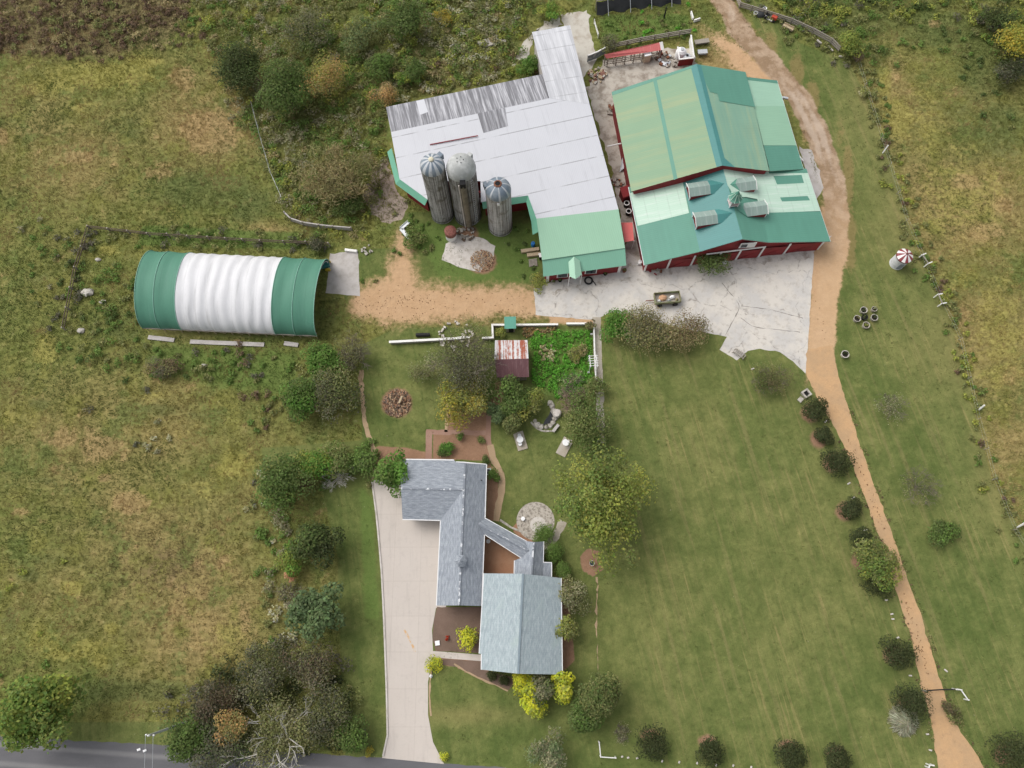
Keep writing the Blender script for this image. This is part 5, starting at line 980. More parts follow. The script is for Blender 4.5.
tufts('lawn_grass', 52, 2.2, lambda u,v,xy,W: np.clip(W[0]*1.3-.2,0,1)*np.clip(1-1.3*W[2],0,1)*np.clip(1-W[5],0,1)*np.clip(1-1.2*W[9],0,1)*.8, .05, .14, lambda r,u,v,xy,W: lerp((.106,.140,.040),(.192,.196,.072), np.clip(.8*fnoise(xy[:,0],xy[:,1],6,71)+.35*r.random(len(u))+.5*W[1]-.25,0,1)), 5, .07)
UND = [([(195,-30),(565,-30),(532,28),(543,72),(386,106),(392,182),(352,238),(288,214),(262,150),(225,95),(212,40)],1.0,['gr','ol','gy','ol','gr','yg','ol','tan'],.45,1.1),([(-30,-30),(200,-30),(178,40),(112,56),(-30,50)],1.0,['brn','brn','tan','brn','ol'],.35,.75),([(190,-10),(230,-10),(215,40),(180,48)],.6,['brn','gr','ol'],.3,.6),
       ([(438,-20),(520,-20),(520,30),(470,70),(440,60)],.8,['bloom','ol','bloom','gy'],.5,.9), ([(455,55),(540,60),(545,74),(400,104),(420,86)],.7,['bloom','ol','yg','brn'],.4,.8),
       ([(738,-30),(1040,-30),(1040,100),(1000,70),(962,8),(880,30),(868,60),(838,44),(800,34)],.8,['ol','gr','yg','dkg','gb'],.55,1.0), ([(862,40),(960,10),(1000,80),(1040,150),(1040,190),(980,120),(930,50),(868,70)],.18,['gr','dkg','ol'],.4,.7),
       ([(60,226),(330,238),(330,250),(150,245),(60,238)],.55,['gr','ol','gb','dkg'],.4,.8), ([(80,228),(96,232),(72,330),(52,332)],.6,['ol','gb','dkg'],.35,.7), ([(70,280),(140,250),(140,345),(190,372),(150,395),(60,350)],.40,['gr','ol','gr','dkg'],.4,.8),
       ([(20,220),(70,230),(70,300),(30,300)],.30,['ol','gy','gr'],.35,.7), ([(190,345),(300,350),(300,400),(260,440),(240,390),(180,372)],.40,['gb','ol','gr','brn'],.4,.7), ([(136,428),(160,424),(164,440),(140,450)],.9,['bloom','gy'],.3,.5), ([(258,470),(285,500),(290,560),(300,640),(270,650),(262,560),(250,500)],.8,['ol','gy','gr','ol','bloom','gb'],.35,.75),([(265,455),(375,445),(378,475),(350,490),(290,510),(262,500)],.5,['gr','ol','dkg'],.4,.8),
       ([(855,62),(872,70),(925,240),(958,305),(1000,480),(1040,560),(1030,590),(984,482),(940,310),(908,250),(880,150)],1.0,['ol','gr','ol','yg','ol','brn'],.3,.6), ([(165,700),(230,660),(300,640),(350,670),(370,740),(330,762),(170,762)],.7,['gb','dk','ol'],.6,1.1),
       ([(730,-10),(800,34),(850,58),(846,66),(796,44),(728,2)],.7,['gb','ol','gr'],.35,.7), ([(402,208),(440,224),(440,262),(400,255)],.35,['gr','ol'],.3,.55), ([(60,395),(160,395),(140,450),(60,440)],.03,['gb','ol'],.4,.6),
       ([(545,215),(528,236),(540,282),(530,286),(500,240)],.25,['dkg','gr'],.25,.45), ([(346,250),(400,255),(380,285),(340,300)],.12,['gr','ol'],.3,.5), ([(0,560),(70,560),(60,690),(0,690)],.05,['gr','yg'],.4,.6), ([(590,12),(690,10),(690,38),(605,46)],.35,['gr','lush','ol'],.3,.5)]
def undergrowth():
    VV=[]; CC=[]
    for i, (poly, dens, pals, r0, r1) in enumerate(UND):
        r, xy, u, v = region(dens, -96, 100, -30, 118, 200+i); k = (poly_sd(u, v, poly) < r.normal(0,5,len(u))) & ~hard(u, v, 1.0); xy = xy[k]
        for x, y in xy:
            R = r.uniform(r0, r1)*1.05; n = int(26+30*R); pl = pals[int(fnoise(np.array([x]),np.array([y]),4.5,300+i)[0]*len(pals)*1.6-.3*len(pals)) % len(pals)] if r.random() < .7 else pals[r.integers(len(pals))]
            h = R*r.uniform(.6,1.2); V, C_, _, _ = crown_leaves((x,y,h*.5), R, R, h*.55, n, .34, pl, r, 5, .55, .5, .6, .6); V[:,2] = np.maximum(V[:,2], .03); VV.append(V); CC.append(np.clip(C_*1.05,0,.6))
    o = cloud('undergrowth', np.concatenate(VV), 4, np.concatenate(CC), MT['leaf'], None, (0,0,0)); tag(o, kind='stuff')
undergrowth()
def patch(name, poly, dens, pal, R0, R1, hh, seed, leaf=.22):
    r, xy, u, v = region(dens, -96, 100, -30, 118, seed); xy = xy[poly_sd(u, v, poly) < 0]; VV=[]; CC=[]
    for x, y in xy:
        R = r.uniform(R0, R1); V, C_, _, _ = crown_leaves((x,y,hh*.4), R, R, hh*.6, 26, leaf, pal, r, 4, .6, .6, .7, .5); V[:,2] = np.maximum(V[:,2], .03); VV.append(V); CC.append(np.clip(C_*1.05,0,.7))
    o = cloud(name, np.concatenate(VV), 4, np.concatenate(CC), MT['leaf'], None, (0,0,0)); tag(o, kind='stuff'); return o
patch('garden_greens', [(531,332),(590,331),(592,386),(566,396),(556,398),(533,384)], 5.5, ['lush','lush','br'], .25, .5, .5, 401)
patch('garden_straw', [(539,346),(553,345),(556,361),(540,362)], 5, ['tan','bloom'], .15, .3, .62, 402, .3)
patch('dry_stalks', [(520,328),(556,328),(556,336),(522,337)], 5, ['tan','brn','rust'], .15, .35, .35, 403, .24)

def lane_edge():
    r = np.random.default_rng(77); VV=[]; CC=[]
    for sg, line in ((-1, left0[14:]), (1, right0[13:])):
        for a, e in zip(line[:-1], line[1:]):
            A, E_ = P(*a), P(*e); L = np.linalg.norm(E_-A)
            for k in range(int(L*2.4)):
                q = A+(E_-A)*r.random()+np.array([sg*.22+r.normal(0,.13), r.normal(0,.13), .06]); R = r.uniform(.08,.24); V, C_, _, _ = crown_leaves(q, R*1.4, R*1.4, R*.5, 14, .17, ['ol','gr','tan'] if r.random() < .8 else ['brn'], r, 3, .6, .45, .7, .5); V[:,2] = np.maximum(V[:,2], .02); VV.append(V); CC.append(C_)
    o = cloud('lane_edge_grass', np.concatenate(VV), 4, np.concatenate(CC), MT['leaf'], None, (0,0,0)); tag(o, kind='stuff')
lane_edge()
# ------------------------------------------------------------------ smaller things
def dup(o, loc, label=None, rz=None):
    c = o.copy(); COL.objects.link(c); c.location = tuple(float(v) for v in loc)
    if rz is not None: c.rotation_euler = (0,0,rz)
    if label: c['label'] = label
    for ch in list(o.children):
        k = ch.copy(); COL.objects.link(k); k.parent = c
        for g in ch.children: q = g.copy(); COL.objects.link(q); q.parent = k
    return c
def ang(a, b): d = P(*b)-P(*a); return math.atan2(d[1], d[0])
# small white bin with striped roof
def bin_():
    c = P(896.5,263.5); t = thing('small_bin', 'small white round bin with red and white striped cone roof on the right grass', 'bin', c)
    b = MB(); b.lathe(c, [(1.02,0),(1.0,.1),(1.0,2.3)], 28); wl = b.build('bin_wall', M_worn('bin_white', (.66,.67,.69), (.42,.43,.45), 1.2, .5,.7), t)
    b = MB(); b.lathe(c, [(1.12,2.15),(1.12,2.38)], 28, 2); b.lathe(c, [(1.13,2.36),(.6,2.72),(.12,2.98)], 28, m=lambda i,j: (j//2) % 2); b.lathe(c, [(.16,2.95),(.16,3.08),(.02,3.12)], 10, 2)
    b.build('striped_roof', [M_plain('faded_red', (.23,.05,.055), .5), MT['trim'], M_plain('rust_rim', (.15,.05,.04), .7)], t)
    b = MB(); b.box(c+[-.2,-.99,.95],(.6,.08,1.3),-.2); b.build('door', M_plain('bin_door', (.25,.27,.30), .6), t)
    b = MB()
    for z in (.6,1.2,1.8): b.lathe(c, [(1.015,z),(1.02,z+.05)], 28)
    for z in (.6,): pass
    b.build('band', MT['galv'], t)
bin_()
# planters cut from old tubs
def planter(x, y, lab, r=.46, wall='stone', tilt=0, plantc=('ol',), grp='old tub planters on the right grass'):
    c = P(x,y); t = thing('planter', lab, 'planter', c, grp); b = MB(); b.lathe(c, [(r*.8,0),(r,.55),(r*1.08,.62),(r*.92,.62),(r*.84,.36)], 22); b.build('tub', MT[wall], t)
    b = MB(); b.face([c+[r*.86*math.cos(a),r*.86*math.sin(a),.40] for a in np.linspace(0,2*math.pi,20,endpoint=False)]); b.build('soil', M_plain('wet_soil', (.030,.026,.02), .9), t)
    if plantc:
        rr = np.random.default_rng(int(x*3)); V, C_, _, _ = crown_leaves(c+[.05,.1,.5], r*.7, r*.7, .22, 90, .16, list(plantc), rr, 5); cloud('plant', V, 4, C_, MT['leaf'], t)
planter(862,311.5,'round tub planter at the top of the cluster of five',.46,'stone',0,('dk',)); planter(872.5,310.5,'palest planter, at the upper right of the cluster of five',.36,'walk',0,('silver','ol'))
planter(855.5,320,'tub planter at the far left of the cluster of five',.46,'stone',0,('ol','brn')); planter(872.5,319,'dark rimmed tub planter at the right of the cluster of five',.46,'stone',0,('dk',)); planter(864.5,326.5,'white rimmed tub planter at the bottom of the cluster of five',.46,'walk',0,('yg','ol'))
planter(863,318.5,'dark tub in the middle of the planter cluster',.40,'rubber',0,('dk','ol'))
planter(843.5,355.5,'single white rimmed planter standing alone near the lane',.50,'conc',0,('dk',),None)
# square stone ring
def ring():
    c = P(805.5,394); rz = .5; t = thing('stone_planter', 'square pale stone ring with dark hole beside the lane', 'planter', c); b = MB(); R_ = _rz(rz)
    for k in range(4): A = R_@_rz(k*math.pi/2); b.box(c+A@np.array([.42,0,.22]),(.22,1.06 if k%2 else .62,.44),rz+k*math.pi/2)
    b.build('rim', MT['stone'], t); b = MB(); b.box(c+[0,0,.12],(.6,.6,.2),rz); b.build('soil', MT['dark'], t)
    b = MB(); b.box(c+R_@np.array([-1.1,-.25,.1]),(.7,.6,.2),rz+.2); tag(b.build('paving_slab', MT['stone'], loc=c+R_@np.array([-1.1,-.25,0])), 'loose grey slab beside the square stone ring', 'slab')
ring()
# wagon of scrap in the yard
def wagon():
    a, d = P(654,301.5), P(678,299.5); c = (a+d)/2; rz = math.atan2(*((d-a)[[1,0]])); t = thing('farm_wagon', 'small green sided wagon loaded with scrap parked on the concrete yard', 'wagon', c); R_ = _rz(rz)
    p = lambda x,y,z: c+R_@np.array([x,y,z])
    b = MB(); b.box(p(0,0,.62),(3.6,1.6,.10),rz); b.build('wagon_bed', MT['timber'], t)
    gm = M_worn('wagon_green', (.25,.28,.15), (.20,.16,.09), 2, .45, .6)
    for nm, q, dm in (('side_board',(0,.78,.95),(3.6,.07,.6)),('side_board',(0,-.78,.95),(3.6,.07,.6)),('end_board',(1.78,0,.95),(.07,1.5,.6)),('end_board',(-1.78,0,.95),(.07,1.5,.6))): b = MB(); b.box(p(*q),dm,rz); b.build(nm, gm, t)
    for sx in (-1.1,1.1):
        for sy in (-.85,.85): b = MB(); b.tube(p(sx,sy-.1,.36), p(sx,sy+.1,.36), .36, n=18); w = b.build('wheel', MT['rubber'], t)
    b = MB(); b.beam(p(-1.8,0,.45), p(-2.9,.1,.3), .1,.1); b.build('drawbar', MT['rust'], t)
    rr = np.random.default_rng(3)
    mats = [M_plain('scrap_board', (.50,.30,.18), .8), MT['plaster'], MT['galv'], M_plain('scrap_straw', (.42,.36,.20), .9)]
    for k, (x, y, s, m, lb) in enumerate(((-.55,.1,1.0,0,'orange brown board'),(.75,.1,.7,1,'white plastic bundle'),(.2,-.35,.5,2,'crumpled metal piece'),(-1.15,-.3,.45,1,'small white bucket'),(1.3,-.3,.4,3,'heap of straw'))):
        b = MB(); prof = [(s*.5,0),(s*.55,.12),(s*.35,.32),(.02,.40)]; G=[]
        for r_, z in prof: G.append([p(x,y,.69+z)+np.array([r_*math.cos(i*math.pi/5)*rr.uniform(.7,1.3), r_*math.sin(i*math.pi/5)*rr.uniform(.6,1), rr.uniform(-.04,.06)*(z>0)]) for i in range(10)])
        b.grid(G, closed=True, smooth=False); tag(b.build('scrap', mats[m], loc=p(x,y,.69)), lb+' lying in the green sided wagon', 'scrap', 'scrap in the wagon')
wagon()
# curved timber rack on the yard spur
c = P(739,354); b = MB(); t = thing('timber_rack', 'curved grey timber rack on the spur of the concrete yard', 'rack', c); rz = ang((733,351),(745,359))
for k in range(7): b.box(c+_rz(rz)@np.array([(k-3)*.26,-.05*(k-3)**2*.3,.45]),(.10,.75,.10),rz)
b.build('slats', MT['timber'], t); b = MB()
for s_ in (-.3,.3): b.tube(c+_rz(rz)@np.array([-.9,s_-.1,0]), c+_rz(rz)@np.array([-.5,s_,.5]), .05); b.tube(c+_rz(rz)@np.array([.9,s_-.1,0]), c+_rz(rz)@np.array([.5,s_,.5]), .05); b.tube(c+_rz(rz)@np.array([-.8,s_-.1,.4]), c+_rz(rz)@np.array([.8,s_-.1,.4]), .045)
b.build('rails', MT['timber'], t)
# ---- garden shed with rusty roof
def shed():
    zr, ze = 3.3, 2.4; a0, a1 = P(494.5,359.5,zr), P(528.5,358.5,zr); n0, n1 = P(495,340.3,ze), P(527.3,340,ze); s0, s1 = P(497,377.5,ze), P(529,377,ze); t = thing('garden_shed', 'small shed with rust striped upper roof and dark maroon lower roof', 'shed', cen([n0,n1,s0,s1]))
    t1 = NT('rust_stripes'); sp = t1.n('ShaderNodeSeparateXYZ'); uv = t1.coord('UV'); t1.l(uv, sp.inputs[0]); s_ = t1.noise(t1.coord('UV',(2.3,.05,1)), 1.0, 3, .7); f = t1.noise(t1.coord('UV',(3,1.2,1)), 1.5, 5, .7)
    cc = t1.mix(t1.sstep(.46,.54, t1.math('ADD', t1.math('MULTIPLY', s_, .72), t1.math('MULTIPLY', f, .28))), (.60,.60,.60), (.30,.085,.045)); m1 = t1.done(t1.gain(cc, f, .2), .6)
    b = MB(); b.slab([a0,a1,n1,n0], .06, a1-a0); b.build('striped_roof', m1, t)
    m2 = M_metalroof('maroon_roof', (.125,.055,.060), (.21,.13,.13), .28, 0, .2, .2, .5,.75,.7, sx=2, sy=.4); b = MB(); b.slab([a0,a1,s1,s0], .06, a1-a0); b.build('maroon_roof', m2, t)
    fo = inset([n0,n1,s1,s0], .3); b = MB(); walls(b, fo, .05)
    for e, g in ((a0+(a1-a0)*.03,(fo[0],fo[3])),(a1-(a1-a0)*.03,(fo[1],fo[2]))): b.face([e-[0,0,.08],g[0],g[1]])
    b.build('board_wall', MT['timber'], t); p, q = fo[3], fo[2]; d = (q-p)/np.linalg.norm(q-p); o = np.array([d[1],-d[0],0])*.04
    b = MB(); m_ = p+(q-p)*.5+o; b.beam((m_[0],m_[1],.05),(m_[0],m_[1],2.0),.95,.06); b.build('door', MT['red'], t)
shed()
def outhouse():
    c = P(510.5,328.5,0); rz = ang((500,327),(520,326.5)); t = thing('outhouse', 'tiny square hut with flat green roof set in the white garden wall', 'hut', c); R_ = _rz(rz); p = lambda x,y,z: c+R_@np.array([x,y,z])
    b = MB(); b.box(p(0,0,1.05),(1.15,1.15,2.1),rz); b.build('hut_wall', MT['timber'], t); b = MB(); b.slab([p(-.8,-.85,2.12),p(.8,-.85,2.12),p(.8,.8,2.42),p(-.8,.8,2.42)], .07); b.build('green_roof', M_metalroof('hut_roof', (.10,.32,.24), None, .2, 0, .08, .1), t)
    b = MB(); b.box(p(.1,-.6,.95),(.65,.05,1.8),rz); b.build('door', MT['dark'], t)
outhouse()
# ---- white garden walls and rails
def low_wall(pts, lab, w=.27, h=.55, name='garden_wall', grp='white garden walls'):
    q = [P(*a) for a in pts]; t = thing(name, lab, 'wall', (q[0]+q[-1])/2, grp); b = MB()
    for i in range(len(q)-1): d = (q[i+1]-q[i])/np.linalg.norm(q[i+1]-q[i]); b.beam(q[i]+[0,0,h/2]-d*w*.35*(i>0), q[i+1]+[0,0,h/2], w*.8, h)
    b.build('wall_body', MT['greyconc'], t); b = MB()
    for i in range(len(q)-1): d = (q[i+1]-q[i])/np.linalg.norm(q[i+1]-q[i]); b.beam(q[i]+[0,0,h+.04+.002*i]-d*w*.5, q[i+1]+[0,0,h+.04+.002*i]+d*w*.0, w, .08)
    b.build('wall_cap', MT['white'], t)
low_wall([(483,339.5),(493,339),(492.5,326.3),(505,326.3)],'white capped wall stepping round the walled corner left of the green hut')
low_wall([(517,326.3),(558,325.8)],'long white capped wall right of the green hut')
low_wall([(567,325),(586,325)],'short white capped wall at the top right of the vegetable garden')
low_wall([(391,343.5),(455,340),(470,338.5)],'long white wall at the top of the back lawn beside the rubble',.32,.6)
def rail_fence(pts, lab, cat='fence', h=1.0, mat='trim', step=2.2, rails=(.45,.9), pw=.12, rw=.06, rh=.12, name='rail_fence', z0=0, grp=None):
    q = [P(*a) for a in pts]; t = thing(name, lab, cat, (q[0]+q[-1])/2, grp); posts=[]
    for i in range(len(q)-1):
        n = max(1, round(np.linalg.norm(q[i+1]-q[i])/step)); posts += [q[i]+(q[i+1]-q[i])*k/n for k in range(n)]
    posts.append(q[-1])
    for p in posts[:100]: b = MB(); b.beam(p, p+[0,0,h], pw, pw); b.build('post', MT[mat], t)
    for z in rails:
        for i in range(len(q)-1): b = MB(); b.beam(q[i]+[0,0,z], q[i+1]+[0,0,z], rw, rh); b.build('rail', MT[mat], t)
    return t
rail_fence([(593.3,328),(594,350),(595,372),(595.5,386)],'white rail fence between the vegetable garden and the gravel walk',rw=.14)
def arbor():
    c = P(592,366); t = thing('garden_arbour', 'white garden arbour set in the rail fence by the gravel walk', 'arbour', c)
    for sx in (-.45,.45):
        for sy in (-.7,.7): b = MB(); b.beam(c+[sx,sy,0], c+[sx,sy,2.1], .09,.09); b.build('post', MT['trim'], t)
    b = MB()
    for sx in (-.45,.45): b.beam(c+[sx,-.85,2.12], c+[sx,.85,2.12], .1,.1)
    b.build('top_beam', MT['trim'], t); b = MB()
    for k in range(5): b.beam(c+[-.65,-.7+k*.35,2.22], c+[.65,-.7+k*.35,2.22], .06,.08)
    b.build('top_slats', MT['trim'], t)
arbor()
for a, lab, vert in (((591,336),'tiny white sign stake at the top of the rail fence',0),((588,374),'tiny white tag stake among the garden greens',0)):
    c = P(*a); t = thing('plant_stake', lab, 'stake', c); b = MB(); b.beam(c, c+[0,0,.8], .04,.04); b.build('stake', MT['timber'], t); b = MB(); b.box(c+[0,-.03,.85],(.34,.03,.24),0,tilt=-.6); b.build('plate', MT['trim'], t)
# corner rails and lane chain
rail_fence([(598.5,741),(600,755.5),(615,756.5)],'white corner rail on the lawn near the bottom edge, left of the dark evergreens',rails=(.8,),rw=.10,h=.9,step=4)
rail_fence([(925,766),(926,763.5),(930,764)],'small white corner rail cut by the bottom edge beside the lane',rails=(.8,),rw=.12,h=.9,step=4)
t = rail_fence([(952,688.5),(957,689),(964,699)],'white end post and brace rail on the right of the lane chain',rails=(.8,),rw=.11,h=1.0,step=3)
def chain():
    a, e = P(921.5,690), P(951,688.5); t = thing('lane_chain', 'dark chain strung across the dirt lane between two posts', 'chain', (a+e)/2); b = MB(); pts = [a+(e-a)*k/16+np.array([0,0,.85-.28*(1-(k/8-1)**2)]) for k in range(17)]
    for k in range(16): b.tube(pts[k], pts[k+1], .075, n=6)
    b.build('chain', MT['rubber'], t)
    for p in (a,): b = MB(); b.beam(p, p+[0,0,1.0], .14,.14); b.build('post', MT['timber'], t)
chain()
# white H braces on the field fence
def hbrace(p0, p1, lab):
    a, e = P(*p0), P(*p1); t = thing('fence_brace', lab, 'fence brace', (a+e)/2, 'white braces on the field fence'); d = (e-a)/np.linalg.norm(e-a); s = np.array([-d[1],d[0],0])
    for q in (a,e): b = MB(); b.beam(q-s*.35+[0,0,.0], q-s*.35+[0,0,1.1], .12,.12); b.build('post', MT['white'], t); b = MB(); b.beam(q-s*.35+[0,0,1.05], q+s*.45+[0,0,.9], .13,.12); b.build('brace', MT['white'], t)
    b = MB(); b.beam(a-s*.3+[0,0,1.1], e-s*.3+[0,0,1.1], .10,.12); b.build('rail', MT['timber'], t)
hbrace((920,257.5),(926,266),'white fence brace right beside the small striped bin'); hbrace((936,297),(940,306),'white fence brace on the field fence below the striped bin')
# fences: wire lines with posts
def wire_fence(pts, lab, mat='timber', step=5.0, h=1.1, pw=.10, wires=(.5,1.0), name='wire_fence', wr=.006, wm='galv'):
    q = [P(*a) for a in pts]; t = thing(name, lab, 'fence', (q[0]+q[-1])/2); posts=[]
    for i in range(len(q)-1):
        n = max(1, round(np.linalg.norm(q[i+1]-q[i])/step)); posts += [q[i]+(q[i+1]-q[i])*k/n for k in range(n)]
    posts.append(q[-1]); rr = np.random.default_rng(int(pts[0][0]))
    for p in posts[:100]: b = MB(); b.tube(p, p+np.array([rr.normal(0,.04),rr.normal(0,.04),h]), pw*.5, pw*.45, 7); b.build('post', MT[mat], t)
    for z in wires:
        b = MB()
        for i in range(len(posts)-1): b.tube(posts[i]+[0,0,z], posts[i+1]+[0,0,z], wr, n=4, caps=False)
        b.build('wire', MT[wm], t)
wire_fence([(856,62),(880,140),(905,222),(920,257),(940,303),(958,340),(976,420),(992,480),(1012,530),(1036,570)],'long wire field fence along the right edge of the mown grass')
wire_fence([(66,330),(78,270),(91,229),(150,236),(210,240),(262,243),(330,246)],'weedy grey post and wire fence round the arched barn plot',wr=.085,wm='bark',pw=.24,step=3.0)
wire_fence([(253,106),(262,140),(272,175),(283,200)],'pale wire fence beside the top tree group',mat='palebark',wr=.02,step=2.5)
for x, y, lb in ((882.5,153,'white leaning fence stake on the upper field fence'),(977,411,'white fence stake in middle of the right field fence'),(1017,527.5,'white fence stake at the right edge of the photo')):
    c = P(x,y); b = MB(); b.beam(c, c+[.35,.45,1.25], .16,.16); tag(b.build('fence_stake', MT['white'], loc=c), lb, 'stake')
def board_fence(pts, lab, h=1.2, mat='timber', name='board_fence', th=.10):
    q = [P(*a) for a in pts]; t = thing(name, lab, 'fence', (q[0]+q[-1])/2)
    for i in range(len(q)-1):
        n = max(1, round(np.linalg.norm(q[i+1]-q[i])/2.4))
        for k in range(n): p = q[i]+(q[i+1]-q[i])*k/n; b = MB(); b.beam(p, p+[0,0,h], .16,.16); b.build('post', MT[mat], t)
        for z in (.35,.7,1.05): b = MB(); b.beam(q[i]+[0,0,z], q[i+1]+[0,0,z], th, .2); b.build('rail', MT[mat], t)
board_fence([(734,-4),(739,8),(762,15),(790,24),(812,34),(830,44),(838,52)],'grey board fence curving along the top right grass')
for (a, e), lb in ((((800,29),(804,31)),'short pale log at the foot of the curved board fence, upper one'),(((817,40),(821.5,43.5)),'pale log at the foot of the curved board fence, middle one'),(((828,46),(833,51)),'longest pale log at the foot of the curved board fence, lower one'),(((839,56),(843,57)),'white block at the lower end of the curved board fence')):
    A, E_ = P(*a,.15), P(*e,.15); b = MB(); b.tube(A,E_,.16,.14,8); tag(b.build('log', MT['stone'], loc=(*((A+E_)/2)[:2],0)), lb, 'log')
A, E_ = P(783,25,.4), P(793,30,.4); t = thing('feed_trough', 'yellowish wooden trough against the curved board fence', 'trough', (*((A+E_)/2)[:2],0)); b = MB(); b.beam(A,E_,.7,.08); d_ = (E_-A)/np.linalg.norm(E_-A); s_ = np.array([-d_[1],d_[0],0])
for sg in (-.33,.33): b.beam(A+s_*sg+[0,0,.16],E_+s_*sg+[0,0,.16],.06,.3)
b.build('trough_body', MT['log'], t); b = MB()
for f_ in (.1,.9): b.beam(A+(E_-A)*f_-[0,0,.4],A+(E_-A)*f_,.5,.1)
b.build('legs', MT['timber'], t)
# riding mower and junk by the fence
def mower():
    c = P(770,19); rz = ang((764,17),(775,22)); t = thing('riding_mower', 'small red and white riding mower parked against the curved board fence', 'mower', c); R_ = _rz(rz); p = lambda x,y,z: c+R_@np.array([x,y,z])
    b = MB(); b.box(p(.55,0,.62),(.85,.55,.42),rz); b.box(p(.98,0,.6),(.08,.5,.3),rz); b.build('hood', M_plain('mower_red', (.45,.07,.04), .4), t)
    b = MB(); b.box(p(-.1,0,.42),(1.5,.45,.14),rz); b.box(p(.05,0,.22),(.9,1.05,.14),rz); b.build('deck', MT['plaster'], t)
    b = MB(); b.box(p(-.55,0,.66),(.5,.5,.12),rz); b.box(p(-.8,0,.86),(.12,.5,.36),rz); b.build('seat', MT['rubber'], t)
    for x, y, r_ in ((-.6,.42,.28),(-.6,-.42,.28),(.75,.40,.2),(.75,-.40,.2)): b = MB(); b.tube(p(x,y-.1,r_), p(x,y+.1,r_), r_, n=14); b.build('wheel', MT['rubber'], t)
    b = MB(); b.tube(p(.15,0,.7),p(-.05,0,1.0),.03); b.tube(p(-.16,-.18,1.0),p(-.16,.18,1.0),.03); b.build('steering', MT['rubber'], t)
mower()
c = P(761.5,15); t = thing('tarped_heap', 'black tarp heap next to the red riding mower', 'heap', c); b = MB(); rr = np.random.default_rng(2); G=[[c+np.array([r_*math.cos(i*math.pi/6)*rr.uniform(.8,1.2), r_*.6*math.sin(i*math.pi/6)*rr.uniform(.8,1.2), z]) for i in range(12)] for r_, z in ((1.0,0),(.9,.4),(.5,.6),(.02,.66))]; b.grid(G, closed=True); b.build('tarp', MT['net'], t)
for x, y, lb in ((755,15,'white bucket left of the black tarp heap'),(764,10.5,'white tub behind the black tarp heap')):
    c = P(x,y); t = thing('bucket', lb, 'bucket', c); b = MB(); b.lathe(c, [(.26,0),(.34,.5),(.30,.5),(.24,.1),(.01,.1)], 16); b.build('pail', MT['plaster'], t)
# ---- upper barnyard
def feeder():
    zl, zh = 1.9, 2.4; n0, n1, s1, s0 = P(604,54.5,zh), P(661,42,zh), P(662.5,50,zl), P(606.5,58.5,zl); t = thing('feed_shelter', 'long narrow cattle shelter with red sheet roof in the upper barnyard', 'shelter', cen([n0,n1,s0,s1]))
    b = MB(); b.slab([n0,n1,s1,s0], .06, n1-n0); b.build('red_roof', M_metalroof('red_roof', (.60,.16,.15), (.64,.25,.23), .3, 0, .08, .12), t)
    for k in range(7):
        for a, e in ((s0,s1),(n0,n1)): p = a+(e-a)*(.03+.94*k/6); b = MB(); b.beam((p[0],p[1],0),(p[0],p[1],p[2]-.07),.15,.15); b.build('post', MT['timber'], t)
    b = MB()
    for z in (.5,.9,1.3): b.beam((s0[0],s0[1]+.15,z),(s1[0],s1[1]+.15,z),.06,.16)
    b.build('rails', MT['timber'], t); b = MB(); p, q = n1, s1; b.face([(p[0],p[1],0),(q[0],q[1],0),q-[0,0,.08],p-[0,0,.08]]); b.build('end_wall', MT['red'], t)
    b = MB(); d_ = (n0-s0); b.beam(n1+[0,0,.02]-d_*.0, s1+[0,0,.02], .5,.05); b.build('white_end_sheet', MT['trim'], t)
feeder()
c = P(645.5,60); t = thing('storage_crate', 'tall cream box with white lid against the red roofed shelter', 'box', c); b = MB(); b.box(c+[0,0,.75],(1.0,1.1,1.5),.2); b.build('crate_body', M_plain('cream_box', (.55,.46,.34), .7), t); b = MB(); b.box(c+[0,0,1.55],(1.1,1.2,.12),.2); b.build('lid', MT['plaster'], t)
def pen():
    q = [P(677.5,66),P(692,64.5),P(689,42),]; h = 1.4; t = thing('calf_pen', 'small white railed pen with a dark red front wall behind the green barn', 'pen', (q[0]+q[1]+q[2])/3)
    b = MB(); b.beam(q[0]+[0,0,h/2],q[1]+[0,0,h/2],.10,h); b.build('front_wall', MT['red'], t); b = MB(); b.beam(q[0]+[0,0,h+.06],q[1]+[0,0,h+.06],.24,.12); b.build('cap_rail', MT['trim'], t)
    b = MB(); b.beam(q[1]+[0,0,h/2],q[2]+[0,0,h/2],.10,h); b.build('side_wall', MT['white'], t); b = MB(); b.beam(q[1]+[0,0,h+.06],q[2]+[0,0,h+.06],.22,.12); b.build('cap_rail', MT['trim'], t)
    b = MB(); w = q[0]+(q[2]-q[1])*.55; b.beam(q[0]+[0,0,h+.04],w+[0,0,h+.04],.2,.12); b.build('cap_rail', MT['trim'], t)
    c = P(680,56.5); d = MB(); d.lathe(c, [(.85,0),(.85,.9),(.78,1.2),(.5,1.5),(.02,1.6)], 22); tk = thing('round_tank', 'round white tank standing in the railed pen', 'tank', c); d.build('tank_body', MT['plaster'], tk); d = MB(); d.lathe(c, [(.28,1.56),(.28,1.68),(.02,1.7)], 12); d.build('hatch_lid', MT['galv'], tk)
    c = P(686,60); d = MB(); d.lathe(c, [(.62,0),(.62,.8),(.5,.95),(.02,1.0)], 20); tk = thing('round_tank', 'shorter grey tank next to the white one in the pen', 'tank', c); d.build('tank_body', MT['galv'], tk); d = MB(); d.lathe(c, [(.2,.98),(.2,1.08),(.02,1.1)], 12); d.build('hatch_lid', MT['rubber'], tk)
pen()
board_fence([(614,48.5),(640,43),(668,38),(690,34.5)],'old grey board fence above the red roofed shelter',1.2)
rail_fence([(594,24),(598,38)],'short white rail fence at the right of the top concrete pad',rails=(.4,.8),h=1.0)
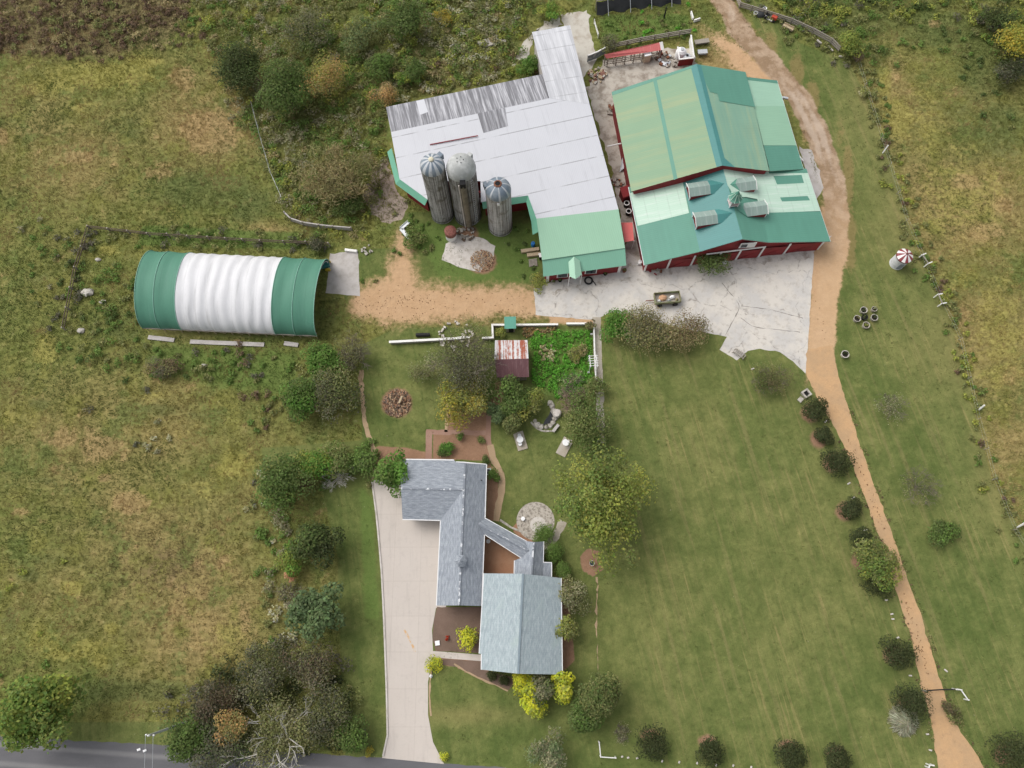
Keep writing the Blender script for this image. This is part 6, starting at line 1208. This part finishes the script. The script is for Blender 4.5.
def junk(px, py, n, R, lab, mats, seed, s=.35, cat='scrap heap', name='scrap_heap'):
    c = P(px,py); rr = np.random.default_rng(seed); t = thing(name, lab, cat, c); bs = [MB() for _ in mats]
    for k in range(n):
        a, q = rr.uniform(0,2*math.pi), R*math.sqrt(rr.random()); z = .12+max(0,(1-q/R))*rr.uniform(.1,.5); p = c+[math.cos(a)*q, math.sin(a)*q, z]; bs[k % len(mats)].box(p, (s*rr.uniform(.5,1.6), s*rr.uniform(.4,1.0), s*rr.uniform(.3,.7)), rr.uniform(0,3), tilt=rr.uniform(-.4,.4))
    for i, b_ in enumerate(bs): tag(b_.build('heap_layer', MT[mats[i]], t), kind='stuff')
junk(597,76,46,1.5,'heap of pale split firewood against the white barn',['log','stone','brickwall'],5,.4,'firewood','firewood_heap')
junk(664,60,18,1.3,'tangle of grey scrap metal left of the railed pen',['galv','timber','rust'],6,.5); junk(671,63,16,1.1,'heap of pale stones and scrap at the pen corner',['stone','timber'],7,.4); junk(654,60,9,.8,'small heap of dark scrap below the red roofed shelter',['timber','soil'],8,.4)
junk(455,336,26,2.4,'row of pale rubble stones beside the long white wall',['stone','conc'],9,.4,'rubble','rubble_heap'); junk(468,337,8,.9,'few stones hidden by the grey brown tree',['stone','conc'],19,.4,'rubble','rubble_heap')
junk(482,261,380,1.7,'round heap of brown woodchips on the concrete slab below the silos',['path','bedr','path'],10,.15,'heap','woodchip_heap'); junk(397,403,420,1.9,'brown brush pile on the back lawn',['bedr','bed','bark','path'],11,.2,'brush pile','brush_pile')
junk(466,233,26,1.3,'dark scrap and stones at the foot of the middle silo',['soil','timber','stone'],12,.4); junk(367,249,0+8,.8,'pale stones in the grass above the small grey slab',['stone'],13,.4,'rubble','rubble_heap')
for x, y, R_, lb in ((88,293,.95,'large pale boulder by the left fence'),(103,302,.5,'pale boulder right of the large one by the left fence'),(81,331,.6,'flat white boulder at the lower end of the left fence'),(204,366,.5,'white rock in the weeds below the arched barn'),(98,260,.45,'small pale rock near the top of the left fence')):
    c = P(x,y); rr = np.random.default_rng(int(x)); b = MB(); G=[[c+np.array([R_*r_*math.cos(i*math.pi/6)*k_, R_*.7*r_*math.sin(i*math.pi/6)*k_, z*R_]) for i, k_ in enumerate(rr.uniform(.75,1.2,12))] for r_, z in ((1,0),(.95,.3),(.6,.55),(.02,.62))]; b.grid(G, closed=True, smooth=False); tag(b.build('boulder', MT['stone'], loc=c), lb, 'rock', 'pale rocks in the left field')
# weathered log pile
for k, (a, e, lb) in enumerate((((477,43),(499,37),'weathered plank on the log pile near the top, upper one'),((479,45),(502,39),'weathered plank on the log pile near the top, middle one'),((483,46.5),(506,41),'weathered plank on the log pile near the top, lower one'))):
    A, E_ = P(*a,.2), P(*e,.2); b = MB(); b.beam(A,E_,.45,.3); tag(b.build('plank', MT['stone'], loc=(*((A+E_)/2)[:2],0)), lb, 'plank', 'weathered planks behind the white barn')
# shade net tunnel at the top
def net():
    a, m, e = P(596,14,0), P(640,7,0), P(680,2,0); t = thing('shade_tunnel', 'sagging black shade net over posts near the top edge', 'shade net', (a+e)/2); b = MB(); line = [a+(m-a)*k/8 for k in range(8)]+[m+(e-m)*k/8 for k in range(9)]; d_ = (e-a)/np.linalg.norm(e-a); s_ = np.array([d_[1],-d_[0],0]); rr = np.random.default_rng(6); G=[]
    for i, p in enumerate(line): sag = .25*math.sin(i*math.pi/2)**2; G.append([p-s_*.5+[0,0,2.0-sag], p-s_*.2+[0,0,1.6-sag*2], p+s_*.1+[0,0,.9-sag], p+s_*(.35+.35*math.sin(i*1.7))+[0,0,.15]])
    b.grid(G); b.build('black_net', MT['net'], t)
    for i in range(0,17,2): p = line[i]-s_*.55; b = MB(); b.tube(p, p+[0,0,2.1], .07); b.build('post', MT['timber'], t)
    for i in range(2,17,4): p = line[i]; b = MB(); b.tube(p-s_*.5+[0,0,2.05], p+s_*1.1+[0,0,.35], .05); b.build('bow', MT['galv'], t)
    b = MB(); b.tube(line[0]-s_*.55+[0,0,2.1], line[8]-s_*.55+[0,0,2.1], .06); b.tube(line[8]-s_*.55+[0,0,2.1], line[16]-s_*.55+[0,0,2.1], .06); b.build('top_rail', MT['timber'], t)
    c = P(664,18); b = MB(); b.tube(c, c+[0,0,2.2], .12, .1, 8); tag(b.build('black_post', MT['rubber'], loc=c), 'thick black post in front of the shade net', 'post')
net()
def crate_stand(x, y, rz, lab, top, w=1.5, d=.8, h=.75):
    c = P(x,y); t = thing('work_bench', lab, 'bench', c); b = MB(); b.box(c+[0,0,h],(w,d,.08),rz); b.box(c+[0,0,h*.45],(w*.8,d*.7,.06),rz); b.build('bench_top', MT[top], t)
    for sx in (-1,1):
        for sy in (-1,1): b = MB(); q = c+_rz(rz)@np.array([sx*w*.44,sy*d*.4,0]); b.beam(q,q+[0,0,h-.04],.08,.08); b.build('leg', MT['timber'], t)
crate_stand(701.5,55,.0,'grey metal bench on the grass behind the barn ridge','galv'); crate_stand(701,44,.1,'long old grey table above the metal bench','timber',2.3,.8,.6)
for a, e, lb in (((691,12),(693,19),'short grey board post pair at the top near the lane'),((694,21),(700,19),'white curved pipe lying at the top near the lane')):
    A, E_ = P(*a,.3), P(*e,.3); b = MB(); b.beam(A,E_,.18,.5); tag(b.build('board', MT['white'], loc=(*((A+E_)/2)[:2],0)), lb, 'board')
# draped sheet between the barns' upper yard
q = [P(587,62.5),P(597,58.5),P(605,54)]; t = thing('tarp_fence', 'fence panel hung with grey tarp and cloth beside the white annex', 'fence', q[1]); b = MB()
for i in range(2): b.beam(q[i]+[0,0,.75],q[i+1]+[0,0,.75],.08,1.3)
b.build('tarp', M_worn('tarp', (.20,.24,.26), (.45,.46,.46), 1.5), t); b = MB()
for i in range(2): b.beam(q[i]+[0,0,1.48],q[i+1]+[0,0,1.48],.18,.12)
b.build('white_rail', MT['trim'], t)
# ---- alley between the barns
c = P(622.5,231); t = thing('small_canopy', 'small red sheet canopy between the white and green barns', 'canopy', c); b = MB(); cq = Q((621,222.5,2.3),(632.5,222.5,2.5),(634,240.5,2.5),(624.5,242,2.3)); b.slab(cq,.05); b.build('red_sheet', MT['redroof'], t)
for p in cq: b = MB(); b.beam((p[0],p[1],0),p-[0,0,.05],.1,.1); b.build('post', MT['trim'], t)
A, E_ = P(607,146.5,2.6), P(621,143.5,2.6); b = MB(); b.tube(A,E_,.10); tag(b.build('pipe', MT['trim'], loc=(*A[:2],0)), 'white pipe bridging the white and green barn roofs', 'pipe')
c = P(624,198); t = thing('red_hood', 'dark red sheet metal box against the green barn wall', 'box', c); b = MB(); b.box(c+[0,0,.8],(1.1,1.3,1.6),.3); b.build('box_body', MT['red'], t); b = MB(); b.slab([c+_rz(.3)@np.array(k) for k in ((-.65,-.75,1.55),(.65,-.75,1.55),(.65,.75,2.0),(-.65,.75,2.0))],.06); b.build('box_lid', MT['red'], t)
for x, y, lb in ((626,206,'white rimmed drum in the alley, nearer the red box'),(628,214,'white rimmed drum in the alley, nearer the red canopy')):
    c = P(x,y); t = thing('drum', lb, 'drum', c, 'drums between the barns'); b = MB(); b.lathe(c, [(.38,0),(.40,.8),(.32,.82),(.30,.5),(.01,.5)], 18); b.build('drum_body', MT['rubber'], t); b = MB(); b.lathe(c, [(.42,.76),(.42,.84),(.30,.85)], 18); b.build('drum_rim', MT['trim'], t)
c = P(622,166); t = thing('scrap_sheet', 'bent pale roofing sheet leaning in the alley', 'sheet', c); b = MB(); b.slab([c+k for k in (np.array([-.5,-1.1,.1]),np.array([.5,-.6,.9]),np.array([.45,.9,1.3]),np.array([.1,1.2,1.0]))],.03); b.build('sheet', MT['galv'], t)
junk(617,182,12,.8,'dark scrap strewn in the alley beside the white barn',['timber','rust','stone'],15,.4); junk(612,110,14,.9,'brown scrap against the left wall of the green barn',['timber','rust'],16,.5)
junk(641,262,7,.5,'pale scrap at the left front corner of the green barn',['white','galv'],17,.45); junk(655,270,10,.9,'loose scrap along the left front of the green barn',['timber','rust','red'],18,.35)
c = P(724,262); b = MB(); b.box(c+[0,0,.35],(.7,.9,.08),.4,tilt=.5); t = thing('white_board', 'white board propped beside the dark bush at the barn front', 'board', c); b.build('panel', MT['trim'], t); b = MB(); b.beam(c,c+[0,.2,.4],.05,.05); b.build('prop', MT['timber'], t)
# ---- by the mint barn end
def wheel_hose():
    c = P(588.5,281); t = thing('old_tyre', 'black tyre ring standing before the mint green barn end', 'tyre', c); b = MB(); G=[]
    for i in range(25): a = i*2*math.pi/24; G.append([c+[math.cos(a)*(.52+.13*math.cos(f)), math.sin(a)*(.52+.13*math.cos(f)), .16+.13*math.sin(f)] for f in np.linspace(0,2*math.pi,9)[:-1]])
    b.grid(G, closed=True); b.build('tyre', MT['rubber'], t); b = MB(); b.beam(c+[.6,0,.1],c+[1.0,-.8,.1],.10,.08); b.build('strap', MT['rubber'], t)
wheel_hose()
for x, y, lb, m in ((560,281,'small dark pot left of the porch at the mint barn end','rubber'),(605,274.5,'dark pot right of the tyre at the mint barn end','rubber'),(624,271.5,'rusty pot at the right corner of the mint barn end','rust'),(553,283,'grey pot at the left corner of the mint barn end','stone')):
    c = P(x,y); t = thing('plant_pot', lb, 'pot', c, 'pots along the mint barn end'); b = MB(); b.lathe(c, [(.22,0),(.32,.42),(.27,.42),(.22,.3),(.01,.3)], 14); b.build('pot', MT[m], t); rr = np.random.default_rng(int(x)); V, C_, _, _ = crown_leaves(c+[0,0,.5],.3,.3,.22,60,.16,['dkg','ol'],rr,4); cloud('plant', V, 4, C_, MT['leaf'], t)
c = P(533,246); t = thing('barrel', 'bright blue plastic barrel beside the timber stack', 'barrel', c); b = MB(); b.lathe(c, [(.26,0),(.31,.25),(.31,.65),(.27,.9),(.24,.92),(.02,.93)], 18); b.build('drum', MT['blue'], t); b = MB(); b.lathe(c,[(.07,.93),(.07,.98),(.01,.98)],8); b.build('bung', MT['rubber'], t)
for a, e, lb in (((521,251.5),(539,249),'pale timber beam beside the blue barrel, upper one'),((527,255.5),(540,254),'pale timber beam beside the blue barrel, lower one')):
    A, E_ = P(*a,.25), P(*e,.25); b = MB(); b.beam(A,E_,.5,.4); tag(b.build('timber_beam', MT['log'], loc=(*((A+E_)/2)[:2],0)), lb, 'beam', 'timber beams by the mint barn end')
c = P(533,263); t = thing('pallet', 'grey pallet on the ground left of the mint barn end', 'pallet', c); b = MB()
for k in range(6): b.box(c+[0,-.5+k*.2,.16],(1.2,.14,.03),.1)
b.build('slats', MT['timber'], t); b = MB()
for k in (-.5,0,.5): b.box(c+[k,0,.075],(.1,1.15,.13),.1)
b.build('bearers', MT['timber'], t)
c = P(541,258); t = thing('black_bin', 'black bin with white lid beside the mint barn wall', 'bin', c); b = MB(); b.box(c+[0,0,.45],(.6,.6,.9),.1); b.build('bin_body', MT['rubber'], t); b = MB(); b.box(c+[0,0,.94],(.66,.66,.07),.1); b.build('lid', MT['plaster'], t)
# round rusty tank on white base and bent guttering below the silos
c = P(451.5,237); t = thing('rusty_tank', 'round tank with rust red lid on a white base at the foot of the silos', 'tank', c); b = MB(); b.lathe(c, [(.82,0),(.82,1.15)], 24); b.build('white_base', MT['white'], t); b = MB(); b.lathe(c, [(.86,1.1),(.86,1.9),(.5,2.05),(.02,2.1)], 24); b.build('rust_lid', M_worn('rust_red', (.26,.10,.08), (.18,.07,.05), 3), t)
q = [P(409,222,.3),P(401,229,.3),P(411.5,241,.3)]; t = thing('feed_pipe', 'bent grey guttering lying on the grass left of the silos', 'pipe', q[1]); b = MB()
for i in range(2): b.beam(q[i],q[i+1],.5,.12)
for i in range(2): 
    d_ = (q[i+1]-q[i])/np.linalg.norm(q[i+1]-q[i]); s_ = np.array([-d_[1],d_[0],0])*.25; b.beam(q[i]+s_+[0,0,.1],q[i+1]+s_+[0,0,.1],.05,.2); b.beam(q[i]-s_+[0,0,.1],q[i+1]-s_+[0,0,.1],.05,.2)
b.build('gutter', MT['galv'], t)
q = [(286,215),(292,221),(304,225),(320,227.5),(334,229),(352,230.5)]; pts = [P(*a) for a in q]; t = thing('retaining_wall', 'curved grey retaining wall below the tan willowy tree', 'wall', pts[2]); b = MB()
for i in range(5): b.beam(pts[i]+[0,0,.45], pts[i+1]+[0,0,.45], .16,.9)
b.build('wall_panels', MT['greyconc'], t)
for p in pts: b = MB(); b.beam(p,p+[0,0,1.0],.22,.22); b.build('post', MT['timber'], t)
A, E_ = P(345,250,.2), P(357,251.5,.2); b = MB(); b.beam(A,E_,.35,.4); tag(b.build('white_board', MT['white'], loc=(*A[:2],0)), 'white beam at the top edge of the small grey slab', 'beam')
c = P(330,268); t = thing('farm_cart', 'small cart with a yellow wheel inside the open end of the arched barn', 'cart', c); b = MB(); b.box(c+[-.7,.2,.8],(1.6,1.0,.5),.2); b.build('cart_body', M_plain('teal_cart', (.05,.20,.20), .5), t)
for dy in (-.55,.75): b = MB(); b.tube(c+[-.2,dy,.4],c+[-.2,dy+.15,.4],.4,n=16); b.build('wheel', M_plain('yellow_wheel', (.50,.38,.05), .5), t)
# ---- back garden
A, E_ = P(416,341.0,.3), P(430,340.6,.3); b = MB(); b.tube(A+[0,.9,0],E_+[0,.9,0],.26,n=12); tag(b.build('black_pipe', MT['rubber'], loc=(*A[:2],0)), 'black pipe section lying above the long white wall', 'pipe')
c = P(454,347); b = MB(); b.box(c+[0,0,.12],(.6,.5,.24),.4); tag(b.build('stone_block', MT['stone'], loc=c), 'single pale stone below the long white wall', 'stone')
A, E_ = P(399,403,.9), P(402,396,1.1); b = MB(); b.beam(A,E_,.25,.12); tag(b.build('plank', MT['log'], loc=(*A[:2],0)), 'pale plank lying on the brown brush pile', 'plank')
A, E_ = P(453,380,.5), P(463,375.5,.5); t = thing('garden_bench', 'white slatted bench between the grey tree and yellow olive tree', 'bench', (*((A+E_)/2)[:2],0)); d_ = (E_-A)/np.linalg.norm(E_-A); s_ = np.array([-d_[1],d_[0],0]); b = MB()
for k in (-.2,0,.2): b.beam(A+s_*k,E_+s_*k,.14,.05)
b.build('seat', MT['trim'], t); b = MB()
for z in (.15,.32): b.beam(A+s_*.34+[0,0,z],E_+s_*.34+[0,0,z],.05,.12)
b.build('backrest', MT['trim'], t)
for f_ in (.08,.92):
    for k in (-.2,.28): p = A+(E_-A)*f_+s_*k; b = MB(); b.beam((p[0],p[1],0),p-[0,0,.02],.07,.07); b.build('leg', MT['trim'], t)
def table_slab(px, lab, chairs, rz):
    c = P(*px); sl = MB(); sl.box(c+[0,0,.06],(1.35,2.5,.12),rz); tag(sl.build('seating_slab', MT['walk'], loc=c), lab, 'slab', 'seating slabs on the back lawn')
    for (x, y), lb, tbl in chairs:
        q = P(x,y,.12)
        if tbl:
            t = thing('garden_table', lb, 'table', q); b = MB(); b.lathe(q, [(.02,.72),(.45,.72),(.45,.68),(.02,.68)], 22); b.build('tabletop', MT['plaster'], t); b = MB(); b.lathe(q, [(.26,0),(.05,.06),(.04,.68)], 12); b.build('pedestal', MT['plaster'], t)
        else:
            t = thing('garden_chair', lb, 'chair', q, 'white chairs on the slab'); b = MB(); b.lathe(q, [(.02,.44),(.26,.44),(.27,.40),(.02,.39)], 16); b.build('seat', MT['plaster'], t); b = MB(); G=[[q+[.26*math.cos(a),.26*math.sin(a),z] for a in np.linspace(.3,math.pi-.3,9)] for z in (.44,.70)]; b.grid(G); b.build('backrest', MT['plaster'], t)
            for a in (.8,2.35,3.9,5.5): b = MB(); b.tube(q+[.2*math.cos(a),.2*math.sin(a),0],q+[.18*math.cos(a),.18*math.sin(a),.4],.02,n=6); b.build('leg', MT['plaster'], t)
table_slab((520.5,441),'grey seating slab holding a white table and two chairs below the dark glossy tree',[((519.5,436.5),'white round chair at the upper end of the slab, above its table',0),((520,440.5),'white round table between two chairs on the left slab',1),((520,444.5),'white round chair at the lower end of the slab, below its table',0)],.22)
table_slab((564.5,447),'grey seating slab carrying one white table below the pond',[((565.5,443.5),'white round table alone on the right slab',1)],-.55)
def pond():
    c = P(545,419); t = thing('garden_pond', 'small dark pond with curved pale stone rim in the back garden', 'pond', c); cc = P(543,414); b = MB(); b.face([P(x,y,.015) for x,y in ((551,408),(554,413),(553,419),(549,424),(543,425),(545,420),(549,415))]); b.build('water', M_plain('pond_water', (.012,.014,.014), .08, spec=.6), t)
    rr = np.random.default_rng(3)
    rim = [(535,421),(537,425),(541,427),(546,427.5),(550,426),(553,423),(555,418),(554,411),(552,406),(550,403)]
    for x, y in rim:
        q = P(x,y); R_ = rr.uniform(.28,.45); b = MB(); G=[[q+np.array([R_*r_*math.cos(i*math.pi/4)*k_, R_*r_*math.sin(i*math.pi/4)*k_, z*R_]) for i, k_ in enumerate(rr.uniform(.75,1.25,8))] for r_, z in ((1,0),(.95,.45),(.6,.75),(.02,.85))]; b.grid(G, closed=True, smooth=False); b.build('rim_stone', MT['stone'], t)
    q = P(556.5,414); b = MB(); G=[[q+np.array([.62*r_*math.cos(i*math.pi/5)*k_, .62*r_*math.sin(i*math.pi/5)*k_, z]) for i, k_ in enumerate(rr.uniform(.85,1.15,10))] for r_, z in ((1,0),(1,.55),(.8,.75),(.02,.8))]; b.grid(G, closed=True, smooth=False); tag(b.build('boulder', MT['conc'], loc=q), 'round pale boulder at the right of the small pond', 'rock')
    A, E_ = P(553,431.5,.4), P(558.5,424.5,.4); t2 = thing('stone_bench', 'narrow grey stone bench right below the small pond', 'bench', (*((A+E_)/2)[:2],0)); b = MB(); b.beam(A,E_,.4,.1); b.build('seat', MT['greyconc'], t2)
    for f_ in (.15,.85): b = MB(); p = A+(E_-A)*f_; b.beam((p[0],p[1],0),p-[0,0,.05],.3,.15); b.build('leg', MT['greyconc'], t2)
    b = MB(); strip_px(b, [(531,422),(534,428),(541,431),(549,432),(555,431)], 1.5, .03, 0, .05); tag(b.build('lawn_edging', MT['stone'], loc=P(541,431)), kind='structure')
pond()
c = P(591.5,563.5); t = thing('bird_bath', 'small pale bird bath in the mulch ring under the big tree', 'bird bath', c); b = MB(); b.lathe(c,[(.2,0),(.09,.1),(.08,.6),(.3,.7),(.34,.78),(.28,.76),(.02,.7)],18); b.build('basin', MT['stone'], t); b = MB(); b.lathe(c,[(.27,.76),(.01,.761)],18); b.build('water', MT['glass'], t)
c = P(488.5,472.5); t = thing('air_conditioner', 'grey air conditioning unit against the upper right house wall', 'air conditioner', c); b = MB(); b.box(c+[0,0,.42],(.8,.8,.84)); b.build('cabinet', M_plain('ac_grey', (.42,.48,.48), .5), t); b = MB(); b.lathe(c+[0,0,.845],[(.34,0),(.34,.02),(.12,.03),(.01,.03)],18); b.build('fan_grille', MT['rubber'], t)
c = P(523,519); b = MB(); b.lathe(c,[(.22,0),(.26,.35),(.2,.36),(.02,.36)],14); tag(b.build('plant_pot', MT['plaster'], loc=c), 'white pot on the round stone patio', 'pot')
c = P(488.5,541.5); b = MB(); b.lathe(c,[(.22,0),(.27,.38),(.2,.38),(.02,.3)],14); tag(b.build('plant_pot', MT['plaster'], loc=c), 'white pot in the house courtyard corner', 'pot')
c = P(437.5,643); b = MB(); b.box(c+[0,0,.08],(.55,.55,.16),.1); tag(b.build('stone_block', MT['plaster'], loc=c), 'square white block in the front bed by the driveway', 'block')
c = P(447.5,638); b = MB(); rr = np.random.default_rng(9); V, C_, _, _ = crown_leaves(c+[0,0,.25],.35,.3,.25,160,.14,'rust',rr,5); t = thing('red_flowers', 'red flowering plant in the front bed', 'plant', c); C_[:] = np.array([.42,.06,.03])*rr.uniform(.6,1.3,(len(C_),1)); cloud('foliage', V, 4, C_, MT['leaf'], t)
c = P(431,676); t = thing('garden_ornament', 'small white ornament below the lime ball shrub', 'ornament', c); b = MB(); b.lathe(c,[(.18,0),(.2,.12),(.08,.2),(.12,.42),(.02,.55)],12); b.build('body', MT['plaster'], t); b = MB(); b.lathe(c+[0,0,.62],[(.01,-.1),(.1,0),(.01,.1)],10); b.build('head', MT['plaster'], t)
# white markers
mk = None
def marker(x, y, rz, lab, grp, L=.6):
    c = P(x,y); b = MB(); b.box(c+[0,0,.08],(L*.75,.16,.16),rz); tag(b.build('marker_stone', MT['conc'], loc=c), lab, 'marker', grp)
for x, y in ((622,756.5),(628,757.5),(637,758),(662,761),(679,762),(697,763),(716,765),(733,765.5),(751,767)): marker(x,y,.9 if x > 660 else .2,'small white marker stone in the row along the bottom lawn edge','white marker stones along the bottom lawn edge',.34)
for x, y, a in ((886,600,.1),(891.5,614,.1),(892.5,619,.0),(897.5,637.5,.2),(910,675.5,-.1),(927,734,.0),(930,750,-.3)): marker(x,y,a,'small white marker stone on the grass along the left edge of the lane','white marker stones along the lane',.42)
for x, y, a, lb in ((825.5,421.5,.7,'white forked stake just left of the lane below the first dark evergreen'),(848.5,483.5,.5,'white stake on the grass between two dark evergreens by the lane'),(853,498,.6,'white stake just above a small dark evergreen by the lane'),(865,530,.1,'white stone at the top of the yellow green lane tree'),(945.5,670.5,-.8,'white stone right of the lane above the end post'),(720,333,1.0,'white bag on the grass beside the concrete spur'),(752.5,369,.3,'white rock near the brownish bush below the yard')): marker(x,y,a,lb,None,.55)
for x, y, lb in ((800,157,'white pipe piece leaning on the grey slab beside the lane'),): A, E_ = P(x-3,y-4,.2), P(x+3,y+4,.2); b = MB(); b.beam(A,E_,.16,.16); tag(b.build('pipe', MT['trim'], loc=(*A[:2],0)), lb, 'pipe')
A, E_ = P(780,97,2.4), P(788,98.5,2.4); b = MB(); b.beam(A,E_,.3,.25); b.beam((A+E_)/2,(*((A+E_)/2)[:2],0),.12,.12); tag(b.build('wall_bracket', MT['galv'], loc=(*A[:2],0)), 'grey metal arm on a post beside the lane side of the barn', 'post')
# power pole
def pole():
    base = P(187,722); H_ = 9.0; t = thing('power_pole', 'grey power pole with crossarm leaning over the road verge', 'pole', base); b = MB(); b.tube(base, base+[0,0,H_], .17, .12, 10); b.build('shaft', M_plain('pole_grey', (.36,.39,.36), .8, 3, .2), t); top = base+np.array([0,0,H_-.35]); d_ = np.array([rd[0],rd[1],0])/np.linalg.norm(rd)
    b = MB(); b.beam(top-d_*.5, top+d_*.5, .12,.12); b.build('crossarm', MT['timber'], t); ends=[]
    for s_ in (-.42,.0,.42): q = top+d_*s_+[0,0,.06+(.35 if s_ == 0 else 0)]; b = MB(); b.lathe(q,[(.05,0),(.09,.08),(.05,.14),(.09,.2),(.02,.26)],10); b.build('insulator', MT['plaster'], t); ends.append(q+[0,0,.25])
    for i, k in enumerate((0,2)):
        far = ends[k]+np.array([.3+.2*i,-32,0])+np.array([0,0,.5]); b = MB(); pts = [ends[k]+(far-ends[k])*u_/14+np.array([0,0,-1.0*(1-(u_/7-1)**2)]) for u_ in range(15)]
        for j in range(14): b.tube(pts[j],pts[j+1],.022,n=4,caps=False)
        tag(b.build('power_cable', MT['galv'], loc=ends[k]), ('left' if k == 0 else 'right')+' thin cable running from the power pole over the road', 'cable', 'cables of the power pole')
pole()
for x, y, lb in ((139,749.5,'white litter on the road near the power pole, left piece'),(145,750.5,'white litter on the road near the power pole, right piece')):
    c = P(x,y,.01); b = MB(); b.box(c+[0,0,.05],(.4,.25,.1),.3); tag(b.build('litter', MT['plaster'], loc=c), lb, 'litter')
# ------------------------------------------------------------------ light, sky, render settings
SUN_EL, SUN_AZ = math.radians(52), math.radians(-52)       # azimuth: from +Y towards +X
sd = Vector((math.sin(SUN_AZ)*math.cos(SUN_EL), math.cos(SUN_AZ)*math.cos(SUN_EL), math.sin(SUN_EL)))
sl = bpy.data.lights.new('sun', 'SUN'); sl.energy = 1.15; sl.angle = math.radians(45); sl.color = (1.0,.955,.89)
so = bpy.data.objects.new('sun', sl); COL.objects.link(so); so.rotation_euler = sd.to_track_quat('Z','Y').to_euler(); so.location = (0,0,60)
wd = bpy.data.worlds.new('World'); SC.world = wd; wd.use_nodes = True; wt = wd.node_tree; wt.nodes.clear()
sk = wt.nodes.new('ShaderNodeTexSky'); sk.sky_type = 'NISHITA'; sk.sun_disc = False; sk.sun_elevation = SUN_EL; sk.sun_rotation = SUN_AZ; sk.dust_density = 4.0; sk.air_density = 1.0
hs = wt.nodes.new('ShaderNodeHueSaturation'); hs.inputs['Saturation'].default_value = .22
bg = wt.nodes.new('ShaderNodeBackground'); bg.inputs['Strength'].default_value = .135; wo = wt.nodes.new('ShaderNodeOutputWorld')
wt.links.new(sk.outputs[0], hs.inputs['Color']); wt.links.new(hs.outputs[0], bg.inputs[0]); wt.links.new(bg.outputs[0], wo.inputs[0])
SC.render.engine = 'CYCLES'; SC.render.resolution_x, SC.render.resolution_y = 1024, 768
vs_ = SC.view_settings; SC.display_settings.display_device = 'sRGB'; vs_.view_transform = 'Standard'; vs_.look = 'None'; vs_.exposure = .36; vs_.gamma = 1; vs_.use_curve_mapping = False
SC.cycles.max_bounces = 6; SC.cycles.diffuse_bounces = 3; SC.cycles.glossy_bounces = 2; SC.cycles.transmission_bounces = 2; SC.cycles.sample_clamp_indirect = 6
